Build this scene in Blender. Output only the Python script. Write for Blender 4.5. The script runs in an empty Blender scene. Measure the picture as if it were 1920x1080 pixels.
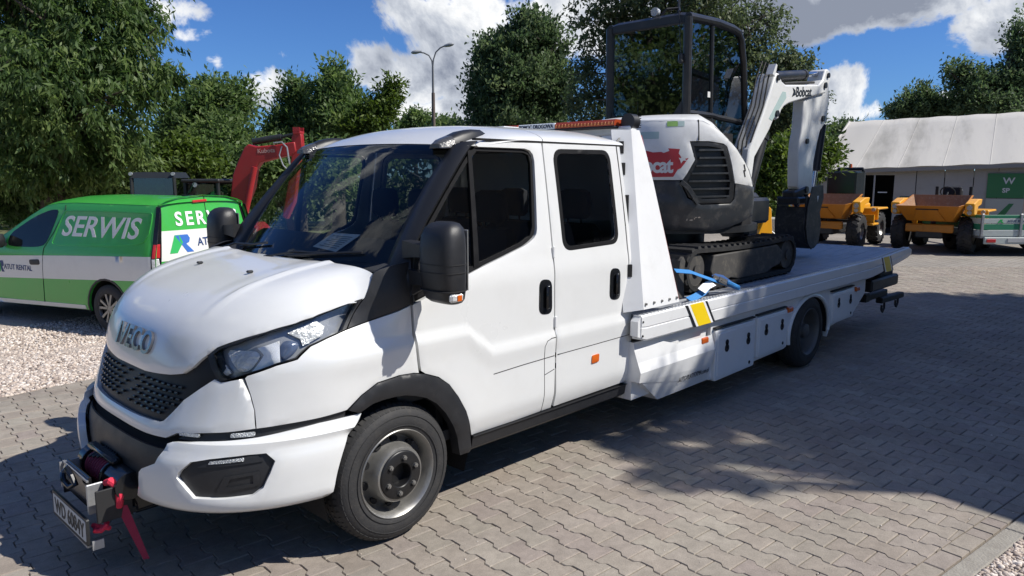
import bpy, math, random
import numpy as np
from mathutils import Vector, Matrix, noise as mnoise
from mathutils.geometry import delaunay_2d_cdt

scene = bpy.context.scene
COL = scene.collection
R = math.radians
random.seed(7)
rng = np.random.default_rng(7)

# ------------------------------------------------------------------ camera
cam_data = bpy.data.cameras.new('camera')
cam = bpy.data.objects.new('camera', cam_data)
COL.objects.link(cam)
scene.camera = cam
cam_data.sensor_width = 36.0
cam_data.lens = 36.0 * 1390.0 / 1920.0
cam_data.clip_start = 0.05
cam_data.clip_end = 2000.0
CAM = Vector((-2.216, -3.954, 1.9))
TH, PT = R(43.8406), R(8.5912)
fw = Vector((math.cos(TH) * math.cos(PT), math.sin(TH) * math.cos(PT), -math.sin(PT)))
cam.location = CAM
cam.rotation_euler = fw.to_track_quat('-Z', 'Y').to_euler()

# ------------------------------------------------------------------ sun
SUN_DIR = Vector((0.372, -0.575, 0.729)).normalized()      # towards the sun
sun_data = bpy.data.lights.new('sun', 'SUN')
sun_data.energy = 4.9
sun_data.angle = R(0.53)
sun_data.color = (1.0, 0.955, 0.88)
sun = bpy.data.objects.new('sun', sun_data)
COL.objects.link(sun)
sun.location = SUN_DIR * 60
sun.rotation_euler = SUN_DIR.to_track_quat('Z', 'Y').to_euler()

# ------------------------------------------------------------------ view
scene.view_settings.view_transform = 'Standard'
scene.view_settings.look = 'None'
scene.view_settings.gamma = 1.0
scene.view_settings.use_curve_mapping = False
scene.view_settings.exposure = 0.2
scene.render.engine = 'CYCLES'
try:
    scene.cycles.use_denoising = True
    scene.cycles.max_bounces = 8
    scene.cycles.transparent_max_bounces = 12
    scene.cycles.caustics_reflective = False
    scene.cycles.caustics_refractive = False
    scene.cycles.sample_clamp_indirect = 4.0
except Exception:
    pass

# ------------------------------------------------------------------ world: clear sky with fair-weather cumulus
world = bpy.data.worlds.new('World')
scene.world = world
world.use_nodes = True
try:
    world.cycles.sampling_method = 'MANUAL'
    world.cycles.sample_map_resolution = 256
except Exception:
    pass


def build_world():
    nt = world.node_tree
    nt.nodes.clear()
    N = nt.nodes.new
    L = nt.links.new

    def val(x):
        return x

    def m(op, a, b=None, c=None, clamp=False):
        n = N('ShaderNodeMath'); n.operation = op; n.use_clamp = clamp
        for i, x in enumerate((a, b, c)):
            if x is None:
                continue
            if isinstance(x, (int, float)):
                n.inputs[i].default_value = x
            else:
                L(x, n.inputs[i])
        return n.outputs[0]

    def smooth(x, a, b, lo=0.0, hi=1.0):
        n = N('ShaderNodeMapRange'); n.interpolation_type = 'SMOOTHSTEP'
        L(x, n.inputs[0])
        n.inputs[1].default_value = a; n.inputs[2].default_value = b
        n.inputs[3].default_value = lo; n.inputs[4].default_value = hi
        return n.outputs[0]
    out = N('ShaderNodeOutputWorld')
    bg = N('ShaderNodeBackground')
    bg.inputs[1].default_value = 0.052
    sky = N('ShaderNodeTexSky')
    sky.sky_type = 'NISHITA'
    sky.sun_disc = False
    sky.sun_elevation = math.asin(SUN_DIR.z)
    # Blender measures sun_rotation clockwise from +Y
    sky.sun_rotation = math.atan2(SUN_DIR.x, SUN_DIR.y)
    sky.altitude = 100
    sky.air_density = 1.0
    sky.dust_density = 0.15
    sky.ozone_density = 2.2
    tc = N('ShaderNodeTexCoord')
    sep = N('ShaderNodeSeparateXYZ')
    L(tc.outputs['Generated'], sep.inputs[0])
    X, Y, Z = sep.outputs
    az = m('ARCTAN2', Y, X)
    el = m('ARCSINE', m('MAXIMUM', m('MINIMUM', Z, 1.0), -1.0))
    # fractal edge noise in direction space
    no = N('ShaderNodeTexNoise'); no.noise_dimensions = '3D'
    L(tc.outputs['Generated'], no.inputs['Vector'])
    no.inputs['Scale'].default_value = 8.5
    no.inputs['Detail'].default_value = 7.0
    no.inputs['Roughness'].default_value = 0.60
    no.inputs['Lacunarity'].default_value = 2.2
    no.inputs['Distortion'].default_value = 0.25
    n1 = no.outputs['Fac']
    # broad cover away from the blobs below: scattered fair-weather clouds all round the sky
    nb = N('ShaderNodeTexNoise')
    mp = N('ShaderNodeMapping'); mp.inputs['Scale'].default_value = (1, 1, 2.2); mp.inputs['Location'].default_value = (3.1, 1.7, 0.4)
    L(tc.outputs['Generated'], mp.inputs[0]); L(mp.outputs[0], nb.inputs['Vector'])
    nb.inputs['Scale'].default_value = 2.3
    nb.inputs['Detail'].default_value = 2.0
    broad = smooth(nb.outputs['Fac'], 0.47, 0.74, 0.0, 0.75)
    cv = N('ShaderNodeCombineXYZ'); L(az, cv.inputs[0]); L(el, cv.inputs[1])

    def blob(a, e, sa, se, amp):
        v1 = N('ShaderNodeVectorMath'); v1.operation = 'MULTIPLY_ADD'; L(cv.outputs[0], v1.inputs[0])
        v1.inputs[1].default_value = (1 / sa, 1 / se, 0); v1.inputs[2].default_value = (-a / sa, -e / se, 0)
        v2 = N('ShaderNodeVectorMath'); v2.operation = 'DOT_PRODUCT'; L(v1.outputs[0], v2.inputs[0]); L(v1.outputs[0], v2.inputs[1])
        r_ = N('ShaderNodeMapRange'); L(v2.outputs['Value'], r_.inputs[0])
        r_.inputs[1].default_value = 0.0; r_.inputs[2].default_value = 2.4; r_.inputs[3].default_value = amp; r_.inputs[4].default_value = 0.0
        return r_.outputs[0]
    cover = None
    for (a, e, sa, se, amp, dk) in CLOUDS:
        g = blob(a, e, sa, se, amp)
        cover = g if cover is None else m('MAXIMUM', cover, g)
    dark = None
    for (a, e, sa, se, amp, dk) in CLOUDS:
        if dk > 0.55:
            g = blob(a, e - se * .35, sa * 1.1, se * .8, dk)
            dark = g if dark is None else m('MAXIMUM', dark, g)
    # the placed clouds rule inside the field of view, the broad field elsewhere
    inview = m('MULTIPLY', smooth(m('ABSOLUTE', m('SUBTRACT', az, TH)), 0.62, 0.95, 1.0, 0.0), smooth(el, 0.36, 0.62, 1.0, 0.0))
    broad = m('MULTIPLY', broad, m('SUBTRACT', 1.0, inview))
    cover = m('MAXIMUM', cover, broad)
    dens = m('ADD', cover, m('MULTIPLY', m('SUBTRACT', n1, 0.5), 2.5))
    mask = smooth(dens, 0.34, 0.60)
    mask = m('MULTIPLY', mask, smooth(el, -0.02, 0.03))
    # light and shade inside the clouds
    no2 = N('ShaderNodeTexNoise')
    mp2 = N('ShaderNodeMapping'); mp2.inputs['Location'].default_value = (0.02, -0.015, 0.045)
    L(tc.outputs['Generated'], mp2.inputs[0]); L(mp2.outputs[0], no2.inputs['Vector'])
    no2.inputs['Scale'].default_value = 6.5; no2.inputs['Detail'].default_value = 4.0; no2.inputs['Roughness'].default_value = 0.55
    relief = m('SUBTRACT', n1, no2.outputs['Fac'])
    sh = m('ADD', m('MULTIPLY', relief, -2.2), 0.66)
    sh = m('SUBTRACT', sh, m('MULTIPLY', smooth(dens, 0.55, 1.25), 0.22))
    sh = m('SUBTRACT', sh, m('MULTIPLY', dark, 0.40))
    ramp = N('ShaderNodeValToRGB')
    ramp.color_ramp.elements[0].position = 0.05; ramp.color_ramp.elements[0].color = (4.6, 5.2, 6.6, 1)
    ramp.color_ramp.elements[1].position = 0.85; ramp.color_ramp.elements[1].color = (17.0, 17.2, 17.4, 1)
    e = ramp.color_ramp.elements.new(0.45); e.color = (9.6, 10.3, 11.6, 1)
    L(sh, ramp.inputs[0])
    mix = N('ShaderNodeMix'); mix.data_type = 'RGBA'
    L(mask, mix.inputs['Factor'])
    # deepen the blue a little, as the phone did
    gam = N('ShaderNodeMix'); gam.data_type = 'RGBA'; gam.blend_type = 'MULTIPLY'; gam.inputs['Factor'].default_value = 1.0
    gam.inputs[7].default_value = (0.62, 1.06, 1.82, 1)
    L(sky.outputs[0], gam.inputs[6])
    L(gam.outputs[2], mix.inputs[6]); L(ramp.outputs[0], mix.inputs[7])
    L(mix.outputs[2], bg.inputs[0]); L(bg.outputs[0], out.inputs[0])


# azimuth, elevation, half widths (radians), amount, darkness of the base
CLOUDS = [
    (0.8067, 0.1727, 0.0831, 0.0539, 1.00, 0.90),
    (0.8750, 0.2037, 0.0547, 0.0311, 0.80, 0.35),
    (0.7306, 0.1825, 0.0756, 0.0566, 0.95, 0.85),
    (0.9443, 0.1347, 0.0407, 0.0323, 0.80, 0.30),
    (0.8970, 0.1225, 0.0518, 0.0328, 0.80, 0.50),
    (0.9839, 0.1497, 0.0300, 0.0191, 0.55, 0.20),
    (0.8347, 0.1366, 0.0486, 0.0359, 0.90, 0.60),
    (0.3002, 0.1978, 0.1324, 0.0281, 1.05, 1.00),
    (0.2000, 0.1710, 0.0522, 0.0298, 1.00, 0.60),
    (0.3733, 0.1927, 0.0629, 0.0205, 0.80, 0.70),
    (0.3474, 0.1039, 0.0260, 0.0336, 0.80, 0.25),
    (0.3198, 0.0781, 0.0337, 0.0184, 0.65, 0.20),
    (0.3661, 0.0735, 0.0410, 0.0251, 0.60, 0.20),
    (1.0793, 0.1112, 0.0287, 0.0254, 0.85, 0.15),
    (1.0586, 0.1488, 0.0179, 0.0113, 0.50, 0.10),
    (1.1499, 0.1647, 0.0331, 0.0150, 0.60, 0.20),
    (1.1334, 0.1389, 0.0171, 0.0147, 0.65, 0.15),
    (1.1743, 0.1942, 0.0413, 0.0203, 0.75, 0.30),
    (1.1081, 0.1569, 0.0155, 0.0153, 0.35, 0.10),
    (0.8458, 0.0795, 0.0420, 0.0203, 0.80, 0.20),
    (0.9013, 0.0810, 0.0312, 0.0168, 0.75, 0.20),
    (0.9183, 0.0889, 0.0414, 0.0267, 0.50, 0.20),
    (0.2912, 0.0710, 0.0220, 0.0152, 0.60, 0.10),
    (0.4017, 0.1709, 0.0357, 0.0151, 0.50, 0.30),
    (0.2437, 0.0869, 0.0157, 0.0118, 0.50, 0.10),
    (0.6007, 0.1801, 0.1309, 0.0438, 0.70, 0.50),

]
build_world()

# ------------------------------------------------------------------ materials
MATS = {}


def nodes_of(name):
    mt = bpy.data.materials.new(name)
    mt.use_nodes = True
    nt = mt.node_tree
    nt.nodes.clear()
    return mt, nt, nt.nodes.new, nt.links.new


def pm(name, col, rough=0.5, metal=0.0, coat=0.0, spec=0.5, var=0.06, vscale=3.0, bump=0.0, bscale=40.0,
       dirt=0.0, dirtcol=(0.12, 0.10, 0.08), rvar=0.08, emit=None, sub=None, coat_rough=0.04):
    """principled material whose colour, gloss and relief vary with object-space noise"""
    if name in MATS:
        return MATS[name]
    mt, nt, N, L = nodes_of(name)
    out = N('ShaderNodeOutputMaterial')
    b = N('ShaderNodeBsdfPrincipled')
    L(b.outputs[0], out.inputs[0])
    b.inputs['Metallic'].default_value = metal
    b.inputs['Specular IOR Level'].default_value = spec
    b.inputs['Coat Weight'].default_value = coat
    b.inputs['Coat Roughness'].default_value = coat_rough
    tc = N('ShaderNodeTexCoord')
    no = N('ShaderNodeTexNoise')
    L(tc.outputs['Object'], no.inputs['Vector'])
    no.inputs['Scale'].default_value = vscale
    no.inputs['Detail'].default_value = 6
    no.inputs['Roughness'].default_value = 0.6
    mx = N('ShaderNodeMix'); mx.data_type = 'RGBA'
    c = Vector(col[:3])
    mx.inputs[6].default_value = (*[max(0, x * (1 - var)) for x in c], 1)
    mx.inputs[7].default_value = (*[min(1, x * (1 + var)) for x in c], 1)
    L(no.outputs['Fac'], mx.inputs['Factor'])
    colout = mx.outputs[2]
    if dirt > 0:
        n2 = N('ShaderNodeTexNoise'); L(tc.outputs['Object'], n2.inputs['Vector'])
        n2.inputs['Scale'].default_value = vscale * 2.3; n2.inputs['Detail'].default_value = 9; n2.inputs['Roughness'].default_value = 0.68
        mr = N('ShaderNodeMapRange'); L(n2.outputs['Fac'], mr.inputs[0])
        mr.inputs[1].default_value = 0.5; mr.inputs[2].default_value = 0.72
        mr.inputs[3].default_value = 0; mr.inputs[4].default_value = dirt
        m2 = N('ShaderNodeMix'); m2.data_type = 'RGBA'
        L(mr.outputs[0], m2.inputs['Factor']); L(colout, m2.inputs[6]); m2.inputs[7].default_value = (*dirtcol, 1)
        colout = m2.outputs[2]
    L(colout, b.inputs['Base Color'])
    mr = N('ShaderNodeMapRange'); L(no.outputs['Fac'], mr.inputs[0])
    mr.inputs[1].default_value = 0.25; mr.inputs[2].default_value = 0.75
    mr.inputs[3].default_value = max(0.0, rough - rvar); mr.inputs[4].default_value = min(1.0, rough + rvar)
    L(mr.outputs[0], b.inputs['Roughness'])
    if bump > 0:
        n3 = N('ShaderNodeTexNoise'); L(tc.outputs['Object'], n3.inputs['Vector'])
        n3.inputs['Scale'].default_value = bscale; n3.inputs['Detail'].default_value = 5
        bp = N('ShaderNodeBump'); bp.inputs['Strength'].default_value = bump; bp.inputs['Distance'].default_value = 0.01
        L(n3.outputs['Fac'], bp.inputs['Height']); L(bp.outputs[0], b.inputs['Normal'])
    if emit:
        b.inputs['Emission Color'].default_value = (*emit[0], 1); b.inputs['Emission Strength'].default_value = emit[1]
    MATS[name] = mt
    return mt


def glass(name, tint, rough=0.02, refl=0.0, ior=1.5):
    """thin pane: tinted see-through plus mirror-like reflection that grows at grazing angles"""
    if name in MATS:
        return MATS[name]
    mt, nt, N, L = nodes_of(name)
    out = N('ShaderNodeOutputMaterial')
    tr = N('ShaderNodeBsdfTransparent'); tr.inputs[0].default_value = (*tint, 1)
    gl = N('ShaderNodeBsdfGlossy'); gl.inputs['Roughness'].default_value = rough
    tc = N('ShaderNodeTexCoord'); no = N('ShaderNodeTexNoise'); L(tc.outputs['Object'], no.inputs['Vector'])
    no.inputs['Scale'].default_value = 4.0; no.inputs['Detail'].default_value = 6
    mr = N('ShaderNodeMapRange'); L(no.outputs['Fac'], mr.inputs[0])
    mr.inputs[3].default_value = rough * 0.4; mr.inputs[4].default_value = rough * 1.8
    L(mr.outputs[0], gl.inputs['Roughness'])
    gl.inputs['Color'].default_value = (0.95, 0.97, 1, 1)
    fr = N('ShaderNodeFresnel'); fr.inputs[0].default_value = ior
    ad = N('ShaderNodeMath'); ad.operation = 'ADD'; ad.use_clamp = True; L(fr.outputs[0], ad.inputs[0]); ad.inputs[1].default_value = refl
    mx = N('ShaderNodeMixShader'); L(ad.outputs[0], mx.inputs[0]); L(tr.outputs[0], mx.inputs[1]); L(gl.outputs[0], mx.inputs[2])
    L(mx.outputs[0], out.inputs[0])
    MATS[name] = mt
    return mt


M = {}
M['white'] = pm('white_truck_paint', (0.70, 0.71, 0.705), 0.30, coat=0.7, var=0.03, vscale=1.6, dirt=0.10, dirtcol=(0.45, 0.43, 0.40), rvar=0.05)
M['bedwhite'] = pm('white_bed_paint', (0.72, 0.73, 0.735), 0.4, coat=0.25, var=0.05, vscale=2.5, dirt=0.18, dirtcol=(0.40, 0.39, 0.37))
M['alu'] = pm('aluminium_sheet', (0.62, 0.64, 0.66), 0.42, metal=0.75, var=0.10, vscale=5, dirt=0.25, dirtcol=(0.25, 0.25, 0.25))
M['deck'] = pm('aluminium_deck', (0.36, 0.38, 0.41), 0.55, metal=0.3, var=0.15, vscale=2.0, dirt=0.45, dirtcol=(0.16, 0.15, 0.14), bump=0.3, bscale=60)
M['chrome'] = pm('chrome', (0.50, 0.50, 0.50), 0.2, metal=0.55, var=0.05)
M['steel'] = pm('silver_steel', (0.30, 0.295, 0.28), 0.40, metal=0.7, var=0.12, vscale=14, dirt=0.25, dirtcol=(0.12, 0.11, 0.10))
M['black'] = pm('black_plastic', (0.015, 0.016, 0.019), 0.48, var=0.2, vscale=8, bump=0.10, bscale=300, dirt=0.12, dirtcol=(0.08, 0.075, 0.07))
M['gloss'] = pm('gloss_black', (0.010, 0.011, 0.013), 0.16, var=0.1)
M['grille'] = pm('grille_black', (0.010, 0.011, 0.015), 0.45, spec=0.3, var=0.1)
M['dirtyrim'] = pm('dusty_rear_rim', (0.11, 0.11, 0.108), 0.55, metal=0.4, var=0.2, dirt=0.4, dirtcol=(0.06, 0.055, 0.05))
M['pillar'] = pm('dark_pillar_trim', (0.017, 0.018, 0.021), 0.40, var=0.15, spec=0.35, bump=0.03, bscale=300)
M['rubber'] = pm('tyre_rubber', (0.026, 0.026, 0.027), 0.72, var=0.25, vscale=9, dirt=0.35, dirtcol=(0.075, 0.068, 0.06), bump=0.2, bscale=90)
M['seal'] = pm('rubber_seal', (0.007, 0.007, 0.008), 0.6, spec=0.2)
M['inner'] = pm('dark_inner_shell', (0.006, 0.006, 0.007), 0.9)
M['interior'] = pm('dark_cab_trim', (0.03, 0.032, 0.036), 0.75, bump=0.2, bscale=120)
M['seatfab'] = pm('seat_fabric', (0.018, 0.019, 0.024), 0.9, bump=0.3, bscale=160)
M['glass'] = glass('clear_tint_glass', (0.82, 0.87, 0.85), 0.02, 0.0)
M['sideglass'] = glass('side_tint_glass', (0.74, 0.79, 0.79), 0.015, 0.03)
M['privacy'] = pm('privacy_glass', (0.011, 0.014, 0.020), 0.05, spec=0.6, var=0.1, rvar=0.02)
M['lens'] = glass('clear_lens', (0.97, 0.98, 0.98), 0.02, 0.0, 1.22)
M['amber'] = pm('amber_lens', (0.62, 0.12, 0.012), 0.18, coat=0.5, var=0.15, vscale=60)
M['redlens'] = pm('red_lens', (0.50, 0.025, 0.03), 0.18, coat=0.5, var=0.15, vscale=40)
M['ledlens'] = pm('led_lens', (0.42, 0.44, 0.45), 0.25, metal=0.35, var=0.6, vscale=120, bump=0.8, bscale=160)
M['yellow'] = pm('yellow_reflective', (0.85, 0.60, 0.01), 0.4, var=0.05)
M['blackfilm'] = pm('black_film', (0.015, 0.016, 0.018), 0.4)
M['whitefilm'] = pm('white_film', (0.82, 0.83, 0.83), 0.45)
M['chassis'] = pm('black_chassis', (0.018, 0.018, 0.019), 0.65, dirt=0.3, dirtcol=(0.07, 0.06, 0.05))
M['red'] = pm('red_sling', (0.70, 0.03, 0.07), 0.7, bump=0.4, bscale=200)
M['paper'] = pm('paper_sheet', (0.88, 0.89, 0.88), 0.8)
M['galv'] = pm('galvanised_steel', (0.42, 0.43, 0.44), 0.45, metal=0.6, var=0.15, vscale=18, dirt=0.2)
M['plate'] = pm('plate_white', (0.56, 0.57, 0.57), 0.4, dirt=0.15)


# ------------------------------------------------------------------ mesh helpers
class MB:
    def __init__(s):
        s.v = []; s.f = []; s.mi = []; s.cur = 0

    def add(s, v, f):
        o = len(s.v)
        s.v.extend([tuple(map(float, p)) for p in v])
        for q in f:
            s.f.append(tuple(int(i) + o for i in q)); s.mi.append(s.cur)
        return s

    def box(s, c, d, rot=None, ch=0.0):
        x, y, z = [k / 2 for k in d]
        if ch <= 0:
            P = [(-x, -y, -z), (x, -y, -z), (x, y, -z), (-x, y, -z), (-x, -y, z), (x, -y, z), (x, y, z), (-x, y, z)]
            F = [(0, 3, 2, 1), (4, 5, 6, 7), (0, 1, 5, 4), (1, 2, 6, 5), (2, 3, 7, 6), (3, 0, 4, 7)]
        else:
            ch = min(ch, x * .9, y * .9, z * .9)
            P = []
            for sz in (-1, 1):
                for k in ((x, y - 0), ):
                    pass
            # chamfered box from three offset shells
            P = []; idx = {}
            for sx in (-1, 1):
                for sy in (-1, 1):
                    for sz in (-1, 1):
                        for a in range(3):
                            q = [sx * (x - ch), sy * (y - ch), sz * (z - ch)]
                            q[a] = (sx, sy, sz)[a] * (x, y, z)[a]
                            idx[(sx, sy, sz, a)] = len(P); P.append(tuple(q))
            F = []
            for a in range(3):
                b, c2 = (a + 1) % 3, (a + 2) % 3
                for sg in (-1, 1):
                    def key(sb, sc):
                        t = [0, 0, 0]; t[a] = sg; t[b] = sb; t[c2] = sc
                        return idx[(t[0], t[1], t[2], a)]
                    q = [key(-1, -1), key(1, -1), key(1, 1), key(-1, 1)]
                    F.append(tuple(q if sg > 0 else q[::-1]))
            for a in range(3):          # edges along a
                b, c2 = (a + 1) % 3, (a + 2) % 3
                for sb in (-1, 1):
                    for sc in (-1, 1):
                        def key(sa, face):
                            t = [0, 0, 0]; t[a] = sa; t[b] = sb; t[c2] = sc
                            return idx[(t[0], t[1], t[2], face)]
                        q = [key(-1, b), key(1, b), key(1, c2), key(-1, c2)]
                        F.append(tuple(q if sb * sc > 0 else q[::-1]))
            for sx in (-1, 1):
                for sy in (-1, 1):
                    for sz in (-1, 1):
                        q = [idx[(sx, sy, sz, a)] for a in range(3)]
                        F.append(tuple(q if sx * sy * sz > 0 else q[::-1]))
        if rot is not None:
            mtx = rot if isinstance(rot, Matrix) else Matrix.Rotation(rot[1], 3, rot[0])
            P = [mtx @ Vector(p) for p in P]
        return s.add([(p[0] + c[0], p[1] + c[1], p[2] + c[2]) for p in P], F)

    def hexa(s, P):
        """8 corners: bottom loop 0-3, top loop 4-7"""
        return s.add(P, [(0, 3, 2, 1), (4, 5, 6, 7), (0, 1, 5, 4), (1, 2, 6, 5), (2, 3, 7, 6), (3, 0, 4, 7)])

    def ring(s, p, d, r, n, ph=0.0):
        d = Vector(d).normalized()
        a = Vector((0, 0, 1)) if abs(d.z) < 0.9 else Vector((1, 0, 0))
        u = d.cross(a).normalized(); w = d.cross(u)
        return [Vector(p) + (u * math.cos(t) + w * math.sin(t)) * r for t in [ph + 2 * math.pi * k / n for k in range(n)]]

    def cyl(s, p0, p1, r0, r1=None, n=16, cap=True):
        r1 = r0 if r1 is None else r1
        d = Vector(p1) - Vector(p0)
        P = s.ring(p0, d, r0, n) + s.ring(p1, d, r1, n)
        F = [(k, k + n, (k + 1) % n + n, (k + 1) % n) for k in range(n)]
        if cap:
            F += [tuple(range(n)), tuple(range(2 * n - 1, n - 1, -1))]
        return s.add(P, F)

    def tube(s, pts, r, n=8, cap=True, closed=False):
        pts = [Vector(p) for p in pts]
        m = len(pts)
        rr = r if isinstance(r, (list, tuple)) else [r] * m
        P = []; u = None
        for i, p in enumerate(pts):
            if closed:
                d = pts[(i + 1) % m] - pts[i - 1]
            else:
                d = pts[min(i + 1, m - 1)] - pts[max(i - 1, 0)]
            d.normalize()
            if u is None:
                a = Vector((0, 0, 1)) if abs(d.z) < 0.9 else Vector((1, 0, 0))
                u = d.cross(a).normalized()
            else:
                u = (u - d * u.dot(d)).normalized()
            w = d.cross(u)
            P += [p + (u * math.cos(2 * math.pi * k / n) + w * math.sin(2 * math.pi * k / n)) * rr[i] for k in range(n)]
        F = []
        rngm = m if closed else m - 1
        for i in range(rngm):
            j = (i + 1) % m
            for k in range(n):
                F.append((i * n + k, i * n + (k + 1) % n, j * n + (k + 1) % n, j * n + k))
        if cap and not closed:
            F += [tuple(range(n - 1, -1, -1)), tuple(range((m - 1) * n, m * n))]
        return s.add(P, F)

    def prism(s, poly, f, t0, t1):
        """polygon (2-D) carried by f(a,b,t) from t0 to t1"""
        n = len(poly)
        P = [f(a, b, t0) for a, b in poly] + [f(a, b, t1) for a, b in poly]
        F = [tuple(range(n - 1, -1, -1)), tuple(range(n, 2 * n))] + [(k, (k + 1) % n, (k + 1) % n + n, k + n) for k in range(n)]
        return s.add(P, F)

    def lathe(s, prof, f, n=32, closed=False):
        """profile of (axial, radius); f(axial, radius, angle) -> point"""
        m = len(prof)
        P = [f(a, r, 2 * math.pi * k / n) for a, r in prof for k in range(n)]
        F = []
        for i in range(m if closed else m - 1):
            j = (i + 1) % m
            for k in range(n):
                F.append((i * n + k, i * n + (k + 1) % n, j * n + (k + 1) % n, j * n + k))
        return s.add(P, F)

    def grid(s, P):
        """P[i][j] points"""
        a, b = len(P), len(P[0])
        F = [(i * b + j, i * b + j + 1, (i + 1) * b + j + 1, (i + 1) * b + j) for i in range(a - 1) for j in range(b - 1)]
        return s.add([p for r in P for p in r], F)

    def loft(s, rings, cap=True, closed=True):
        n = len(rings[0]); m = len(rings)
        F = []
        for i in range(m - 1):
            for k in range(n if closed else n - 1):
                F.append((i * n + k, i * n + (k + 1) % n, (i + 1) * n + (k + 1) % n, (i + 1) * n + k))
        if cap and closed:
            F += [tuple(range(n - 1, -1, -1)), tuple(range((m - 1) * n, m * n))]
        return s.add([p for r in rings for p in r], F)

    def mirrored(s, ax=1):
        o = MB()
        o.v = [tuple(-c if i == ax else c for i, c in enumerate(p)) for p in s.v]
        o.f = [q[::-1] for q in s.f]; o.mi = list(s.mi)
        return o

    def join(s, o):
        return s.add(o.v, o.f)


def empty(name, loc=(0, 0, 0), rz=0.0, parent=None):
    o = bpy.data.objects.new(name, None)
    COL.objects.link(o)
    o.location = loc
    o.rotation_euler = (0, 0, rz)
    if parent:
        o.parent = parent
    return o


def tag(o, label, cat=None, group=None, kind=None):
    if label:
        o['label'] = label
    if cat:
        o['category'] = cat
    if group:
        o['group'] = group
    if kind:
        o['kind'] = kind
    return o


def obj(name, mb, mat, parent=None, smooth=35, bevel=0.0, seg=2, recalc=True):
    me = bpy.data.meshes.new(name)
    me.from_pydata(mb.v, [], mb.f)
    mats = mat if isinstance(mat, (list, tuple)) else [mat]
    for m_ in mats:
        me.materials.append(m_)
    if len(mats) > 1:
        me.polygons.foreach_set('material_index', mb.mi)
    if recalc:
        import bmesh
        bm = bmesh.new(); bm.from_mesh(me)
        bmesh.ops.recalc_face_normals(bm, faces=bm.faces)
        bm.to_mesh(me); bm.free()
    if smooth:
        me.shade_smooth()
        me.set_sharp_from_angle(angle=R(smooth))
    me.update()
    o = bpy.data.objects.new(name, me)
    COL.objects.link(o)
    if parent:
        o.parent = parent
    if bevel > 0:
        b = o.modifiers.new('bevel', 'BEVEL'); b.width = bevel; b.segments = seg; b.limit_method = 'ANGLE'; b.angle_limit = R(40)
        b.harden_normals = False
    return o


def copy_tree(o, parent=None):
    c = o.copy(); COL.objects.link(c); c.parent = parent
    for ch in list(o.children):
        copy_tree(ch, c)
    return c


def text_mb(txt, size=1.0, extrude=0.01, shear=0.0, bold=0.0, spacing=1.0, align='CENTER'):
    cu = bpy.data.curves.new('lettering', 'FONT')
    cu.body = txt; cu.size = size; cu.extrude = extrude; cu.shear = shear; cu.offset = bold; cu.space_character = spacing
    cu.align_x = align; cu.align_y = 'CENTER'; cu.resolution_u = 4
    o = bpy.data.objects.new('lettering', cu); COL.objects.link(o)
    dg = bpy.context.evaluated_depsgraph_get()
    me = bpy.data.meshes.new_from_object(o.evaluated_get(dg))
    mb = MB().add([v.co[:] for v in me.vertices], [tuple(p.vertices) for p in me.polygons])
    bpy.data.objects.remove(o); bpy.data.curves.remove(cu); bpy.data.meshes.remove(me)
    return mb


def warp(mb, f):
    mb.v = [tuple(f(*p)) for p in mb.v]
    return mb


def pip(px, py, poly):
    """points in polygon, vectorised"""
    inside = np.zeros(len(px), bool)
    n = len(poly)
    for i in range(n):
        x1, y1 = poly[i]; x2, y2 = poly[(i + 1) % n]
        c = ((y1 > py) != (y2 > py)) & (px < (x2 - x1) * (py - y1) / (y2 - y1 + 1e-12) + x1)
        inside ^= c
    return inside


def densify(poly, step, closed=True):
    out = []
    n = len(poly)
    for i in range(n if closed else n - 1):
        a = np.array(poly[i], float); b = np.array(poly[(i + 1) % n], float)
        k = max(1, int(math.ceil(np.linalg.norm(b - a) / step)))
        for j in range(k):
            out.append(tuple(a + (b - a) * j / k))
    if not closed:
        out.append(tuple(poly[-1]))
    return out


def smoothpoly(poly, it=2, closed=True):
    """corner cutting"""
    for _ in range(it):
        q = []
        n = len(poly)
        for i in range(n if closed else n - 1):
            a = np.array(poly[i], float); b = np.array(poly[(i + 1) % n], float)
            q += [tuple(.75 * a + .25 * b), tuple(.25 * a + .75 * b)]
        if not closed:
            q = [tuple(poly[0])] + q + [tuple(poly[-1])]
        poly = q
    return poly


def round_corners(poly, r, k=4):
    out = []
    n = len(poly)
    for i in range(n):
        p = np.array(poly[i], float); a = np.array(poly[i - 1], float); b = np.array(poly[(i + 1) % n], float)
        da, db = a - p, b - p
        la, lb = np.linalg.norm(da), np.linalg.norm(db)
        rr = min(r, la * .45, lb * .45)
        s0, s1 = p + da / la * rr, p + db / lb * rr
        for j in range(k + 1):
            t = j / k
            out.append(tuple((1 - t) ** 2 * s0 + 2 * t * (1 - t) * p + t * t * s1))
    return out


def surf_normals(S, a, b, ref, ea=1e-3, eb=1e-3):
    du = S(a + ea, b) - S(a - ea, b); dv = S(a, b + eb) - S(a, b - eb)
    n = np.cross(du, dv)
    n /= np.linalg.norm(n, axis=-1, keepdims=True) + 1e-12
    sg = np.sign(((S(a, b) - np.array(ref)) * n).sum(-1, keepdims=True))
    return n * np.where(sg == 0, 1, sg)


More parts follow.
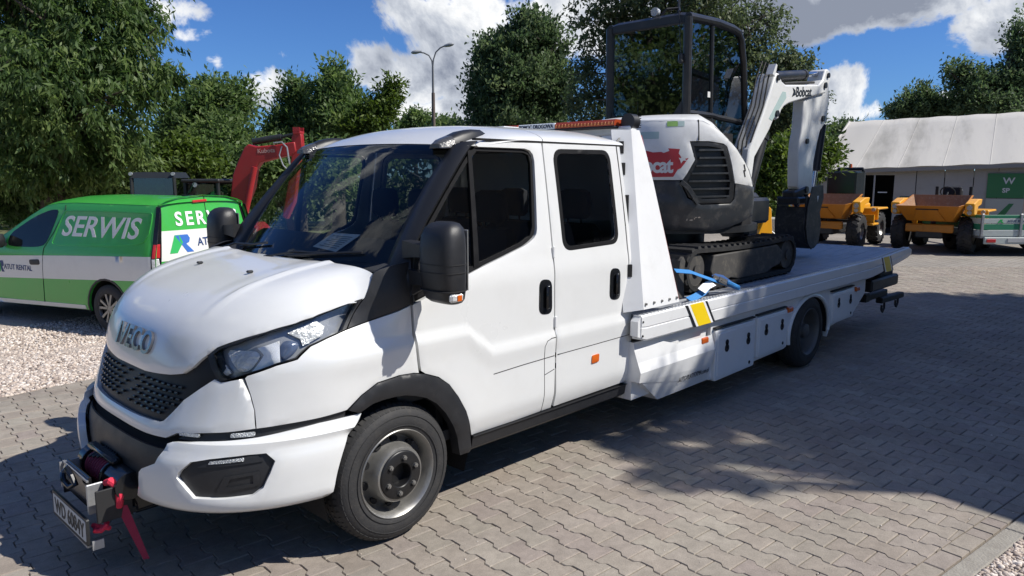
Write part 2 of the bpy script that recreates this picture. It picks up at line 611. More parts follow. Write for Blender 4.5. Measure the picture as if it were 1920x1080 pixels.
def panel(outline, S, step, scale=(1.0, 1.0), holes=(), thick=0.018, off=0.0, rnd=0.003, ref=(0.9, 0, 1.05), eps=(1e-3, 1e-3), offf=None):
    """sheet cut from the surface S(a,b) along an outline (with holes), with thickness and a rolled edge"""
    sc = np.array(scale)
    loops = [[tuple(np.array(p) * sc) for p in L_] for L_ in [outline, *holes]]
    loops = [densify(L_, step) for L_ in loops]
    vs, es = [], []
    for L_ in loops:
        o = len(vs); n = len(L_)
        vs += L_
        es += [(o + i, o + (i + 1) % n) for i in range(n)]
    nb = len(vs)
    A = np.array(loops[0])
    lo, hi = A.min(0), A.max(0)
    gx, gy = np.meshgrid(np.arange(lo[0] + step * .5, hi[0], step), np.arange(lo[1] + step * .5, hi[1], step), indexing='ij')
    gx = gx.ravel(); gy = gy.ravel()
    ins = pip(gx, gy, loops[0])
    for h in loops[1:]:
        ins &= ~pip(gx, gy, h)
    B = np.array(vs)
    if ins.any():
        g = np.stack([gx[ins], gy[ins]], 1)
        d = np.sqrt(((g[:, None, :] - B[None]) ** 2).sum(-1)).min(1)
        g = g[d > step * .45]
        vs = vs + [tuple(p) for p in g]
    rv, re, rf, ov, oe, of = delaunay_2d_cdt([Vector(p) for p in vs], es, [], 0, 1e-7)
    rv = np.array([tuple(p) for p in rv])
    T = np.array([f for f in rf if len(f) == 3])
    cen = rv[T].mean(1)
    k = pip(cen[:, 0], cen[:, 1], loops[0])
    for h in loops[1:]:
        k &= ~pip(cen[:, 0], cen[:, 1], h)
    T = T[k]
    a, b = rv[:, 0] / sc[0], rv[:, 1] / sc[1]
    P = S(a, b)
    nrm = surf_normals(S, a, b, ref, *eps)
    isb = np.zeros(len(rv), bool)
    for i, o in enumerate(ov):
        if any(j < nb for j in o):
            isb[i] = True
    offs = off if offf is None else off + offf(a, b)
    P = P + nrm * (np.where(isb, -rnd, 0.0) + offs)[:, None]
    fn = np.cross(P[T[:, 1]] - P[T[:, 0]], P[T[:, 2]] - P[T[:, 0]])
    flip = (fn * nrm[T[:, 0]]).sum(1) < 0
    T[flip] = T[flip][:, ::-1]
    mb = MB()
    V = [tuple(p) for p in P]
    F = [tuple(t) for t in T]
    if thick > 0:
        cnt = {}
        for t in F:
            for i in range(3):
                e = (t[i], t[(i + 1) % 3])
                cnt[e] = 1
        bk = {}
        for (i, j) in list(cnt):
            if (j, i) not in cnt:
                for q in (i, j):
                    if q not in bk:
                        bk[q] = len(V); V.append(tuple(P[q] - nrm[q] * thick))
                F.append((j, i, bk[i], bk[j]))
    mb.add(V, F)
    return mb


def strip_on(S, line, w, step, ref=(0.9, 0, 1.05), off=0.002, h=0.0, scale=(1, 1), eps=(1e-3, 1e-3), closed=False):
    """narrow raised band of width w following a line drawn on S"""
    L_ = densify([tuple(np.array(p) * np.array(scale)) for p in line], step, closed)
    a = np.array([p[0] for p in L_]) / scale[0]; b = np.array([p[1] for p in L_]) / scale[1]
    P = S(a, b); nr = surf_normals(S, a, b, ref, *eps)
    n = len(P)
    mb = MB(); rings = []
    for i in range(n):
        if closed:
            d = P[(i + 1) % n] - P[i - 1]
        else:
            d = P[min(i + 1, n - 1)] - P[max(i - 1, 0)]
        d = d / (np.linalg.norm(d) + 1e-12)
        s = np.cross(d, nr[i])
        s /= np.linalg.norm(s) + 1e-12
        ww = w / 2
        rings.append([P[i] - s * ww + nr[i] * (off - .006), P[i] - s * ww * .8 + nr[i] * (off + h), P[i] + s * ww * .8 + nr[i] * (off + h), P[i] + s * ww + nr[i] * (off - .006)])
    if closed:
        rings.append(rings[0])
    mb.loft(rings, cap=True)
    return mb

# ---- cab surfaces: x rearward, y to far side, z up, front axle at x=0
PROF=np.array([(-1.02,.335,.995),(-1.07,.39,1.03),(-1.085,.50,1.035),(-1.078,.60,1.035),(-1.05,.68,1.025),(-.99,.715,1.01),(-.968,.78,1.0),(-.94,.86,1.0),(-.912,.95,1.0),(-.893,1.03,1.0),(-.87,1.10,1.0),(-.83,1.18,1.0),(-.76,1.255,1.0),(-.65,1.325,1.0),(-.50,1.38,1.0),(-.30,1.425,1.0),(-.08,1.455,1.0)])
NP=len(PROF)-1
def cr(t):
    t=np.clip(np.asarray(t,float),0,NP-1e-6); i=np.floor(t).astype(int); f=(t-i)[...,None]
    p0=PROF[np.clip(i-1,0,NP)];p1=PROF[i];p2=PROF[np.clip(i+1,0,NP)];p3=PROF[np.clip(i+2,0,NP)]
    return .5*((2*p1)+(-p0+p2)*f+(2*p0-5*p1+4*p2-p3)*f*f+(-p0+3*p1-3*p2+p3)*f**3)
def SF(s,ph):
    """front surface, s = profile station, ph = -90..90 plan angle in degrees (negative = driver side)"""
    q=cr(s); a=np.radians(ph); c=np.abs(np.cos(a))**(2/3); sn=np.sign(a)*np.abs(np.sin(a))**(2/3)
    y=q[...,2]*sn
    sf=np.asarray(s,float)
    w=np.clip((sf-8.5)/4,0,1)
    e=4+9*np.clip((sf-11.3)/2.7,0,1)**1.3
    k=.16+.05*np.clip((sf-12)/2,0,1)-.17*np.clip((sf-15.3)/.7,0,1)
    return np.stack([q[...,0]*c,y,q[...,1]-k*w*np.abs(y/(1-.05*np.clip((sf-11.3)/2.7,0,1)))**e],-1)
def sst(a,b,x): t=np.clip((x-a)/(b-a),0,1); return t*t*(3-2*t)
XCZ=np.array([(.3,-1.02),(.39,-1.07),(.5,-1.085),(.6,-1.078),(.68,-1.05),(.715,-.99),(.78,-.968),(.86,-.94),(.95,-.912),(1.03,-.893),(1.10,-.87),(1.2,-.86),(1.5,-.85)])
def ysd(x,z):
    """half width of the cab side at (x,z)"""
    x=np.asarray(x,float);z=np.asarray(z,float)
    zc=np.where(x<.5,1.07,np.where(x>.68,.932,1.07-(x-.5)/.18*.138))
    low=1.0+.017*(1-sst(zc-.016,zc+.008,z))*sst(-.62,-.3,x)-.010*(1-sst(zc-.16,zc-.02,z))*sst(-.5,-.2,x)
    low=low-.03*(1-sst(.40,.56,z))*sst(.2,.6,x)
    top=np.where(z>1.30,.012*np.clip((z-1.3)/.1,0,1)+.118*np.clip((z-1.36)/.74,0,1)**1.15,0)
    lean=.085*sst(1.0,1.28,z)*(1-sst(-.25,.12,x))
    h=low-top-lean
    xc=np.interp(z,XCZ[:,0],XCZ[:,1])
    g=np.where(x<0,np.clip(1-np.abs(np.minimum(x,0)/xc)**3,1e-4,1)**(1/3),1)
    return h*g
def SS(x,z): 
    x=np.asarray(x,float);z=np.asarray(z,float); return np.stack([x,-ysd(x,z),z],-1)

# ================================================================== GROUND
FH = Vector((math.cos(TH), math.sin(TH), 0)); RT = Vector((math.sin(TH), -math.cos(TH), 0))


def pix(P):
    """rough picture position (1920 wide) and depth, used only to decide how finely a stretch of ground is built"""
    P = np.asarray(P, float) - np.array(CAM)
    f = np.array(fw); r = np.array(RT); u = np.cross(r, f)
    Z = P @ f
    Zs = np.where(np.abs(Z) < 1e-3, 1e-3, Z)
    return 960 + 1390 * (P @ r) / Zs, 540 - 1390 * (P @ u) / Zs, Z


def edge_left(x):       # gravel begins beyond this y
    return 3.66 + 0.12 * x


def edge_right(x):      # kerb line, gravel below this y
    return -3.135 - 0.148 * (x - 1.6)


def mat_ground(name, c1, c2, scale, bump, bscale, c3=None):
    mt, nt, N, L = nodes_of(name)
    out = N('ShaderNodeOutputMaterial'); b = N('ShaderNodeBsdfPrincipled'); L(b.outputs[0], out.inputs[0])
    b.inputs['Roughness'].default_value = 0.9
    b.inputs['Specular IOR Level'].default_value = 0.25
    tc = N('ShaderNodeTexCoord')
    n1 = N('ShaderNodeTexNoise'); L(tc.outputs['Object'], n1.inputs['Vector']); n1.inputs['Scale'].default_value = scale; n1.inputs['Detail'].default_value = 8; n1.inputs['Roughness'].default_value = 0.7
    mx = N('ShaderNodeMix'); mx.data_type = 'RGBA'; mx.inputs[6].default_value = (*c1, 1); mx.inputs[7].default_value = (*c2, 1)
    mr = N('ShaderNodeMapRange'); L(n1.outputs['Fac'], mr.inputs[0]); mr.inputs[1].default_value = 0.3; mr.inputs[2].default_value = 0.7
    L(mr.outputs[0], mx.inputs['Factor'])
    co = mx.outputs[2]
    n2 = N('ShaderNodeTexNoise'); L(tc.outputs['Object'], n2.inputs['Vector']); n2.inputs['Scale'].default_value = bscale; n2.inputs['Detail'].default_value = 4
    if c3:
        m3 = N('ShaderNodeMix'); m3.data_type = 'RGBA'; L(co, m3.inputs[6]); m3.inputs[7].default_value = (*c3, 1)
        r3 = N('ShaderNodeMapRange'); L(n2.outputs['Fac'], r3.inputs[0]); r3.inputs[1].default_value = 0.5; r3.inputs[2].default_value = 0.68
        L(r3.outputs[0], m3.inputs['Factor']); co = m3.outputs[2]
    L(co, b.inputs['Base Color'])
    bp = N('ShaderNodeBump'); bp.inputs['Strength'].default_value = bump; bp.inputs['Distance'].default_value = 0.03
    L(n2.outputs['Fac'], bp.inputs['Height']); L(bp.outputs[0], b.inputs['Normal'])
    MATS[name] = mt
    return mt


def mat_paver(name, rand):
    """concrete block: each block a little different (rand: 'object' random or 'tint' attribute), speckle and stains"""
    mt, nt, N, L = nodes_of(name)
    out = N('ShaderNodeOutputMaterial'); b = N('ShaderNodeBsdfPrincipled'); L(b.outputs[0], out.inputs[0])
    b.inputs['Roughness'].default_value = 0.85
    b.inputs['Specular IOR Level'].default_value = 0.3
    if rand == 'object':
        oi = N('ShaderNodeObjectInfo'); rv = oi.outputs['Random']
    else:
        at = N('ShaderNodeAttribute'); at.attribute_name = 'tint'; rv = at.outputs['Fac']
    ge = N('ShaderNodeNewGeometry')
    ramp = N('ShaderNodeValToRGB'); L(rv, ramp.inputs[0])
    E_ = ramp.color_ramp.elements
    E_[0].position = 0.0; E_[0].color = (0.265, 0.225, 0.188, 1)
    E_[1].position = 1.0; E_[1].color = (0.330, 0.300, 0.250, 1)
    e = E_.new(0.2); e.color = (0.300, 0.262, 0.220, 1)
    e = E_.new(0.55); e.color = (0.292, 0.262, 0.219, 1)
    e = E_.new(0.8); e.color = (0.285, 0.242, 0.212, 1)
    n1 = N('ShaderNodeTexNoise'); L(ge.outputs['Position'], n1.inputs['Vector']); n1.inputs['Scale'].default_value = 1.3; n1.inputs['Detail'].default_value = 8; n1.inputs['Roughness'].default_value = 0.68
    n2 = N('ShaderNodeTexNoise'); L(ge.outputs['Position'], n2.inputs['Vector']); n2.inputs['Scale'].default_value = 150; n2.inputs['Detail'].default_value = 3
    n3 = N('ShaderNodeTexNoise'); L(ge.outputs['Position'], n3.inputs['Vector']); n3.inputs['Scale'].default_value = 14; n3.inputs['Detail'].default_value = 8; n3.inputs['Roughness'].default_value = 0.7

    def mulr(col, fac, a0, a1, lo, hi):
        r_ = N('ShaderNodeMapRange'); L(fac, r_.inputs[0]); r_.inputs[1].default_value = a0; r_.inputs[2].default_value = a1; r_.inputs[3].default_value = lo; r_.inputs[4].default_value = hi
        h = N('ShaderNodeHueSaturation'); L(col, h.inputs['Color']); L(r_.outputs[0], h.inputs['Value'])
        return h.outputs[0]
    c = mulr(ramp.outputs[0], n1.outputs['Fac'], 0.3, 0.7, 0.80, 1.16)
    c = mulr(c, n3.outputs['Fac'], 0.3, 0.7, 0.82, 1.14)
    c = mulr(c, n2.outputs['Fac'], 0.3, 0.7, 0.86, 1.12)
    # darker worn / oily stains
    n4 = N('ShaderNodeTexNoise'); L(ge.outputs['Position'], n4.inputs['Vector']); n4.inputs['Scale'].default_value = 5.0; n4.inputs['Detail'].default_value = 9; n4.inputs['Roughness'].default_value = 0.72
    r4 = N('ShaderNodeMapRange'); L(n4.outputs['Fac'], r4.inputs[0]); r4.inputs[1].default_value = 0.60; r4.inputs[2].default_value = 0.78; r4.inputs[4].default_value = 0.45
    m4 = N('ShaderNodeMix'); m4.data_type = 'RGBA'; L(r4.outputs[0], m4.inputs['Factor']); L(c, m4.inputs[6]); m4.inputs[7].default_value = (0.13, 0.115, 0.105, 1)
    L(m4.outputs[2], b.inputs['Base Color'])
    bp = N('ShaderNodeBump'); bp.inputs['Strength'].default_value = 0.35; bp.inputs['Distance'].default_value = 0.003
    ad = N('ShaderNodeMath'); ad.operation = 'ADD'; L(n2.outputs['Fac'], ad.inputs[0]); L(n3.outputs['Fac'], ad.inputs[1])
    L(ad.outputs[0], bp.inputs['Height']); L(bp.outputs[0], b.inputs['Normal'])
    MATS[name] = mt
    return mt


MP_OBJ = mat_paver('paver_concrete', 'object')
MP_TINT = mat_paver('paver_concrete_field', 'tint')
M_JOINT = mat_ground('joint_sand', (0.17, 0.145, 0.115), (0.27, 0.235, 0.195), 6.0, 0.5, 120)
M_GRAVEL = mat_ground('gravel_bed', (0.40, 0.33, 0.27), (0.56, 0.48, 0.41), 30.0, 0.9, 55, (0.62, 0.54, 0.48))
M_EARTH = mat_ground('earth', (0.13, 0.12, 0.07), (0.10, 0.13, 0.05), 0.6, 0.5, 4)
M_KERB = mat_ground('kerb_concrete', (0.24, 0.22, 0.19), (0.33, 0.31, 0.27), 9.0, 0.3, 80)


def flat(name, pts, z, mat, parent=None, kind='structure'):
    mb = MB().add([(x, y, z) for x, y in pts], [tuple(range(len(pts)))])
    o = obj(name, mb, mat, parent, smooth=0)
    if kind and parent is None:
        o['kind'] = kind
    return o


ground = flat('ground', [(-600, -600), (600, -600), (600, 600), (-600, 600)], -0.30, M_EARTH)
# ---- paved yard: joint bed, then the blocks
yard = flat('paved_yard', [(-14, edge_left(-14)), (6, edge_left(6)), (6, 16), (60, 30), (60, edge_right(60)), (-14, edge_right(-14))], -0.013, M_JOINT)
tag(yard, 'grey interlocking concrete block paving of the yard')


def mat_far_paving():
    mt, nt, N, L = nodes_of('far_paving')
    out = N('ShaderNodeOutputMaterial'); b = N('ShaderNodeBsdfPrincipled'); L(b.outputs[0], out.inputs[0])
    b.inputs['Roughness'].default_value = 0.9
    ge = N('ShaderNodeNewGeometry')
    mp = N('ShaderNodeMapping'); mp.inputs['Rotation'].default_value = (0, 0, R(4)); L(ge.outputs['Position'], mp.inputs[0])
    br = N('ShaderNodeTexBrick'); L(mp.outputs[0], br.inputs['Vector'])
    br.inputs['Scale'].default_value = 1.0; br.inputs['Brick Width'].default_value = 0.2; br.inputs['Row Height'].default_value = 0.141; br.inputs['Mortar Size'].default_value = 0.007
    br.inputs['Color1'].default_value = (0.30, 0.275, 0.24, 1); br.inputs['Color2'].default_value = (0.265, 0.24, 0.21, 1); br.inputs['Mortar'].default_value = (0.14, 0.12, 0.10, 1)
    n1 = N('ShaderNodeTexNoise'); L(ge.outputs['Position'], n1.inputs['Vector']); n1.inputs['Scale'].default_value = 0.9; n1.inputs['Detail'].default_value = 8
    r_ = N('ShaderNodeMapRange'); L(n1.outputs['Fac'], r_.inputs[0]); r_.inputs[1].default_value = 0.3; r_.inputs[2].default_value = 0.7; r_.inputs[3].default_value = 0.8; r_.inputs[4].default_value = 1.18
    h = N('ShaderNodeHueSaturation'); L(br.outputs[0], h.inputs['Color']); L(r_.outputs[0], h.inputs['Value'])
    L(h.outputs[0], b.inputs['Base Color'])
    MATS['far_paving'] = mt
    return mt


def cam2w(r, d):        # right, forward metres -> world
    p = Vector((CAM.x, CAM.y, 0)) + RT * r + FH * d
    return (p.x, p.y)


FARD = 15.5
flat('far_paving', [cam2w(-3.2, FARD), cam2w(24, FARD), cam2w(60, 52), cam2w(2, 40)], -0.006, mat_far_paving(), yard)

PL, PW, PA = 0.2025, 0.141, 0.012
ROTP = R(-94.0)
EU = np.array([math.cos(ROTP), math.sin(ROTP)]); EV = np.array([-math.sin(ROTP), math.cos(ROTP)])


def paver_outline(g=0.0022):
    """double-T block: wide ends, narrow waist, 45-degree shoulders"""
    L2 = PL / 2 - g
    q = PL / 4
    up = [(-L2, PW / 2 + PA - g), (-q - PA, PW / 2 + PA - g), (-q + PA, PW / 2 - PA - g), (q - PA, PW / 2 - PA - g), (q + PA, PW / 2 + PA - g), (L2, PW / 2 + PA - g)]
    return up[::-1] + [(u, -v) for u, v in up]          # counter-clockwise


def block(mb_v, mb_f, poly, cx, cy, dz, tilt, full=True):
    """one block from a convex-ish polygon in (u,v); chamfered top edge"""
    n = len(poly)
    o = len(mb_v)
    c = np.mean(poly, 0)
    ins = [(p[0] + (c[0] - p[0]) * .05, p[1] + (c[1] - p[1]) * .05) for p in poly]
    for P, z in ((ins, 0.0), (poly, -0.0045), (poly, -0.014)):
        for u, v in P:
            w = EU * u + EV * v
            mb_v.append((cx + w[0], cy + w[1], z + dz + u * tilt[0] + v * tilt[1]))
    mb_f.append(tuple(range(o, o + n)))
    for k in range(n):
        j = (k + 1) % n
        mb_f.append((o + k, o + n + k, o + n + j, o + j))
        mb_f.append((o + n + k, o + 2 * n + k, o + 2 * n + j, o + n + j))


def clip_half(poly, nx, ny, d):
    """keep nx*x+ny*y>=d"""
    out = []
    for i in range(len(poly)):
        a, b = poly[i], poly[(i + 1) % len(poly)]
        fa = nx * a[0] + ny * a[1] - d; fb = nx * b[0] + ny * b[1] - d
        if fa >= 0:
            out.append(a)
        if (fa >= 0) != (fb >= 0):
            t = fa / (fa - fb)
            out.append((a[0] + (b[0] - a[0]) * t, a[1] + (b[1] - a[1]) * t))
    return out


def build_pavers():
    base = paver_outline()
    cand = []
    NU, NV = 140, 190
    for j in range(-NV, NV):
        for i in range(-NU, NU):
            u = i * PL + (PL / 2 if j % 2 else 0.0); v = j * PW
            cand.append((u, v))
    cand = np.array(cand)
    W = cand[:, :1] * EU + cand[:, 1:] * EV + np.array([3.0, -0.5])
    px, py, Z = pix(np.c_[W, np.zeros(len(W))])
    dep = (W - np.array([CAM.x, CAM.y])) @ np.array(FH)[:2]
    near = np.hypot(W[:, 0] - CAM.x, W[:, 1] - CAM.y)
    keep = (dep < FARD + .1) & (((Z > 0.4) & (px > -900) & (px < 2700) & (py < 1700)) | (near < 4.2))
    keep &= (W[:, 1] < edge_left(W[:, 0]) + .1) & (W[:, 1] > edge_right(W[:, 0]) - .05)
    # blocks wholly hidden below the truck and its load are kept too: the yard goes on under it
    W = W[keep]; px = px[keep]; py = py[keep]; Z = Z[keep]
    elx = edge_left(W[:, 0]); erx = edge_right(W[:, 0])
    whole = (W[:, 1] < elx - .13) & (W[:, 1] > erx + .24)
    vis = (Z > 0.4) & (px > 0) & (px < 1920) & (py < 1080) & ((W[:, 1] < -1.0) | (W[:, 0] < -1.15)) & whole
    order = np.argsort(np.where(vis, Z, 1e6))[:300]
    pick = set(order.tolist())
    # the three hundred nearest: objects of their own that share two meshes
    meshes = []
    for k in range(3):
        v, f = [], []
        block(v, f, base, 0, 0, 0, (0, 0))
        me = bpy.data.meshes.new('paver'); me.from_pydata(v, [], f); me.materials.append(MP_OBJ)
        meshes.append(me)
        base_k = base
    for k in order:
        o = bpy.data.objects.new('paver', meshes[k % 3])
        COL.objects.link(o); o.parent = yard
        o.location = (W[k, 0], W[k, 1], rng.uniform(-.0015, .0015))
        o.rotation_euler = (rng.normal(0, .004), rng.normal(0, .004), rng.normal(0, .006))
    v, f, tint = [], [], []
    # nx,ny,d of the two edges
    for k in range(len(W)):
        if k in pick:
            continue
        poly = base
        cx, cy = W[k]
        if not whole[k]:
            wp = [tuple(EU * a + EV * b + W[k]) for a, b in base]
            # left edge: y <= 3.66+.12x ; right edge course begins .105 inside the kerb
            wp = clip_half(wp, .12, -1.0, -3.66 + .004)
            if len(wp) > 2:
                wp = clip_half(wp, .148, 1.0, -3.135 + .148 * 1.6 + .112)
            if len(wp) < 3:
                continue
            poly = [(float((np.array(q) - W[k]) @ EU), float((np.array(q) - W[k]) @ EV)) for q in wp]
        n0 = len(v)
        block(v, f, poly, cx, cy, rng.uniform(-.0016, .0016), (rng.normal(0, .004), rng.normal(0, .004)))
        tint += [rng.random()] * (len(v) - n0)
    # edge course of half blocks along the kerb
    x = -6.0
    ang = math.atan(-.148)
    d = np.array([math.cos(ang), math.sin(ang)]); nn = np.array([-d[1], d[0]])
    while x < 14:
        w = float(rng.choice([.1, .1, .198]))
        c = np.array([x, edge_right(x)]) + d * (w / 2) + nn * .055
        q = [d * a + nn * b for a, b in ((-w / 2 + .003, -.05), (w / 2 - .003, -.05), (w / 2 - .003, .05), (-w / 2 + .003, .05))]
        poly = [(float(t @ EU), float(t @ EV)) for t in q]
        n0 = len(v)
        block(v, f, poly, c[0], c[1], rng.uniform(-.002, .002), (0, 0))
        tint += [rng.random()] * (len(v) - n0)
        x += w * d[0]
    me = bpy.data.meshes.new('paving_field'); me.from_pydata(v, [], f); me.materials.append(MP_TINT)
    at = me.attributes.new('tint', 'FLOAT', 'POINT'); at.data.foreach_set('value', np.array(tint, np.float32))
    o = bpy.data.objects.new('paving_field', me); COL.objects.link(o); o.parent = yard
    o['kind'] = 'stuff'
    print('pavers', len(W), 'tris~', len(f) * 2)


build_pavers()

# kerb: long concrete edging slabs laid flush along the yard's right side
kerb = empty('kerb', (1.6, edge_right(1.6), 0), math.atan(-.148))
tag(kerb, 'flush concrete edging between the paving and the gravel', kind='structure')
for k in range(-6, 16):
    obj('kerb_slab', MB().box((k * 1.0 + .3, -.055, -.04), (.992, .098, .085), ch=.006), M_KERB, kerb, smooth=0)


def lot_z(x, y):
    t = np.clip((y - (3.66 + .12 * x)) / 2.3, 0, 1)
    return -.005 - .15 * t * t * (3 - 2 * t)


def build_gravel():
    # left lot: a sheet that falls away gently behind the yard edge
    xs = np.linspace(-16, 9, 60); ts = np.concatenate([np.linspace(0, 3, 22), np.linspace(3.5, 16, 14)])
    P = []
    for t in ts:
        row = []
        for x in xs:
            y = 3.66 + .12 * x + t + .004
            row.append((x, y, float(lot_z(x, y)) + (mnoise.noise((x * 1.3, y * 1.3, 0)) * .02 if t > .1 else 0)))
        P.append(row)
    o = obj('gravel_lot', MB().grid(P), M_GRAVEL, smooth=60)
    o['kind'] = 'structure'
    # right verge
    xs2 = np.linspace(-6, 16, 60)
    P = []
    for t in np.concatenate([np.linspace(.105, 1.6, 12), np.linspace(2, 8, 6)]):
        P.append([(x, float(edge_right(x)) - t, -.012 + mnoise.noise((x * 2, t * 2, 5)) * .012) for x in xs2])
    o = obj('gravel_verge', MB().grid(P), M_GRAVEL, smooth=60)
    o['kind'] = 'structure'
    # loose stones: one mass per place
    ico_v = np.array([(0, 0, 1), (.89, 0, .45), (.28, .85, .45), (-.72, .53, .45), (-.72, -.53, .45), (.28, -.85, .45), (.72, .53, -.4), (-.28, .85, -.4), (-.89, 0, -.4), (-.28, -.85, -.4), (.72, -.53, -.4)])
    ico_f = [(0, 1, 2), (0, 2, 3), (0, 3, 4), (0, 4, 5), (0, 5, 1), (1, 6, 2), (2, 7, 3), (3, 8, 4), (4, 9, 5), (5, 10, 1), (1, 10, 6), (2, 6, 7), (3, 7, 8), (4, 8, 9), (5, 9, 10)]
    ico_f = np.array(ico_f)
    mt, nt, N, L = nodes_of('gravel_stone')
    out = N('ShaderNodeOutputMaterial'); b = N('ShaderNodeBsdfPrincipled'); L(b.outputs[0], out.inputs[0]); b.inputs['Roughness'].default_value = .85
    at = N('ShaderNodeAttribute'); at.attribute_name = 'tint'
    rp = N('ShaderNodeValToRGB'); L(at.outputs['Fac'], rp.inputs[0])
    rp.color_ramp.elements[0].color = (.25, .20, .17, 1); rp.color_ramp.elements[1].color = (.72, .66, .60, 1)
    e = rp.color_ramp.elements.new(.3); e.color = (.46, .38, .32, 1)
    e = rp.color_ramp.elements.new(.7); e.color = (.58, .50, .43, 1)
    L(rp.outputs[0], b.inputs['Base Color'])

    def stones(name, pts, smin, smax, label):
        n = len(pts)
        nv = len(ico_v)
        s = rng.uniform(smin, smax, n) * rng.uniform(.7, 1.3, n)
        ax = rng.uniform(.6, 1.25, (n, 3)); ax[:, 2] *= .7
        th = rng.uniform(0, 6.28, n)
        ct, st = np.cos(th), np.sin(th)
        V = ico_v[None] * ax[:, None, :] * s[:, None, None]
        V = V + rng.normal(0, .12, V.shape) * s[:, None, None]
        X = V[..., 0] * ct[:, None] - V[..., 1] * st[:, None]; Y = V[..., 0] * st[:, None] + V[..., 1] * ct[:, None]
        V = np.stack([X, Y, V[..., 2]], -1) + pts[:, None, :]
        F = (ico_f[None] + (np.arange(n) * nv)[:, None, None]).reshape(-1, 3)
        me = bpy.data.meshes.new(name)
        me.vertices.add(n * nv); me.vertices.foreach_set('co', V.reshape(-1).astype(np.float32))
        me.loops.add(F.size); me.loops.foreach_set('vertex_index', F.reshape(-1).astype(np.int32))
        me.polygons.add(len(F)); me.polygons.foreach_set('loop_start', np.arange(0, F.size, 3, dtype=np.int32))
        me.update(calc_edges=True)
        a_ = me.attributes.new('tint', 'FLOAT', 'POINT'); a_.data.foreach_set('value', np.repeat(rng.random(n), nv).astype(np.float32))
        me.materials.append(mt)
        o_ = bpy.data.objects.new(name, me); COL.objects.link(o_)
        tag(o_, label, 'gravel', kind='stuff')
    n = 30000
    x = rng.uniform(-4.6, 1.9, n); t = rng.random(n) ** 1.2 * 4.2
    y = 3.66 + .12 * x + t - .01
    stones('gravel', np.c_[x, y, lot_z(x, y) + .004], .010, .022, 'pale pinkish crushed stone covering the lot beside the green van')
    n = 9000
    x = rng.uniform(.6, 4.2, n); t = .11 + rng.random(n) ** 1.6 * 1.5
    y = edge_right(x) - t
    stones('gravel', np.c_[x, y, np.full(n, -.008)], .006, .017, 'loose pale stones on the verge beyond the concrete edging')
    n = 420
    x = rng.uniform(-2.5, 7, n); y = np.where(rng.random(n) < .5, edge_right(x) + rng.random(n) ** 2 * 2.2, rng.uniform(-3, 3.4, n))
    ok = (y > edge_right(x) + .02) & (y < edge_left(x))
    stones('grit', np.c_[x, y, np.full(n, .002)][ok], .002, .006, 'tiny stray stones scattered over the block paving')


build_gravel()

# ================================================================== TOW TRUCK (x rearward, front axle at x=0)
truck = empty('tow_truck', (0, 0, 0))
tag(truck, 'white double-cab flatbed recovery truck with open-channel bed and roof light bar', 'tow truck')
FSC = (0.075, 0.0135)                   # metres per station / per degree, for even meshing
FEPS = (0.02, 0.15)


def sym(near):
    """close a half outline (driver side, ending on the centre line) with its mirror image"""
    far = [(s, -p) for s, p in near[::-1] if abs(p) > 1e-6]
    return near + far


def fpanel(outline, **k):
    k.setdefault('scale', FSC); k.setdefault('eps', FEPS); k.setdefault('ref', (0.3, 0, 0.75))
    return panel(outline, SF, k.pop('step', 0.03), **k)


def pair(name, mb, mat, parent=truck, **k):
    a = obj(name, mb, mat, parent, **k)
    b = obj(name, mb.mirrored(1), mat, parent, **k)
    return a, b


# ---- bonnet
HOODN = [(8.02, 0.0), (8.02, -4.6), (8.14, -10.6), (8.26, -16.3), (8.46, -21.8), (8.96, -25.8), (9.69, -29.0), (10.49, -33.5), (10.89, -37.5),
         (11.34, -41.9), (11.84, -48.2), (12.69, -55.7), (13.32, -58.9), (14.12, -60.2), (14.87, -61.4), (15.42, -63.4), (15.75, -63.5), (15.93, -61.2)]
hood_out = [(s, -p) for s, p in HOODN[:0:-1]] + HOODN


def hood_crease(a, b):
    """pressed lines that run back from the nose"""
    y = np.abs(np.sin(np.radians(b))) ** (2 / 3)
    c = 0.52 + 0.06 * (a - 12) / 4
    return 0.013 * np.exp(-((y - c) / 0.022) ** 2) * np.clip((a - 11.5) / 2, 0, 1) - 0.006 * np.clip((0.45 - y) / 0.1, 0, 1) * np.clip((a - 11.5) / 2, 0, 1)


hood = obj('hood', fpanel(hood_out, step=.022, thick=.022, rnd=.004, offf=hood_crease), M['white'], truck, smooth=50)
for ph in (-10.3, 8.5):
    p = SF(np.array([14.5]), np.array([float(ph)]))[0]
    obj('washer_nozzle', MB().box((p[0], p[1], p[2] + .004), (.034, .022, .014), ch=.005), M['black'], hood)


def on_front(mb, zc, tilt=0.0):
    z_tab = np.array([cr(s)[1] for s in np.linspace(5, 13, 161)]); s_tab = np.linspace(5, 13, 161)

    def f(x, y, z):
        zz = zc + y + tilt * x
        s = float(np.interp(zz, z_tab, s_tab)); Y = -x
        ph = math.degrees(math.copysign(math.asin(min(1, abs(Y)) ** 1.5), Y))
        a = np.array([s]); b = np.array([ph])
        n = surf_normals(SF, a, b, (0.3, 0, 0.75), *FEPS)[0]
        return SF(a, b)[0] + n * (z + .007)
    return warp(mb, f)


let = text_mb('IVECO', .150, .007, bold=.0022, spacing=1.10)
obj('emblem', on_front(let, 1.078), pm('dark_chrome', (.26, .26, .27), .18, metal=.8, var=.3, vscale=30), hood, smooth=30)

# ---- dark shell behind the front panels
sh = []
for s in np.linspace(.3, 15.9, 44):
    q = SF(np.full(33, s), np.linspace(-72, 72, 33))
    n = surf_normals(SF, np.full(33, s), np.linspace(-72, 72, 33), (0.3, 0, .75), *FEPS)
    sh.append([tuple(p) for p in q - n * .075])
obj('inner_shell', MB().grid(sh), M['inner'], truck)

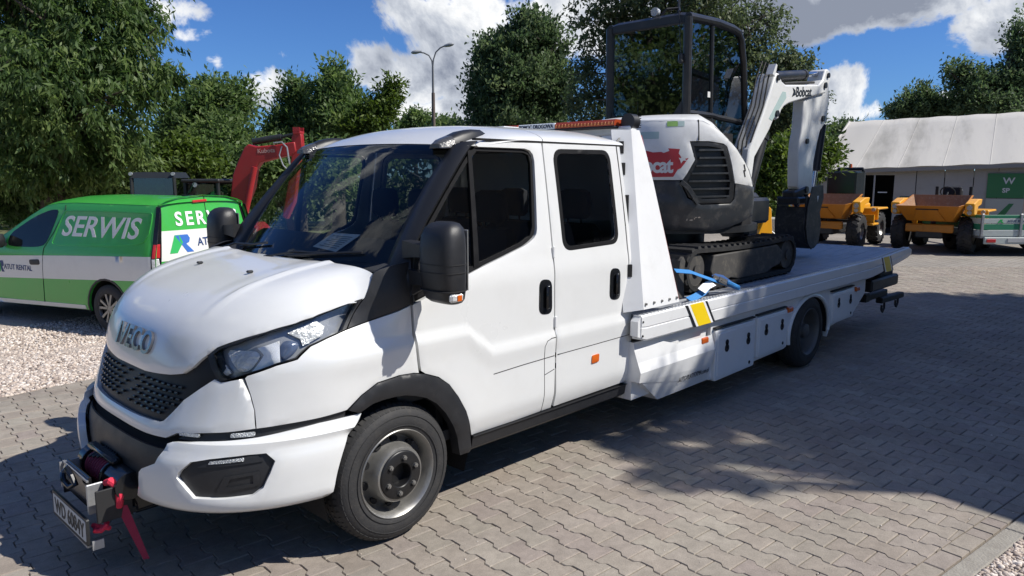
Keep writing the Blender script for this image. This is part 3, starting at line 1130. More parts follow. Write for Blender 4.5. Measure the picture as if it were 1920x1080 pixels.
# ---- grille
gr_near = [(5.45, 0.0), (5.45, -4), (5.6, -16.8), (5.68, -18), (7.05, -24.8), (7.6, -29.4), (8.3, -36), (9.1, -38), (10.6, -33.2), (9.75, -28.2), (9.0, -25), (8.6, -21.3), (8.4, -16), (8.2, -8), (8.1, 0.0)]
gfull = gr_near[:-1] + [(8.1, 0)] + [(s, -p) for s, p in gr_near[::-1][1:-1]]
grille = obj('grille', fpanel(gfull, off=-.022, thick=.02), M['grille'], truck, smooth=45)
mbg = MB()
inn = densify([(s * FSC[0], p * FSC[1]) for s, p in [(5.9, 0), (5.95, -15), (7.0, -21.5), (8.0, -22), (7.95, -14), (7.85, 0), (7.95, 14), (8.0, 22), (7.0, 21.5), (5.95, 15)]], .02)
row = 0
s_ = 5.9
while s_ < 8.1:
    p_ = -24 + (row % 2) * 1.35
    while p_ < 24:
        if pip(np.array([s_ * FSC[0]]), np.array([p_ * FSC[1]]), inn)[0]:
            a = np.array([s_]); b = np.array([p_])
            c = SF(a, b)[0]; n = surf_normals(SF, a, b, (0.3, 0, .75), *FEPS)[0]
            tg = (SF(a, b + .2) - SF(a, b - .2))[0]; tg /= np.linalg.norm(tg)
            upv = np.cross(n, tg)
            mtx = Matrix([Vector(tg), Vector(upv), Vector(n)]).transposed()
            mbg.box(c + n * -.014, (.026, .012, .014), mtx, ch=.003)
        p_ += 2.7
    s_ += .30; row += 1
go_ = obj('grille_studs', mbg, M['gloss'], grille, smooth=0)
go_['kind'] = 'stuff'

# ---- upper bumper cover around the grille
up = [(8.36, -35.4), (8.21, -38.2), (8.44, -45.9), (7.61, -49.6), (6.81, -52.1), (5.74, -53.6), (5.55, -44.7), (5.40, -35.2), (5.12, -24.8), (4.55, -20.5), (4.42, -11.6), (4.43, 0.0)]
dn = [(5.5, 0.0), (5.52, -3.6), (5.66, -16.8), (5.8, -18.2), (7.16, -24.6), (7.69, -29.2)]
upper_out = up + [(s, -p) for s, p in up[::-1][1:]] + [(s, -p) for s, p in dn[::-1]] + dn[1:]
PROF2 = PROF.copy(); PROF2[3] = (-1.0, .60, 1.0); PROF2[4] = (-.997, .665, 1.004); PROF2[5] = (-.987, .72, 1.004)


def SFU(s, ph):
    """front surface without the ledge over the bumper"""
    global PROF
    keep_ = PROF; PROF = PROF2
    r_ = SF(s, ph); PROF = keep_
    return r_


front_panel = obj('front_panel', panel(upper_out, SFU, .025, scale=FSC, eps=FEPS, ref=(.3, 0, .75), thick=.03, rnd=.004), M['white'], truck, smooth=50)

# ---- bumper, one moulding per side with the fog-lamp opening
bump = [(5.16, -54.4), (5.01, -45.2), (4.88, -35.0), (4.66, -27.5), (4.25, -25.2), (3.61, -24.0), (3.03, -22.4), (2.6, -17.0), (2.4, -15.8), (1.75, -15.1), (.8, -12.6), (.3, -12.6), (.12, -20),
        (.08, -34), (.08, -50), (.12, -66), (.4, -74), (1.2, -77.6), (2.9, -80.2), (5.6, -84.6), (5.56, -73.6), (5.38, -64.1)]
fog = [(2.53, -31.0), (2.83, -32.0), (3.36, -35.7), (3.55, -42), (3.63, -46.9), (3.70, -54), (3.68, -59.6), (3.21, -62.4), (2.63, -61.1), (2.0, -59.0), (1.72, -55.6), (1.66, -46.9), (1.68, -36.7)]


def bump_relief(a, b):
    """rolled upper shoulder and lower lip"""
    r = .010 * np.exp(-((a - 4.35) / .22) ** 2) - .010 * np.exp(-((a - 3.85) / .3) ** 2)
    return r - .034 * np.clip((1.25 - a) / .75, 0, 1) ** 1.3 + .004 * np.exp(-((a - 1.35) / .12) ** 2)


mbb = fpanel(bump, step=.024, holes=[fog], thick=.035, rnd=.004, offf=bump_relief)
bumpers = pair('bumper', mbb, M['white'], smooth=50)
fogbig = [(2.4, -29.5), (3.4, -34), (3.85, -60), (3.2, -64), (1.9, -61), (1.5, -56), (1.5, -35)]
for k, bo in enumerate(bumpers):
    mi = fpanel(fogbig, off=-.024, thick=0, step=.03)
    ins = MB(); ins.join(mi)
    a = fpanel([(3.05, -36), (3.45, -38), (3.62, -57), (3.25, -59)], off=-.014, thick=.012, step=.03); ins.join(a)
    b2 = fpanel([(1.85, -44), (2.6, -47), (2.75, -58), (2.1, -58)], off=-.014, thick=.015, step=.03, holes=[[(2.1, -47.5), (2.5, -49), (2.6, -56), (2.2, -56)]]); ins.join(b2)
    lam = fpanel([(3.25, -41.5), (3.42, -42), (3.55, -53), (3.36, -53)], off=-.010, thick=.006, step=.02)
    if k:
        ins = ins.mirrored(1); lam = lam.mirrored(1)
    io = obj('fog_insert', ins, M['black'], bo, smooth=30)
    obj('fog_lamp', lam, M['ledlens'], bo)
# lower intake, dark
lo_in = [(.7, 0.0), (.7, -15), (2.6, -19), (3.5, -27), (4.5, -29), (4.5, 0.0)]
obj('lower_intake', fpanel(lo_in[:-1] + [(4.5, 0)] + [(s, -p) for s, p in lo_in[::-1][1:-1]], off=-.055, thick=.02), M['black'], truck)
# strobe lamps in the slot above the bumper
slot = [(4.95, -25), (5.0, -40), (5.1, -56), (5.75, -54.5), (5.55, -44), (5.3, -28)]
pair('lamp_slot', fpanel(slot, off=-.018, thick=.02), M['black'])
for lst in ([(5.10, -26.0), (5.14, -33.8), (5.38, -33.8), (5.33, -26.0)], [(5.20, -45.2), (5.26, -53.6), (5.56, -53.6), (5.50, -45.2)]):
    lp = round_corners([(s * FSC[0], p * FSC[1]) for s, p in lst], .012)
    lp = [(s / FSC[0], p / FSC[1]) for s, p in lp]
    pair('strobe_lamp', fpanel(lp, off=.002, thick=.012, step=.012, rnd=.002), M['ledlens'])

# ---- headlights
SREF = (0.6, 0.2, 0.9)


def spanel(outline, **k):
    k.setdefault('ref', SREF)
    return panel(outline, SS, k.pop('step', 0.035), **k)


HEAD = [(-.789, 1.090), (-.792, 1.03), (-.785, .985), (-.772, .973), (-.695, 1.007), (-.583, 1.049), (-.499, 1.070), (-.465, 1.094), (-.428, 1.118), (-.334, 1.145), (-.23, 1.170), (-.18, 1.235), (-.128, 1.304),
        (-.294, 1.261), (-.462, 1.221), (-.587, 1.194), (-.668, 1.167), (-.735, 1.133), (-.762, 1.118)]
M['lamphouse'] = pm('lamp_housing', (.34, .35, .365), .25, metal=.35, var=.3, vscale=9)
hl = pair('headlight', spanel(HEAD, off=-.050, thick=.0, step=.03), M['lamphouse'], smooth=45)
HCEN = np.mean(HEAD, 0)
inner = [tuple(HCEN + (np.array(p) - HCEN) * .93) for p in HEAD]
frame_ = spanel(HEAD, off=-.004, thick=.05, step=.03, holes=[inner])
lens_ = spanel([tuple(HCEN + (np.array(p) - HCEN) * .965) for p in HEAD], off=.003, thick=0, step=.03)
lampA = [(-.742, 1.113), (-.701, 1.112), (-.651, 1.112), (-.633, 1.096), (-.647, 1.074), (-.685, 1.025), (-.711, 1.013), (-.725, 1.022), (-.737, 1.06)]
chromeA = [(-.640, 1.124), (-.546, 1.155), (-.566, 1.060), (-.682, 1.018), (-.640, 1.072), (-.622, 1.096)]
blueA = [(-.535, 1.155), (-.479, 1.150), (-.463, 1.129), (-.496, 1.094), (-.560, 1.064), (-.556, 1.105)]
greyA = [(-.505, 1.185), (-.365, 1.228), (-.325, 1.199), (-.347, 1.160), (-.422, 1.134), (-.452, 1.124), (-.455, 1.155)]
markA = [(-.772, 1.052), (-.758, 1.050), (-.748, 1.010), (-.762, .995), (-.775, 1.01)]
M['bluelens'] = pm('bluish_projector', (.09, .12, .20), .08, coat=.6, var=.5, vscale=30)
M['lampglass'] = pm('ribbed_reflector', (.66, .67, .67), .22, metal=.25, var=.4, vscale=22, bump=.9, bscale=50)
M['reflector'] = pm('bright_reflector', (.86, .87, .88), .28, metal=.25, var=.05)
for k, h in enumerate(hl):
    def mm(mb):
        return mb.mirrored(1) if k else mb
    obj('frame', mm(frame_), M['black'], h)
    obj('lamp', mm(spanel(smoothpoly(lampA, 1), off=-.030, thick=.02, step=.02, rnd=.006)), M['lampglass'], h)
    obj('reflector', mm(spanel(chromeA, off=-.038, thick=.01, step=.02)), M['reflector'], h)
    obj('projector', mm(spanel(smoothpoly(blueA, 2), off=-.028, thick=.02, step=.02, rnd=.012)), M['bluelens'], h)
    obj('turn_lamp', mm(spanel(greyA, off=-.032, thick=.01, step=.02)), M['lampglass'], h)
    obj('marker_lamp', mm(spanel(markA, off=-.03, thick=.01, step=.02)), M['lampglass'], h)
    obj('lens', mm(lens_), M['lens'], h)

# ---- front wings
ARCHO = [(-.277, .783), (-.203, .84), (-.108, .884), (.027, .895), (.12, .889), (.199, .870), (.29, .832), (.364, .775), (.43, .69), (.482, .60), (.525, .48), (.545, .37), (.53, .345)]
ARCHI = [(.450, .350), (.425, .46), (.381, .55), (.33, .63), (.269, .695), (.2, .742), (.124, .770), (.06, .787), (-.01, .793), (-.08, .793), (-.142, .787), (-.219, .757)]
fender = [(-.698, .990), (-.687, .916), (-.680, .843), (-.683, .762), (-.56, .770), (-.418, .777), (-.285, .787)] + [(a, b + .004) for a, b in ARCHO[1:4]] + [(.12, .893), (.155, .886), (.125, 1.06), (.114, 1.245), (.037, 1.222), (-.118, 1.188),
          (-.225, 1.165), (-.334, 1.139), (-.424, 1.112), (-.461, 1.087), (-.496, 1.062), (-.583, 1.041), (-.69, 1.000)]
fenders = pair('fender', spanel(fender, step=.028, thick=.025), M['white'], smooth=50)
pair('wheel_arch_trim', spanel(ARCHO + ARCHI, off=.012, thick=.06, rnd=.008, step=.03), M['black'], smooth=50)
# dark gap under the wing where it meets the bumper
pair('bumper_gap', spanel([(-.70, .70), (-.285, .735), (-.28, .80), (-.69, .775)], off=-.02, thick=.01), M['black'])
# arch liner
li = []
for k in range(19):
    t = R(-28) + (R(208) + R(28)) * k / 18 - 0
    t = math.pi - (math.pi * 1.24) * k / 18 + .12 * math.pi
    li.append([(.06 + .475 * math.cos(t), y, .40 + .46 * math.sin(t)) for y in (-.965, -.8, -.62, -.42)])
ml = MB().grid(li)
pair('wheel_arch_liner', ml, M['inner'])

# ---- doors
doorF = [(.131, 1.246), (.142, 1.06), (.172, .893), (.199, .874), (.29, .838), (.366, .780), (.433, .695), (.487, .604), (.53, .485), (.548, .440), (.9, .438), (1.236, .443), (1.246, .70), (1.238, 1.21), (1.246, 1.67),
         (1.258, 2.10), (.95, 2.096), (.735, 2.090), (.70, 2.076), (.715, 2.064), (1.10, 2.064), (1.145, 2.054), (1.168, 2.03), (1.174, 1.99), (1.150, 1.78), (1.126, 1.585), (1.115, 1.555), (1.092, 1.532), (1.05, 1.511), (1.004, 1.492), (.80, 1.438), (.589, 1.385), (.40, 1.330)]
M['tintglass'] = glass('dark_tint_glass', (.46, .50, .52), .015, .05)
M['seam'] = pm('seam_dark', (.02, .02, .021), .8)


def handle(x, z):
    mb = MB()
    oval = round_corners([(x - .062, z - .105), (x + .062, z - .115), (x + .058, z + .10), (x - .058, z + .112)], .05, 5)
    mb.join(spanel(oval, off=.006, thick=.012, step=.02, rnd=.004))
    y = -float(ysd(x, z))
    mb.box((x, y - .022, z), (.034, .022, .15), ch=.009)
    return mb


def hinge(x, z):
    y = -float(ysd(x, z))
    return MB().box((x, y - .004, z), (.018, .016, .07), ch=.003)


fd = pair('door', spanel(doorF, step=.03, thick=.03), M['white'], smooth=50)
winF = [(.135, 1.262), (.40, 1.336), (.589, 1.391), (.80, 1.444), (1.004, 1.498), (1.05, 1.517), (1.088, 1.537), (1.110, 1.56), (1.120, 1.59), (1.144, 1.78), (1.168, 1.99), (1.162, 2.027), (1.14, 2.049), (1.10, 2.058),
        (.70, 2.058), (.664, 2.040), (.596, 1.975), (.455, 1.828), (.288, 1.645), (.2, 1.535), (.148, 1.44)]
wcen = np.mean(winF, 0)
inF = [(.255, 1.40), (.40, 1.362), (.589, 1.411), (.80, 1.463), (1.0, 1.516), (1.072, 1.548), (1.100, 1.60), (1.150, 1.98), (1.14, 2.028), (1.10, 2.042), (.712, 2.042), (.625, 1.972), (.47, 1.812), (.33, 1.655), (.262, 1.55)]
frameF = spanel(winF, off=-.014, thick=.02, step=.035, holes=[inF])
divider = spanel([(.585, 1.40), (.625, 1.41), (.668, 2.045), (.640, 2.045)], off=-.008, thick=.02)
glassF = spanel([tuple(wcen + (np.array(p) - wcen) * .985) for p in inF], off=-.024, thick=0, step=.05)
glassF = spanel(inF, off=-.024, thick=0, step=.05)
flap = [(1.145, .60), (1.140, .86), (1.160, .893), (1.20, .905), (1.236, .905), (1.236, .60)]
for k, d in enumerate(fd):
    def mm(mb):
        return mb.mirrored(1) if k else mb
    fr = obj('window_frame', mm(frameF), M['seal'], d)
    obj('window_divider', mm(divider), M['seal'], d)
    obj('window_glass', mm(glassF), M['sideglass'], d)
    obj('handle', mm(handle(1.157, 1.17)), M['gloss'], d, smooth=40)
    for z in (1.435, 1.0):
        obj('hinge', mm(hinge(1.249, z)), M['bedwhite'], d)
    lines = strip_on(SS, [(1.140, .44), (1.145, .60), (1.140, .86), (1.160, .893), (1.20, .905), (1.238, .905)], .005, .03, off=.001, ref=SREF)
    lines.join(strip_on(SS, [(.70, .772), (.95, .781), (1.236, .787)], .006, .05, off=.001, ref=SREF))
    lines.join(strip_on(SS, [(1.145, .68), (1.236, .70)], .005, .03, off=.001, ref=SREF))
    obj('panel_seam', mm(lines), M['seam'], d)
doorR = [(1.263, .445), (1.7, .448), (2.062, .452), (2.050, .90), (2.030, 1.28), (2.033, 1.83), (2.030, 2.108), (1.65, 2.106), (1.270, 2.102), (1.258, 1.67), (1.250, 1.21), (1.258, .70)]
rd = None
winR = round_corners([(1.350, 2.068), (1.945, 2.074), (1.940, 1.445), (1.345, 1.432)], .085, 6)
winRi = round_corners([(1.380, 2.040), (1.915, 2.046), (1.910, 1.473), (1.375, 1.460)], .065, 6)
rd = pair('door', spanel(doorR, step=.035, thick=.03, holes=[winRi]), M['white'], smooth=50)
sealR = spanel(winR, off=.006, thick=.014, step=.04, holes=[winRi], rnd=.005)
privR = spanel(winRi, off=-.006, thick=0, step=.06, rnd=0)
mark = spanel(round_corners([(1.615, .665), (1.69, .668), (1.693, .722), (1.618, .719)], .01, 2), off=.010, thick=.012, step=.02)
for k, d in enumerate(rd):
    def mm(mb):
        return mb.mirrored(1) if k else mb
    obj('window_seal', mm(sealR), M['seal'], d, smooth=40)
    obj('window_glass', mm(privR), M['tintglass'], d)
    obj('handle', mm(handle(1.873, 1.175)), M['gloss'], d, smooth=40)
    obj('marker_lamp', mm(mark), M['amber'], d)
    obj('panel_seam', mm(strip_on(SS, [(1.268, .788), (1.65, .791), (2.05, .796)], .006, .05, off=.001, ref=SREF)), M['seam'], d)
# sills
sill = MB()
prof = [(.435, 1.0), (.425, .985), (.36, .975), (.335, .94), (.335, .80), (.43, .80)]
sill.loft([[(x, -w, z) for z, w in prof] for x in (.552, .9, 1.3, 1.7, 2.06)])
pair('sill', sill, M['black'])

# ---- rear corner of the cab and back wall
zz = np.linspace(.45, 2.10, 18)
ring = []
for z in zz:
    w = float(ysd(2.03, z))
    q = [(2.040, -w + .001), (2.068, -w), (2.088, -w + .012), (2.103, -w + .04), (2.108, -w + .09), (2.108, 0)]
    q = q + [(x, -y) for x, y in q[::-1][1:]]
    ring.append([(x, y, z) for x, y in q])
obj('cab_back', MB().grid(ring), M['white'], truck, smooth=50)


# ---- roof
def xtop(y):
    return .53 + .10 * (y / .85) ** 2


def ztop(y):
    return 2.092 - .022 * (y / .8) ** 2


def roof_pt(x, y):
    W_ = .872
    u = min(1, abs(y) / W_)
    xf = xtop(y)
    h = .124 * (1 - math.exp(-(max(0, x - xf)) / .22)) * (1 - .35 * max(0, (x - 1.75) / .35) ** 3)
    base = 2.112 * sst_(xf, x) + ztop(y) * (1 - sst_(xf, x))
    return (x, y, base + h * (1 - u ** 2.6) ** .55 - .02 * 0)


def sst_(xf, x):
    t = min(1, max(0, (x - xf) / .5)); return t * t * (3 - 2 * t)


def roof_piece(x0, x1):
    P = []
    ys = [-.872 + 0.0, -.868, -.86, -.84, -.81, -.76, -.68, -.58, -.44, -.3, -.15, 0]
    ys = ys + [-y for y in ys[::-1][1:]]
    for k in range(15):
        t = k / 14
        row = []
        for y in ys:
            a = xtop(y) + .004 if x0 is None else x0
            row.append(roof_pt(a + (x1 - a) * t, y))
        P.append(row)
    return MB().grid(P)


obj('roof_panel', roof_piece(None, 1.264), M['white'], truck, smooth=60)
mbr = roof_piece(1.270, 2.108)
obj('roof_panel', mbr, M['white'], truck, smooth=60)
# gutter line under the roof edge, header above the doors
pair('roof_gutter', MB().loft([[(x, -.872, 2.112), (x, -.868, 2.100), (x, -.84, 2.100), (x, -.84, 2.112)] for x in (.70, 1.2, 1.7, 2.085)]), M['seam'])
obj('roof_hatch', MB().box((1.55, -.22, 2.226), (.16, .24, .022), ch=.009), M['white'], truck)

# ---- windscreen and pillars


def W(t, y):
    t = np.asarray(t, float); y = np.asarray(y, float)
    xb = -.115 + .235 * (y / .85) ** 2; zb = 1.425 - .02 * (y / .85) ** 2
    xt = .53 + .10 * (y / .85) ** 2; zt = 2.092 - .022 * (y / .8) ** 2
    b = .028 * np.sin(np.pi * t)
    return np.stack([xb + (xt - xb) * t - b * .75, y, zb + (zt - zb) * t + b * .65], -1)


ws = [(0, -.80), (1, -.765), (1, .765), (0, .80)]
windscreen = obj('windshield', panel(ws, W, .06, scale=(.9, 1), thick=0, ref=(.8, 0, 1.2)), M['glass'], truck, smooth=60)
band = panel([(.955, -.77), (1.0, -.77), (1.0, .77), (.955, .77)], W, .05, scale=(.9, 1), thick=0, off=-.004, ref=(.8, 0, 1.2))
band.join(panel([(0, -.80), (.055, -.80), (.045, 0), (.055, .80), (0, .80)], W, .05, scale=(.9, 1), thick=0, off=-.004, ref=(.8, 0, 1.2)))
obj('glass_border', band, M['gloss'], windscreen)
SEAM = [(.126, 1.255), (.130, 1.36), (.140, 1.47), (.190, 1.572), (.276, 1.676), (.365, 1.772), (.455, 1.868), (.53, 1.948), (.596, 2.013), (.652, 2.064), (.705, 2.096)]
pil = []
for k, (x, z) in enumerate(SEAM):
    t = float(np.clip((z - 1.42) / .67, 0, 1))
    g = W(np.array([t]), np.array([-.80 + .035 * t]))[0]
    if z < 1.42:
        g = np.array([.03 + (z - 1.25) * .1, -.90, z])
    e = np.array([x, -float(ysd(x, z)) - .001, z])
    mid = (g + e) / 2
    out = np.array([-.75, -.62, .25]); out /= np.linalg.norm(out)
    b = .020
    pil.append([tuple(g - out * .012), tuple(g), tuple(g * .7 + e * .3 + out * b * .8), tuple(mid + out * b), tuple(g * .25 + e * .75 + out * b * .75), tuple(e), tuple(e + np.array([.03, .02, 0]))])
pair('pillar_trim', MB().grid(pil), M['pillar'], smooth=60)
# cowl between bonnet and glass with the black side pieces
cow = []
for y in np.linspace(-.86, .86, 25):
    p = SF(np.array([15.9]), np.array([math.degrees(math.copysign(math.asin(min(1, abs(y)) ** 1.5), y))]))[0]
    g = W(np.array([.02]), np.array([y]))[0]
    cow.append([(p[0] - .02, y, p[2] - .03), (p[0] + .0, y, p[2] - .012), (g[0] - .01, y, g[2] - .012), (g[0] + .02, y, g[2] - .01)])
obj('cowl', MB().grid(cow), M['black'], truck)
side = [(-.115, 1.194), (.037, 1.226), (.128, 1.25), (.130, 1.36), (.138, 1.468), (.06, 1.462), (-.03, 1.440), (-.058, 1.428), (-.09, 1.36), (-.118, 1.305), (-.175, 1.235), (-.22, 1.172)]
pair('cowl_side', spanel(side, off=-.006, thick=.02, step=.03), M['black'], smooth=45)
# wipers
for (y0, y1, t0, t1) in ((-.18, -.66, .03, .10), (.62, .12, .03, .10)):
    pts = []
    for k in range(8):
        u = k / 7
        y = y0 + (y1 - y0) * u; t = t0 + (t1 - t0) * u
        q = W(np.array([t]), np.array([y]))[0]
        pts.append((q[0] - .012, q[1], q[2] + .014))
    w_ = obj('wiper', MB().tube(pts, .008, 6), M['black'], truck)
    q0 = pts[0]; q1 = pts[4]
    obj('wiper_arm', MB().tube([(q0[0] - .03, q0[1] + .22, q0[2] - .02), ((q0[0] + q1[0]) / 2 - .02, (q0[1] + q1[1]) / 2 + .1, (q0[2] + q1[2]) / 2 + .01), q1], .007, 6), M['black'], w_)

M['smoked'] = pm('smoked_lens', (.075, .075, .078), .2, metal=.1, var=.4, vscale=30, bump=.5, bscale=60)
# ---- clearance lamps on the roof front corners
for sy in (-1, 1):
    rings = []
    for (x, hw, h) in ((.53, .045, .0), (.56, .058, .022), (.63, .064, .040), (.70, .064, .046), (.78, .058, .040), (.86, .046, .022), (.90, .03, .0)):
        yc = sy * .715
        zb = roof_pt(max(x, xtop(yc) + .01), yc)[2] - .025
        rings.append([(x, yc - hw, zb), (x, yc - hw * .86, zb + .02 + h * .6), (x, yc - hw * .5, zb + .025 + h), (x, yc + hw * .5, zb + .025 + h), (x, yc + hw * .86, zb + .02 + h * .6), (x, yc + hw, zb)])
    po = obj('roof_lamp', MB().loft(rings[2:], True), M['pillar'], truck, smooth=50)
    obj('lens', MB().loft([[(p[0], p[1], p[2] + .001) for p in r_] for r_ in rings[:3]], True), M['smoked'], po, smooth=50)

# ---- door mirrors


def supell(c, a, b, n=20, e=3.2):
    P = []
    for k in range(n):
        t = 2 * math.pi * k / n
        P.append((c[0] + a * math.copysign(abs(math.cos(t)) ** (2 / e), math.cos(t)), c[1] + b * math.copysign(abs(math.sin(t)) ** (2 / e), math.sin(t)), c[2]))
    return P


for sy in (-1, 1):
    rings = []
    for (z, a, b, dx) in ((1.272, .03, .06, .03), (1.282, .052, .088, .02), (1.30, .068, .104, .012), (1.34, .078, .114, .004), (1.44, .083, .119, 0), (1.54, .084, .120, 0), (1.61, .079, .115, .003), (1.650, .067, .102, .01), (1.672, .046, .078, .018), (1.680, .02, .05, .022)):
        rings.append(supell((.165 + dx, sy * 1.195, z), a, b))
    mir = obj('door_mirror', MB().loft(rings), M['black'], truck, smooth=50)
    gm = MB()
    for z in (1.345, 1.435, 1.475):
        gm.loft([supell((.165, sy * 1.195, z + d), .0855, .1225) for d in (-.002, .002)])
    obj('mirror_seam', gm, M['seam'], mir)
    obj('mirror_glass', MB().box((.2475, sy * 1.195, 1.49), (.006, .19, .30), ch=.002), M['chrome'], mir)
    ts = MB().loft([[(.122, sy * 1.29, z), (.098, sy * 1.25, z + .004), (.150, sy * 1.312, z + .002), (.19, sy * 1.318, z)] for z in (1.292, 1.335)])
    obj('turn_signal', MB().box((.155, sy * 1.302, 1.315), (.085, .026, .042), ch=.01), M['lampglass'], mir)
    obj('turn_signal_bulb', MB().box((.165, sy * 1.3165, 1.314), (.03, .006, .03), ch=.002), M['amber'], mir)
    ar = MB()
    for z in (1.39, 1.53):
        ar.loft([[(.12 + dx, sy * y, z - h), (.20 + dx, sy * y, z - h), (.20 + dx, sy * y, z + h), (.12 + dx, sy * y, z + h)] for y, h, dx in ((.93, .045, .0), (1.02, .035, .0), (1.10, .03, .0))])
    obj('mirror_arm', ar, M['black'], mir)
    obj('mirror_foot', MB().loft([[(.10, sy * .975, 1.27), (.30, sy * .975, 1.33), (.27, sy * .955, 1.55), (.16, sy * .955, 1.52)], [(.12, sy * 1.0, 1.30), (.27, sy * 1.0, 1.345), (.25, sy * .985, 1.53), (.16, sy * .985, 1.50)]]), M['black'], mir)

# ---- wheels


def tyre(x0, y0, z0, r, w, sgn, lugs=64):
    """y0 = outer face; sgn = -1 outer face looks to -y"""
    hw = w
    prof = [(0.012, r * .60), (-.004, r * .66), (-.008, r * .76), (-.004, r * .86), (.012, r * .935), (.028, r * .965), (.05, r * .982), (hw * .5, r * .99), (hw - .05, r * .982), (hw - .028, r * .965), (hw - .012, r * .935), (hw + .004, r * .85), (hw, r * .7), (hw - .012, r * .6)]

    def f(a, rr, t):
        return (x0 + rr * math.cos(t), y0 - sgn * a, z0 + rr * math.sin(t))
    mb = MB().lathe(prof, f, 64)
    for k in range(lugs):
        t0 = 2 * math.pi * (k + .12) / lugs; t1 = 2 * math.pi * (k + .86) / lugs
        for (a0, a1, r0, r1, sk) in ((.010, .052, r * .935, r * 1.0, 0), (.060, .098, r * .97, r * 1.004, .5), (hw - .052, hw - .010, r * 1.0, r * .935, 0), (hw - .098, hw - .06, r * 1.004, r * .97, .5)):
            dt = (t1 - t0) * sk
            P = []
            for rin in (0.955, 1):
                for (a, rr, tt) in ((a0, r0, t0 + dt), (a1, r1, t0 + dt), (a1, r1, t1 + dt), (a0, r0, t1 + dt)):
                    P.append(f(a, rr * rin if rin < 1 else rr, tt))
            mb.hexa(P)
    for rr, a in ((.84, -.0065), (.70, -.009)):
        mb.tube([f(a, r * rr, 2 * math.pi * k / 48) for k in range(48)], .0025, 5, closed=True)
    return mb


M['hubblack'] = pm('hub_black', (.012, .012, .013), .4, spec=.4, var=.1)


def make_front_wheel(sgn):
    x0, z0 = .022, .368
    y0 = sgn * .985
    w_ = obj('wheel', tyre(x0, y0, z0, .368, .225, sgn), M['rubber'], truck, smooth=40)

    def f(a, rr, t):
        return (x0 + rr * math.cos(t), y0 + sgn * a, z0 + rr * math.sin(t))
    rim = MB().lathe([(-.02, .215), (.002, .226), (.006, .232), (.002, .236), (-.012, .232)], f, 56)
    rim.lathe([(-.02, .216), (-.04, .206), (-.075, .200), (-.088, .192), (-.080, .178), (-.055, .163), (-.02, .152), (.006, .146), (.016, .140), (.018, .128)], f, 56)
    ro = obj('rim', rim, M['steel'], w_, smooth=40)
    for k in range(10):
        t = 2 * math.pi * k / 10 + .2
        c = Vector(f(-.063, .172, t))
        nrm = Vector((math.cos(t) * .45, sgn * .75, math.sin(t) * .45)).normalized()
        rad = Vector((math.cos(t), 0, math.sin(t)))
        tg = nrm.cross(rad).normalized(); ra = tg.cross(nrm).normalized()
        P = [c + nrm * .010 + tg * math.cos(u) * .021 + ra * math.sin(u) * .0165 for u in [2 * math.pi * j / 14 for j in range(14)]]
        obj('rim_hole', MB().loft([P, [p - nrm * .03 for p in P]]), M['inner'], ro)
    hub = MB().lathe([(.017, .130), (.024, .127), (.028, .120), (.028, .066), (.024, .062), (-.03, .058), (-.03, .0)], f, 48)
    ho = obj('hub_cover', hub, M['hubblack'], w_, smooth=40)
    for k in range(6):
        t = 2 * math.pi * k / 6 + .35
        nb = MB()
        c = f(.028, .093, t)
        d = Vector((0, sgn, 0))
        nb.cyl(Vector(c) - d * .004, Vector(c) + d * .0012, .022, .021, 16)
        obj('nut_well', nb, M['inner'], ho)
        nb = MB().cyl(Vector(c) - d * .002, Vector(c) + d * .014, .0135, .0125, 6).cyl(Vector(c) + d * .012, Vector(c) + d * .019, .007, .006, 8)
        obj('wheel_nut', nb, M['steel'], ho)
    return w_


for sg in (-1, 1):
    make_front_wheel(sg)
RX = 5.06
for sg in (-1, 1):
    y0 = sg * 1.075
    w_ = obj('wheel', tyre(RX, y0, .368, .368, .215, sg), M['rubber'], truck, smooth=40)
    obj('inner_tyre', tyre(RX, y0 - sg * .27, .368, .368, .215, sg, 40), M['rubber'], w_, smooth=40)

    def f(a, rr, t):
        return (RX + rr * math.cos(t), y0 + sg * a, .368 + rr * math.sin(t))
    rim = MB().lathe([(-.02, .215), (.002, .226), (.006, .232), (.002, .236), (-.012, .232)], f, 48)
    rim.lathe([(-.02, .216), (-.05, .206), (-.10, .200), (-.13, .188), (-.145, .16), (-.150, .12), (-.150, .09), (-.11, .085), (-.03, .07), (-.02, .05), (-.02, 0)], f, 48)
    obj('rim', rim, M['dirtyrim'], w_, smooth=40)

# ---- chassis, engine bay bulk, fuel tank, exhaust
ch = MB()
for sg in (-1, 1):
    ch.box((3.2, sg * .42, .56), (8.0, .08, .20))
ch.box((-.1, 0, .50), (1.2, .9, .40)).box((1.0, 0, .42), (1.6, .7, .18)).box((5.06, 0, .37), (.16, 1.5, .14)).box((.02, 0, .36), (.14, 1.5, .12))
ch.cyl((2.3, .4, .45), (3.4, .4, .45), .16, n=16)
obj('chassis', ch, M['chassis'], truck)
ff = MB().box((1.05, 0, .46), (1.95, 1.84, .06))
ff.box((.42, 0, .95), (.05, 1.7, .95))
obj('cab_floor', ff, M['interior'], truck)

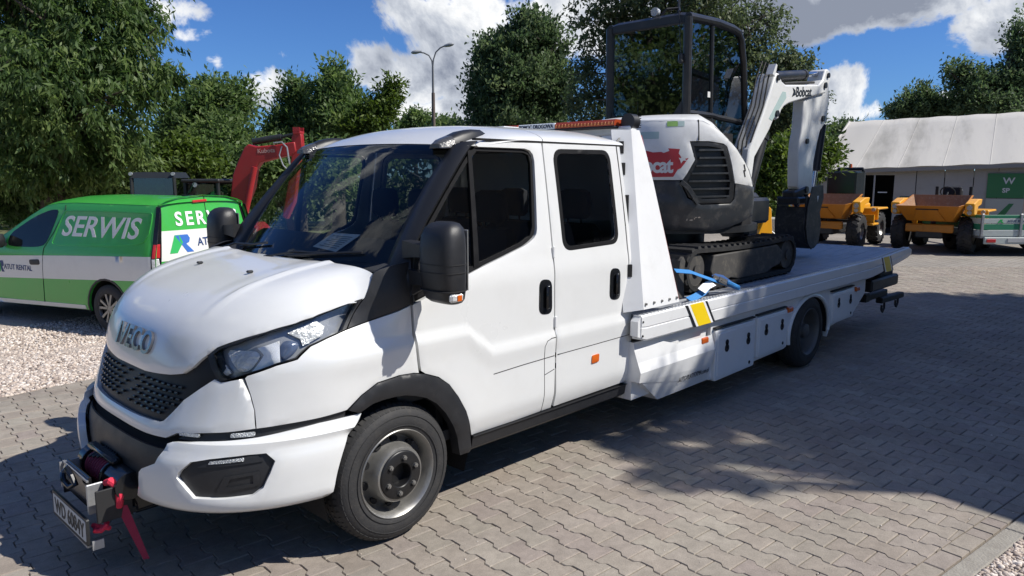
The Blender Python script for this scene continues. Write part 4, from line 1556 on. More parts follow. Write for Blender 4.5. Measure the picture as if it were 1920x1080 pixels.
# ---- interior: dashboard, steering wheel, seats
dash = MB()
dash.loft([[(x0_, y, z0_) for x0_, z0_ in ((.02, 1.405), (.12, 1.450), (.33, 1.542), (.42, 1.52), (.47, 1.42), (.45, 1.05), (.42, .7), (.1, .7), (.0, 1.2))] for y in (-.90, -.5, 0, .5, .90)])
obj('dashboard', dash, M['interior'], truck, smooth=30)
stw = MB()
cs = Vector((.62, -.42, 1.33)); ax = Vector((-.45, 0, .9)).normalized()
u = Vector((0, 1, 0)); v_ = ax.cross(u)
stw.tube([cs + (u * math.cos(t) + v_ * math.sin(t)) * .20 for t in [2 * math.pi * k / 32 for k in range(32)]], .016, 8, closed=True)
stw.cyl(cs - ax * .02, cs + ax * .02, .07, .06, 16)
for t in (0, math.pi, -math.pi / 2):
    stw.cyl(cs, cs + (u * math.cos(t) + v_ * math.sin(t)) * .2, .015, n=6)
stw.cyl(cs, cs - ax * .35, .03, n=10)
obj('steering_wheel', stw, M['black'], truck)


def seat(x, y, w, head=True):
    mb = MB()
    mb.box((x + .02, y, .86), (.52, w, .16), ch=.05)
    mb.loft([[(x + .22 + .0, y - w / 2, .9), (x + .36, y - w / 2, .92), (x + .36, y + w / 2, .92), (x + .22, y + w / 2, .9)], [(x + .27, y - w * .52, 1.2), (x + .40, y - w * .48, 1.2), (x + .40, y + w * .48, 1.2), (x + .27, y + w * .52, 1.2)],
             [(x + .32, y - w * .44, 1.50), (x + .43, y - w * .4, 1.52), (x + .43, y + w * .4, 1.52), (x + .32, y + w * .44, 1.50)], [(x + .36, y - w * .34, 1.56), (x + .43, y - w * .3, 1.57), (x + .43, y + w * .3, 1.57), (x + .36, y + w * .34, 1.56)]])
    if head:
        mb.loft([supell((x + .40, y, z), a, b, 16, 3) for z, a, b in ((1.60, .035, .10), (1.63, .05, .135), (1.72, .052, .14), (1.79, .045, .125), (1.81, .025, .08))])
        for s in (-.06, .06):
            mb.cyl((x + .40, y + s, 1.54), (x + .40, y + s, 1.62), .008, n=6)
    return mb


for (x, y, w) in ((.80, -.48, .50), (.80, .22, .46), (.80, .66, .40)):
    obj('seat', seat(x, y, w), M['seatfab'], truck, smooth=40)
for y in (-.6, 0, .6):
    obj('rear_seat', seat(1.52, y, .54), M['seatfab'], truck, smooth=40)
obj('headliner', MB().box((1.32, 0, 2.085), (1.3, 1.6, .02)), M['interior'], truck)

# document lying on the dashboard
pp = MB()
dq = [(.123, -.318, 1.472), (.312, -.29, 1.557), (.302, -.018, 1.553), (.146, -.037, 1.483)]
pp.hexa([(a, b, c) for a, b, c in dq] + [(a, b, c + .002) for a, b, c in dq])
paper = obj('paper_sheet', pp, M['paper'], None, smooth=0)
tag(paper, 'printed white paper sheet lying on the dashboard behind the windshield', 'paper')
pl = MB()
for k in range(7):
    t = .14 + k * .11
    e0 = Vector(dq[0]).lerp(Vector(dq[1]), t); e1 = Vector(dq[3]).lerp(Vector(dq[2]), t)
    a = e0.lerp(e1, .12); b = e0.lerp(e1, .85 - (k % 3) * .1)
    d_ = (Vector(dq[1]) - Vector(dq[0])).normalized() * .005
    pl.add([a - d_ + Vector((0, 0, .0035)), b - d_ + Vector((0, 0, .0035)), b + d_ + Vector((0, 0, .0035)), a + d_ + Vector((0, 0, .0035))], [(0, 1, 2, 3)])
obj('printed_lines', pl, pm('ink_grey', (.35, .38, .38), .8), paper, smooth=0)

# ---- winch and number plate in front of the bumper
wn = empty('winch', (0, 0, 0), parent=truck)
fr = MB()
fr.box((-.99, -.02, .30), (.34, .52, .03)).box((-1.12, .235, .36), (.16, .012, .16)).box((-1.12, -.275, .36), (.16, .012, .16))
obj('winch_tray', fr, M['chassis'], wn, bevel=.004)
dr = MB().cyl((-1.05, .16, .43), (-1.05, -.12, .43), .055, n=20).cyl((-1.05, .165, .43), (-1.05, .15, .43), .085, n=20).cyl((-1.05, -.11, .43), (-1.05, -.125, .43), .085, n=20)
dr.cyl((-1.05, -.125, .43), (-1.05, -.30, .43), .075, .07, n=20).cyl((-1.05, .165, .43), (-1.05, .26, .43), .07, n=20)
dr.box((-1.06, .02, .515), (.05, .36, .03), ch=.008).box((-.98, -.02, .50), (.10, .28, .07), ch=.015)
for k in range(6):
    dr.cyl((-1.12 + .01 * k, .06 - .03 * k, .50 + .004 * k), (-1.02, .07 - .03 * k, .53), .008, n=6)
dr.box((-.97, .02, .38), (.16, .62, .22), ch=.03)
obj('winch_motor', dr, M['gloss'], wn, smooth=40, bevel=.003)
rp_ = MB()
for k in range(9):
    y = .13 - k * .027
    rp_.tube([(-1.05 + .064 * math.cos(t), y - .013 * t / 6.28, .43 + .064 * math.sin(t)) for t in [2 * math.pi * j / 18 for j in range(19)]], .011, 6)
obj('winch_rope', rp_, pm('dark_red_rope', (.22, .02, .05), .8, bump=.6, bscale=120), wn)
fl = MB().box((-1.19, -.02, .40), (.014, .34, .17), ch=.005)
obj('fairlead', fl, M['gloss'], wn)
bk = MB().box((-1.175, .185, .40), (.09, .010, .13)).box((-1.175, -.19, .375), (.075, .012, .15), ch=.004).box((-1.20, -.0, .465), (.012, .37, .010))
obj('winch_bracket', bk, M['galv'], wn)
hk = [(-1.20 + .0, .10, .46), (-1.235, .08, .44), (-1.245, .04, .42), (-1.235, -.02, .40), (-1.22, -.06, .42), (-1.225, -.03, .455), (-1.225, .04, .475)]
obj('winch_hook', MB().tube(hk, .014, 8), M['gloss'], wn)
sl = [(-1.13, -.21, .445), (-1.12, -.245, .46), (-1.10, -.275, .44), (-1.095, -.285, .39), (-1.10, -.275, .34), (-1.115, -.25, .325)]
obj('winch_sling', MB().tube(sl, [.016, .02, .02, .02, .018, .012], 8), M['red'], wn)
obj('winch_shackle', MB().tube([(-1.19, -.215, .245), (-1.20, -.24, .235), (-1.185, -.265, .24), (-1.16, -.265, .255), (-1.15, -.24, .26)], .013, 8).tube([(-1.20, -.20, .25), (-1.15, -.28, .245)], .011, 8), M['red'], wn)
tl = []
for k in range(9):
    u = k / 8
    c = Vector((-1.09 + .06 * u, -.275 - .10 * u, .335 - .26 * u))
    wd = .034 * (1 - .45 * u)
    tl.append([c + Vector((-wd * .6, wd * .5, 0)), c + Vector((wd * .6, -wd * .5, .004))])
obj('sling_tail', MB().grid(tl), pm('dark_red_strap', (.28, .015, .05), .75, bump=.4, bscale=200), wn)
# plate: measured corners give a slightly yawed plate
pc = Vector((-1.241, .015, .235)); py = Vector((.003, -1, .016)).normalized(); pz = Vector((.026, .016, 1)).normalized(); pn = pz.cross(py).normalized()
if pn.x > 0:
    pn = -pn


def plate_pt(a, b, c):
    return pc + py * a + pz * b + pn * c


pb = MB().prism(round_corners([(-.268, -.065), (.268, -.065), (.268, .065), (-.268, .065)], .012, 3), plate_pt, -.012, 0)
plate = obj('number_plate', pb, M['blackfilm'], wn, smooth=30)
pb = MB().prism(round_corners([(-.252, -.048), (.252, -.048), (.252, .052), (-.252, .052)], .008, 3), plate_pt, -.002, .0016)
obj('plate_face', pb, M['plate'], plate, smooth=0)
tm = text_mb('WD 6084Y', .108, .0006, bold=.002, spacing=1.0)
xs = [p[0] for p in tm.v]; ys = [p[1] for p in tm.v]
kx = .46 / (max(xs) - min(xs)); ky = .078 / (max(ys) - min(ys))
x0_ = (max(xs) + min(xs)) / 2; y0_ = (max(ys) + min(ys)) / 2
warp(tm, lambda a, b, c: plate_pt((a - x0_) * kx + .006, (b - y0_) * ky + .002, .003 + c))
obj('plate_lettering', tm, M['blackfilm'], plate, smooth=0)
obj('plate_bracket', MB().box((-1.215, .015, .165), (.05, .50, .010)).box((-1.20, -.262, .175), (.05, .008, .045)), M['galv'], wn)

# ================================================================== FLATBED BODY (parts of the tow truck)
BY = 1.12                                # half width of the bed
# deck: ribbed aluminium planks, each a plank of its own
deck = empty('deck', (0, 0, 0), parent=truck)
npl = 14
pw = (2 * BY - .10) / npl
for k in range(npl):
    y = -BY + .05 + pw * (k + .5)
    mb = MB()
    st = [(2.10, .928), (4.5, .930), (6.8, .938), (7.93, .992)]
    mb.loft([[(x, y - pw / 2 + .002, z - .03), (x, y + pw / 2 - .002, z - .03), (x, y + pw / 2 - .002, z - .003), (x, y + pw / 2 - .006, z), (x, y - pw / 2 + .006, z), (x, y - pw / 2 + .002, z - .003)] for x, z in st])
    obj('deck_plank', mb, M['deck'], deck, smooth=20)
obj('deck_bearer', MB().box((4.9, 0, .82), (5.4, 1.9, .14)), M['chassis'], deck)
# side rails
railT = [(2.03, .945), (4.5, .952), (6.87, .962), (7.95, 1.015)]


def rail(sy):
    mb = MB()
    rings = []
    for (x, zt, zb) in ((2.03, .945, .775), (2.10, .946, .757), (4.5, .952, .755), (6.65, .961, .752), (6.9, .964, .770), (7.6, .998, .842), (7.95, 1.015, .880), (8.06, .985, .905)):
        h = zt - zb
        y1 = BY
        rings.append([(x, sy * (y1 - .07), zt), (x, sy * (y1 - .012), zt), (x, sy * y1, zt - .012), (x, sy * y1, zb + h * .56), (x, sy * (y1 - .006), zb + h * .53), (x, sy * (y1 - .006), zb + h * .51), (x, sy * (y1 - .001), zb + h * .48), (x, sy * (y1 - .004), zb + .012), (x, sy * (y1 - .015), zb), (x, sy * (y1 - .08), zb)])
    mb.loft(rings)
    return mb


def tread_studs(sy):
    """bright raised checker bars along the top edge of the rail"""
    mb = MB()
    x = 2.06; k = 0
    while x < 7.9:
        z = np.interp(x, [2.03, 4.5, 6.87, 7.95], [.945, .952, .962, 1.015])
        a = R(45 if k % 2 else -45)
        mb.box((x, sy * (BY - .024 - (k % 2) * .022), z + .002), (.036, .010, .008), ('Z', a))
        x += .023; k += 1
    return mb


for sy in (-1, 1):
    rl = obj('side_rail', rail(sy), M['bedwhite'], truck, smooth=30)
    o = obj('tread_strip', tread_studs(sy), M['alu'], rl, smooth=0)
    o['kind'] = 'stuff'
    yy = sy * (BY + .0025)

    def on_rail(poly, mat, d=0.0, nm='rail_stripe'):
        mb = MB()
        mb.prism(poly, lambda a, b, t: (a, sy * (BY + t), b), -.012, .003 + d)
        return obj(nm, mb, mat, rl, smooth=0)

    def slant(x0, x1, zt, zb, sl):
        return [(x0 + sl, zb), (x1 + sl, zb), (x1, zt), (x0, zt)]
    for (xa, zt, zb) in ((2.60, .942, .762), (6.93, .960, .778)):
        sl = .135
        on_rail(slant(xa, xa + .03, zt, zb, sl), M['blackfilm'])
        on_rail(slant(xa + .032, xa + .062, zt, zb, sl), M['whitefilm'])
        on_rail(slant(xa + .064, xa + .254, zt, zb, sl), M['yellow'])
        on_rail(slant(xa + .256, xa + .286, zt, zb, sl), M['whitefilm'])
        on_rail(slant(xa + .288, xa + .318, zt, zb, sl), M['blackfilm'])
        if xa > 5:
            pass
    # rivet bolts at the front end
    for z in (.80, .90):
        obj('bolt', MB().cyl((2.045, sy * (BY - .02), z), (2.045, sy * (BY + .004), z), .008, n=8), M['seam'], rl)
    # rail end cap
    obj('rail_end', MB().prism([(2.028, .790), (2.028, .935), (1.995, .905), (1.995, .80)], lambda a, b, t: (a, sy * t, b), BY - .07, BY - .008), M['bedwhite'], rl, smooth=20)

# headboard: folded side wings, top beam, mesh between
for sy in (-1, 1):
    B0 = [(2.06, .985), (2.52, .985)]; T0 = [(2.235, 2.222), (2.372, 2.232)]
    yb, yt = BY - .005, .85
    rings = []
    for t in (0, .35, .7, .9, 1.0):
        z = .985 + (2.225 - .985) * t
        y = yb + (yt - yb) * t
        xf = 2.055 + (2.235 - 2.055) * t
        xr = 2.52 + (2.372 - 2.52) * (t if t < .9 else 1.0)
        if t > .95:
            xr -= .035
        fold = .075
        rings.append([(xf - .10, sy * (y - .10), z - .02 * (1 - t)), (xf, sy * y, z), (xf + .42 * (xr - xf), sy * (y + .004), z), (xr, sy * y, z), (xr, sy * (y - .03), z), (xf + .02, sy * (y - .03), z), (xf - .08, sy * (y - .12), z)])
    hb = obj('headboard_wing', MB().loft(rings), M['bedwhite'], truck, smooth=12)
    for k in range(5):
        x = 2.085 + k * .10
        obj('bolt', MB().cyl((x, sy * (yb - .01), 1.02), (x, sy * (yb + .006), 1.02), .009, n=8), M['steel'], hb)
    # dark slots on the inner fold
    for z in (1.25, 1.62, 1.95, 2.1):
        t = (z - .985) / 1.24
        y = yb + (yt - yb) * t; xf = 2.055 + .18 * t
        obj('slot', MB().box((xf - .055, sy * (y - .056), z), (.03, .03, .085 if z != 1.62 else .3), ('Z', R(45) * sy)), M['seam'], hb)
    obj('wing_edge', MB().tube([(2.523, sy * (BY - .016), 1.0), (2.45, sy * .97, 1.62), (2.375, sy * .84, 2.19)], .006, 6), pm('red_edge_tape', (.45, .05, .04), .5), hb)
hbm = MB()
hbm.box((2.30, 0, 2.225), (.10, 1.66, .06), ch=.01)
for k in range(13):
    y = -.78 + k * .13
    hbm.box((2.30, y, 1.60), (.025, .025, 1.22))
for z in (1.0, 1.4, 1.8):
    hbm.box((2.30, 0, z), (.03, 1.9 - (z - 1) * .25, .03))
obj('headboard_frame', hbm, M['bedwhite'], truck, smooth=20)

# roof light bar: amber ends, lit-sign box in the middle, work lamp
M['barlens'] = pm('dark_amber_bar', (.36, .055, .018), .2, coat=.4, var=.2, vscale=50)
lb = MB().box((2.30, 0, 2.248), (.20, 1.46, .018), ch=.006)
lbo = obj('light_bar', lb, M['black'], truck)
for y0_, y1_ in ((-.725, -.165), (.245, .725)):
    mb = MB()
    yc = (y0_ + y1_) / 2; w = y1_ - y0_
    mb.loft([[(x, y0_, z) for x, z in ((2.205, 2.259), (2.203, 2.286), (2.22, 2.304), (2.38, 2.304), (2.397, 2.286), (2.395, 2.259))], [(x, y1_, z) for x, z in ((2.205, 2.259), (2.203, 2.286), (2.22, 2.304), (2.38, 2.304), (2.397, 2.286), (2.395, 2.259))]])
    am = obj('amber_module', mb, M['barlens'], lbo, smooth=40)
    lds = MB()
    n = 18
    for k in range(n):
        y = y0_ + w * (k + .5) / n
        lds.loft([[(2.2025, y - .011, 2.267), (2.2025, y + .011, 2.267), (2.2025, y, 2.289)], [(2.199, y - .008, 2.270), (2.199, y + .008, 2.270), (2.199, y, 2.285)]])
    obj('led_row', lds, pm('amber_led', (.70, .26, .08), .3, var=.2, vscale=80), am, smooth=0)
mb = MB().box((2.30, .04, 2.278), (.17, .39, .052), ch=.006)
sg_ = obj('sign_box', mb, pm('lit_sign_white', (.78, .82, .84), .4), lbo)
tx = text_mb('POMOC DROGOWA', .05, .0008, bold=.001)
xs = [p[0] for p in tx.v]; kx = .36 / (max(xs) - min(xs)); xm = (max(xs) + min(xs)) / 2
warp(tx, lambda a, b, c: (2.2145 - c * 2 - .001, .04 - (a - xm) * kx, 2.280 + b * .82))
obj('sign_lettering', tx, pm('navy_ink', (.02, .03, .07), .5), sg_, smooth=0)
wl = MB().cyl((2.27, -.80, 2.285), (2.34, -.80, 2.285), .052, .056, 20).cyl((2.26, -.80, 2.285), (2.272, -.80, 2.285), .058, .058, 20)
for k in range(6):
    wl.box((2.35, -.80, 2.245 + k * .016), (.03, .09, .006))
wl.box((2.32, -.78, 2.225), (.03, .03, .04))
wlo = obj('work_lamp', wl, M['black'], truck, smooth=40)
obj('lamp_cable', MB().tube([(2.32, -.80, 2.23), (2.25, -.80, 2.205), (2.16, -.80, 2.16), (2.12, -.80, 2.13)], .006, 6), M['black'], wlo)

# toolbox skirts under the bed
for sy in (-1, 1):
    def pl3(poly, y0, y1):
        return MB().prism(poly, lambda a, b, t: (a, sy * t, b), y0, y1)
    sk = MB()
    # forward moulded box: three faceted bands
    A = [(2.045, .742), (2.05, .478), (2.38, .255), (3.10, .262), (3.10, .742)]
    bands = [[(2.045, .742), (3.10, .742), (3.10, .70), (2.40, .70), (2.045, .68)], [(2.045, .68), (2.40, .70), (2.55, .66), (3.10, .64), (3.10, .60), (2.045, .60)],
             [(2.045, .60), (3.10, .60), (3.10, .53), (2.045, .53)], [(2.045, .53), (3.10, .53), (3.10, .40), (2.048, .46)], [(2.048, .46), (3.10, .40), (3.10, .262), (2.38, .255), (2.05, .478)]]
    V, F = [], []
    yo = {.742: 1.045, .70: 1.06, .68: 1.055, .66: 1.085, .64: 1.075, .60: 1.085, .53: 1.112, .46: 1.10, .40: 1.085, .262: 1.045, .255: 1.04, .478: 1.10}
    for b in bands:
        o = len(V)
        V += [(x, sy * yo[z], z) for x, z in b]
        F.append(tuple(range(o, o + len(b))))
    sk.add(V, F)
    sk.box((2.57, sy * .78, .52), (1.04, .50, .40))
    sk.add([(2.045, sy * y, z) for y, z in ((1.045, .742), (1.055, .68), (1.085, .60), (1.112, .53), (1.10, .46), (.6, .46), (.6, .742))], [tuple(range(7))])
    sk.add([(2.05, sy * 1.10, .478), (2.38, sy * 1.04, .255), (2.38, sy * .6, .255), (2.05, sy * .6, .478)], [(0, 1, 2, 3)])
    so = obj('side_box', sk, M['bedwhite'], truck, smooth=12, recalc=False)
    # long skirt panel behind with the wheel arch cut out
    arch = [(RX + .475 * math.cos(t), .40 + .36 * math.sin(t) * (.85 if math.sin(t) > 0 else 1)) for t in [math.pi * 1.10 - (math.pi * 1.2) * k / 16 for k in range(17)]]
    sk2 = [(3.10, .742), (3.10, .262)] + [(4.50, .285)] + [(RX - .50, .30), (RX - .49, .40)] + [(RX + .48 * math.cos(t), .38 + .345 * math.sin(t)) for t in [math.pi - math.pi * k / 14 for k in range(15)]] + [(RX + .50, .235), (RX + .56, .33), (6.30, .40), (6.62, .58), (6.62, .742)]
    mb = MB().prism(sk2, lambda a, b, t: (a, sy * t, b), 1.02, 1.062)
    obj('skirt_panel', mb, M['bedwhite'], truck, smooth=12)
    # rounded edge moulding over the arch
    pts = [(RX + .49 * math.cos(t), sy * 1.072, .38 + .352 * math.sin(t)) for t in [math.pi * 1.06 - math.pi * 1.12 * k / 20 for k in range(21)]]
    obj('rear_mudguard', MB().tube(pts, .02, 8), M['bedwhite'], truck)
    li = []
    for k in range(17):
        t = math.pi * 1.08 - math.pi * 1.16 * k / 16
        li.append([(RX + .478 * math.cos(t), sy * y, .38 + .345 * math.sin(t)) for y in (1.06, .8, .5)])
    obj('rear_arch_liner', MB().grid(li), M['inner'], truck)
    for (x0_, x1_, z0_, z1_) in ((3.13, 3.83, .245, .665), (3.875, 4.48, .305, .672), (5.575, 6.20, .36, .692)):
        dp = round_corners([(x0_, z0_), (x1_, z0_ + .01), (x1_, z1_), (x0_, z1_)], .03, 4)
        d = MB().prism(dp, lambda a, b, t: (a, sy * t, b), 1.05, 1.094)
        cx_, cz_ = (x0_ + x1_) / 2, (z0_ + z1_) / 2
        do = obj('toolbox_door', d, M['bedwhite'], truck, smooth=30, bevel=.010, seg=3)
        dp2 = [(cx_ + (a - cx_) * .90, cz_ + (b - cz_) * .86) for a, b in dp]
        obj('door_recess', MB().prism(dp2, lambda a, b, t: (a, sy * t, b), 1.09, 1.0985), M['bedwhite'], do, smooth=30, bevel=.004)
        w = x1_ - x0_
        for fx in (.26, .80):
            x = x0_ + w * fx
            z = z0_ + (z1_ - z0_) * .66
            latch = MB()
            latch.cyl((x, sy * 1.094, z - .022), (x, sy * 1.104, z - .022), .034, .032, 18).cyl((x, sy * 1.094, z + .026), (x, sy * 1.104, z + .026), .026, .024, 18)
            latch.box((x, sy * 1.106, z + .0), (.012, .008, .05))
            obj('latch', latch, M['gloss'], do, smooth=30)
        obj('key_lock', MB().cyl((x0_ + w * .85, sy * 1.094, z0_ + .06), (x0_ + w * .85, sy * 1.103, z0_ + .06), .015, n=12), M['seam'], do)
        obj('door_lip', MB().box((cx_, sy * 1.075, z1_ + .02), (w, .035, .014), ch=.004), M['seam'], do)
    for (x, z) in ((2.97, .615), (4.56, .655), (6.32, .66)):
        obj('marker_lamp', MB().box((x, sy * 1.078, z), (.10, .035, .05), ch=.008), M['amber'], truck)
    tx = text_mb('AUTO-PLATFORMA.com.pl', .052, .0006, shear=.3)
    xs = [p[0] for p in tx.v]; kx = .46 / (max(xs) - min(xs)); xm = (max(xs) + min(xs)) / 2
    warp(tx, lambda a, b, c: (2.83 + (a - xm) * kx * (1 if sy < 0 else -1), sy * (1.0825 + c + (.37 - .345) * .0), .362 + b))
    obj('side_lettering', tx, M['blackfilm'], so, smooth=0)
# rear: light box, under-lift arm with crossbar
rr = MB().box((6.95, 0, .72), (1.3, 1.7, .12)).box((7.55, 0, .68), (.5, 2.0, .13), ch=.02)
obj('rear_frame', rr, M['chassis'], truck)
obj('rear_lamp_box', MB().box((7.35, -.98, .62), (.95, .16, .14), ch=.02), M['black'], truck)
obj('rear_lamp', MB().box((7.845, -.93, .62), (.03, .22, .10), ch=.01), M['redlens'], truck)
obj('rear_lamp', MB().box((7.845, .93, .62), (.04, .30, .11), ch=.01), M['redlens'], truck)
obj('tow_eye', MB().tube([(8.0 + .04 * math.cos(t), -.62, .74 + .03 * math.sin(t)) for t in [2 * math.pi * k / 14 for k in range(14)]], .010, 6, closed=True).tube([(7.8, -.62, .72), (7.96, -.62, .74)], .012, 6), M['steel'], truck)
ul = MB().box((7.55, -.2, .40), (1.7, .14, .12), ch=.01).box((7.75, -.80, .39), (.85, .08, .08), ch=.01).box((7.4, -.5, .40), (.12, .7, .10))
uo = obj('under_lift_arm', ul, M['chassis'], truck)
cb = MB().box((8.22, -.86, .315), (.75, .09, .075), ('Z', R(-3)), ch=.012)
for x_ in (7.95, 8.5):
    cb.tube([(x_ + .05, -.86, .28), (x_ + .06, -.86, .20), (x_, -.86, .155), (x_ - .05, -.86, .19), (x_ - .045, -.86, .25)], .014, 8)
obj('under_lift_crossbar', cb, M['chassis'], uo, smooth=30)

# ================================================================== MINI EXCAVATOR ON THE BED


def lobj(name, mb, mat, parent, org, **k):
    mb2 = MB(); mb2.v = [(p[0] - org[0], p[1] - org[1], p[2] - org[2]) for p in mb.v]; mb2.f = mb.f; mb2.mi = mb.mi
    return obj(name, mb2, mat, parent, **k)


M['exwhite'] = pm('excavator_white', (.74, .745, .73), .38, coat=.3, var=.05, vscale=3, dirt=.22, dirtcol=(.33, .31, .28))
M['exgrey'] = pm('excavator_grey', (.030, .033, .037), .42, var=.15, vscale=4, dirt=.35, dirtcol=(.22, .20, .17), coat=.15)
M['exblack'] = pm('excavator_black', (.018, .019, .021), .38, var=.2, dirt=.18, dirtcol=(.10, .09, .08))
M['track'] = pm('track_rubber', (.014, .014, .014), .8, dirt=.4, dirtcol=(.06, .054, .046), vscale=6, bump=.4, bscale=50)
M['trackframe'] = pm('dusty_track_frame', (.055, .052, .048), .75, dirt=.7, dirtcol=(.15, .135, .11), vscale=5)
M['exglass'] = glass('excavator_glass', (.22, .28, .31), .01, .09)
M['decal'] = pm('red_decal', (.47, .035, .045), .4, var=.12, dirt=.25, dirtcol=(.35, .1, .1))
M['decalwhite'] = pm('white_decal', (.70, .70, .69), .45)
M['greensticker'] = pm('green_sticker', (.26, .46, .12), .5)
M['palesticker'] = pm('pale_sticker', (.40, .52, .50), .5)
M['rod'] = pm('cylinder_rod', (.62, .63, .64), .15, metal=1.0)
M['wornsteel'] = pm('worn_bucket_steel', (.030, .031, .034), .5, metal=.35, dirt=.5, dirtcol=(.15, .14, .13), vscale=7)

EO = (4.1, 0, .932)
exc = empty('mini_excavator', EO)
tag(exc, 'white and grey mini excavator chained on the truck bed', 'excavator')


def HS(a, z):
    """round tail of the house"""
    a = np.asarray(a, float); z = np.asarray(z, float)
    r = .88 - .055 * np.clip((z - 2.05) / .35, 0, 1) ** 2 - .02 * np.clip((1.62 - z) / .2, 0, 1)
    t = np.radians(a)
    return np.stack([4.1 + r * np.cos(t), r * np.sin(t), z], -1)


def hpanel(o, **k):
    k.setdefault('scale', (.0154, 1.0)); k.setdefault('ref', (4.1, 0, 1.9)); k.setdefault('eps', (.1, .002))
    return panel(o, HS, k.pop('step', .04), **k)


gril = [(223.4, 2.187), (234.2, 2.187), (243.5, 2.167), (245.4, 2.149), (249.3, 1.991), (252.3, 1.831), (252.0, 1.707), (249.7, 1.67), (230.9, 1.664), (223.7, 1.719), (219.3, 1.841), (222.1, 1.923), (226.0, 2.035), (224.6, 2.102)]
cov = [(95, 1.866), (150, 1.866), (205, 1.866), (218.2, 1.866), (219.8, 1.866), (222.4, 1.926), (226.4, 2.037), (225.0, 2.102), (223.2, 2.195), (234.2, 2.196), (243.8, 2.176), (246.2, 2.152), (250.0, 1.991), (252.8, 1.838), (269.6, 1.806), (269.6, 1.829), (264.4, 1.956), (256.4, 2.084), (247.7, 2.208), (238.6, 2.320), (231.2, 2.372), (223.1, 2.380), (211.5, 2.38), (202.9, 2.38), (190, 2.38), (150, 2.38), (95, 2.38)]
cover = lobj('engine_cover', hpanel(cov, thick=.03, rnd=.006, step=.035), M['exwhite'], exc, EO, smooth=45)
# crease between the two cover pieces
cs_ = MB(); cs_.join(strip_on(HS, [(228.5, 2.375), (228.3, 2.20)], .012, .04, scale=(.0154, 1), eps=(.1, .002), ref=(4.1, 0, 1.9), off=.001))
lobj('cover_seam', cs_, M['seam'], cover, EO)
cap = []
ang = np.concatenate([np.linspace(95, 231, 18), np.array([238.6, 247.7, 256.4, 264.4, 269.6])])
ztop_ = np.interp(ang, [95, 231.2, 238.6, 247.7, 256.4, 264.4, 269.6], [2.378, 2.370, 2.318, 2.206, 2.082, 1.954, 1.827])
for a, z in zip(ang, ztop_):
    p = HS(np.array([a]), np.array([z]))[0]
    q = np.array([4.22, np.clip(p[1] * .75, -.16, .78), z])
    row = []
    for t, dz in ((0, -.004), (.06, .022), (.15, .045), (.4, .075), (1, .09)):
        r_ = p * (1 - t) + q * t
        row.append((r_[0], r_[1], r_[2] + dz * (1 if z > 2.3 else .5)))
    cap.append(row)
lobj('cover_top', MB().grid(cap), M['exwhite'], cover, EO, smooth=60)
# side grille: dark pan with separate louvres
go = lobj('side_grille', hpanel(gril, off=-.035, thick=.02), M['exblack'], exc, EO)
ring_ = [(a, z) for a, z in gril]
gc = np.mean(gril, 0)
gi = [tuple(gc + (np.array(p) - gc) * np.array([.80, .86])) for p in gril]
lobj('grille_frame', hpanel(gril, off=-.004, thick=.03, holes=[gi], step=.03), M['exblack'], go, EO)
for k in range(7):
    z = 1.715 + k * .066
    a0 = np.interp(z, [1.70, 1.84, 1.92, 2.03, 2.10, 2.19], [226, 223, 225, 229, 228.5, 227]); a1 = np.interp(z, [1.70, 1.83, 1.99, 2.15, 2.19], [249, 249, 246.5, 243, 241])
    lobj('louvre', hpanel([(a0, z), (a1, z + .004), (a1 - .2, z + .020), (a0 + .2, z + .016)], off=-.002, thick=.03, step=.05, rnd=.003), M['exgrey'], go, EO)
# grey counterweight below
cw = [(95, 1.44), (205, 1.44), (222, 1.425), (235, 1.42), (247, 1.44), (262, 1.50), (272, 1.545), (272, 1.80), (253.5, 1.832), (252.8, 1.70), (250, 1.660), (231, 1.654), (223, 1.71), (218.6, 1.838), (218.4, 1.858), (205, 1.858), (95, 1.858)]


def dent(a, z):
    return -.02 * np.clip((z - 1.70) / .05, 0, 1) * np.clip((216 - a) / 4, 0, 1) - .012 * np.exp(-((z - 1.60) / .012) ** 2)


cwo = lobj('counterweight', hpanel(cw, thick=.05, rnd=.008, offf=dent, step=.03), M['exgrey'], exc, EO, smooth=40)
lobj('counterweight_rib', strip_on(HS, [(219, 1.85), (223, 1.80), (229, 1.665)], .045, .03, scale=(.0154, 1), eps=(.1, .002), ref=(4.1, 0, 1.7), off=.004, h=.012), M['exgrey'], cwo, EO)
scr = MB()
for k in range(10):
    a0 = 222 + rng.uniform(0, 9); z0 = 1.50 + rng.uniform(0, .05); w = rng.uniform(.4, 2.0); h = rng.uniform(.004, .012)
    scr.join(hpanel([(a0, z0), (a0 + w * .5, z0 - h * .4), (a0 + w, z0 + h * .3), (a0 + w * .7, z0 + h), (a0 + w * .2, z0 + h * .8)], off=.0015, thick=0, rnd=0))
o = lobj('paint_scratches', scr, pm('bare_scratch', (.42, .36, .30), .6, var=.3), cwo, EO)
o['kind'] = 'stuff'
# house floor
hf = MB()
hf.prism([(4.1 + .84 * math.cos(R(a)), .84 * math.sin(R(a))) for a in range(0, 360, 15)], lambda a, b, t: (a, b, t), 1.40, 1.46)
hf.cyl((4.1, 0, 1.24), (4.1, 0, 1.41), .36, n=28)
hf.box((4.75, .33, 1.56), (1.25, .98, .22), ch=.03)
hf.box((4.95, -.36, 1.55), (.55, .34, .26), ch=.03)
lobj('house_floor', hf, M['exblack'], exc, EO)
lobj('inner_block', MB().cyl((4.1, 0, 1.46), (4.1, 0, 1.79), .79, n=32).box((4.05, .1, 2.0), (.9, 1.1, .6)), M['inner'], exc, EO)
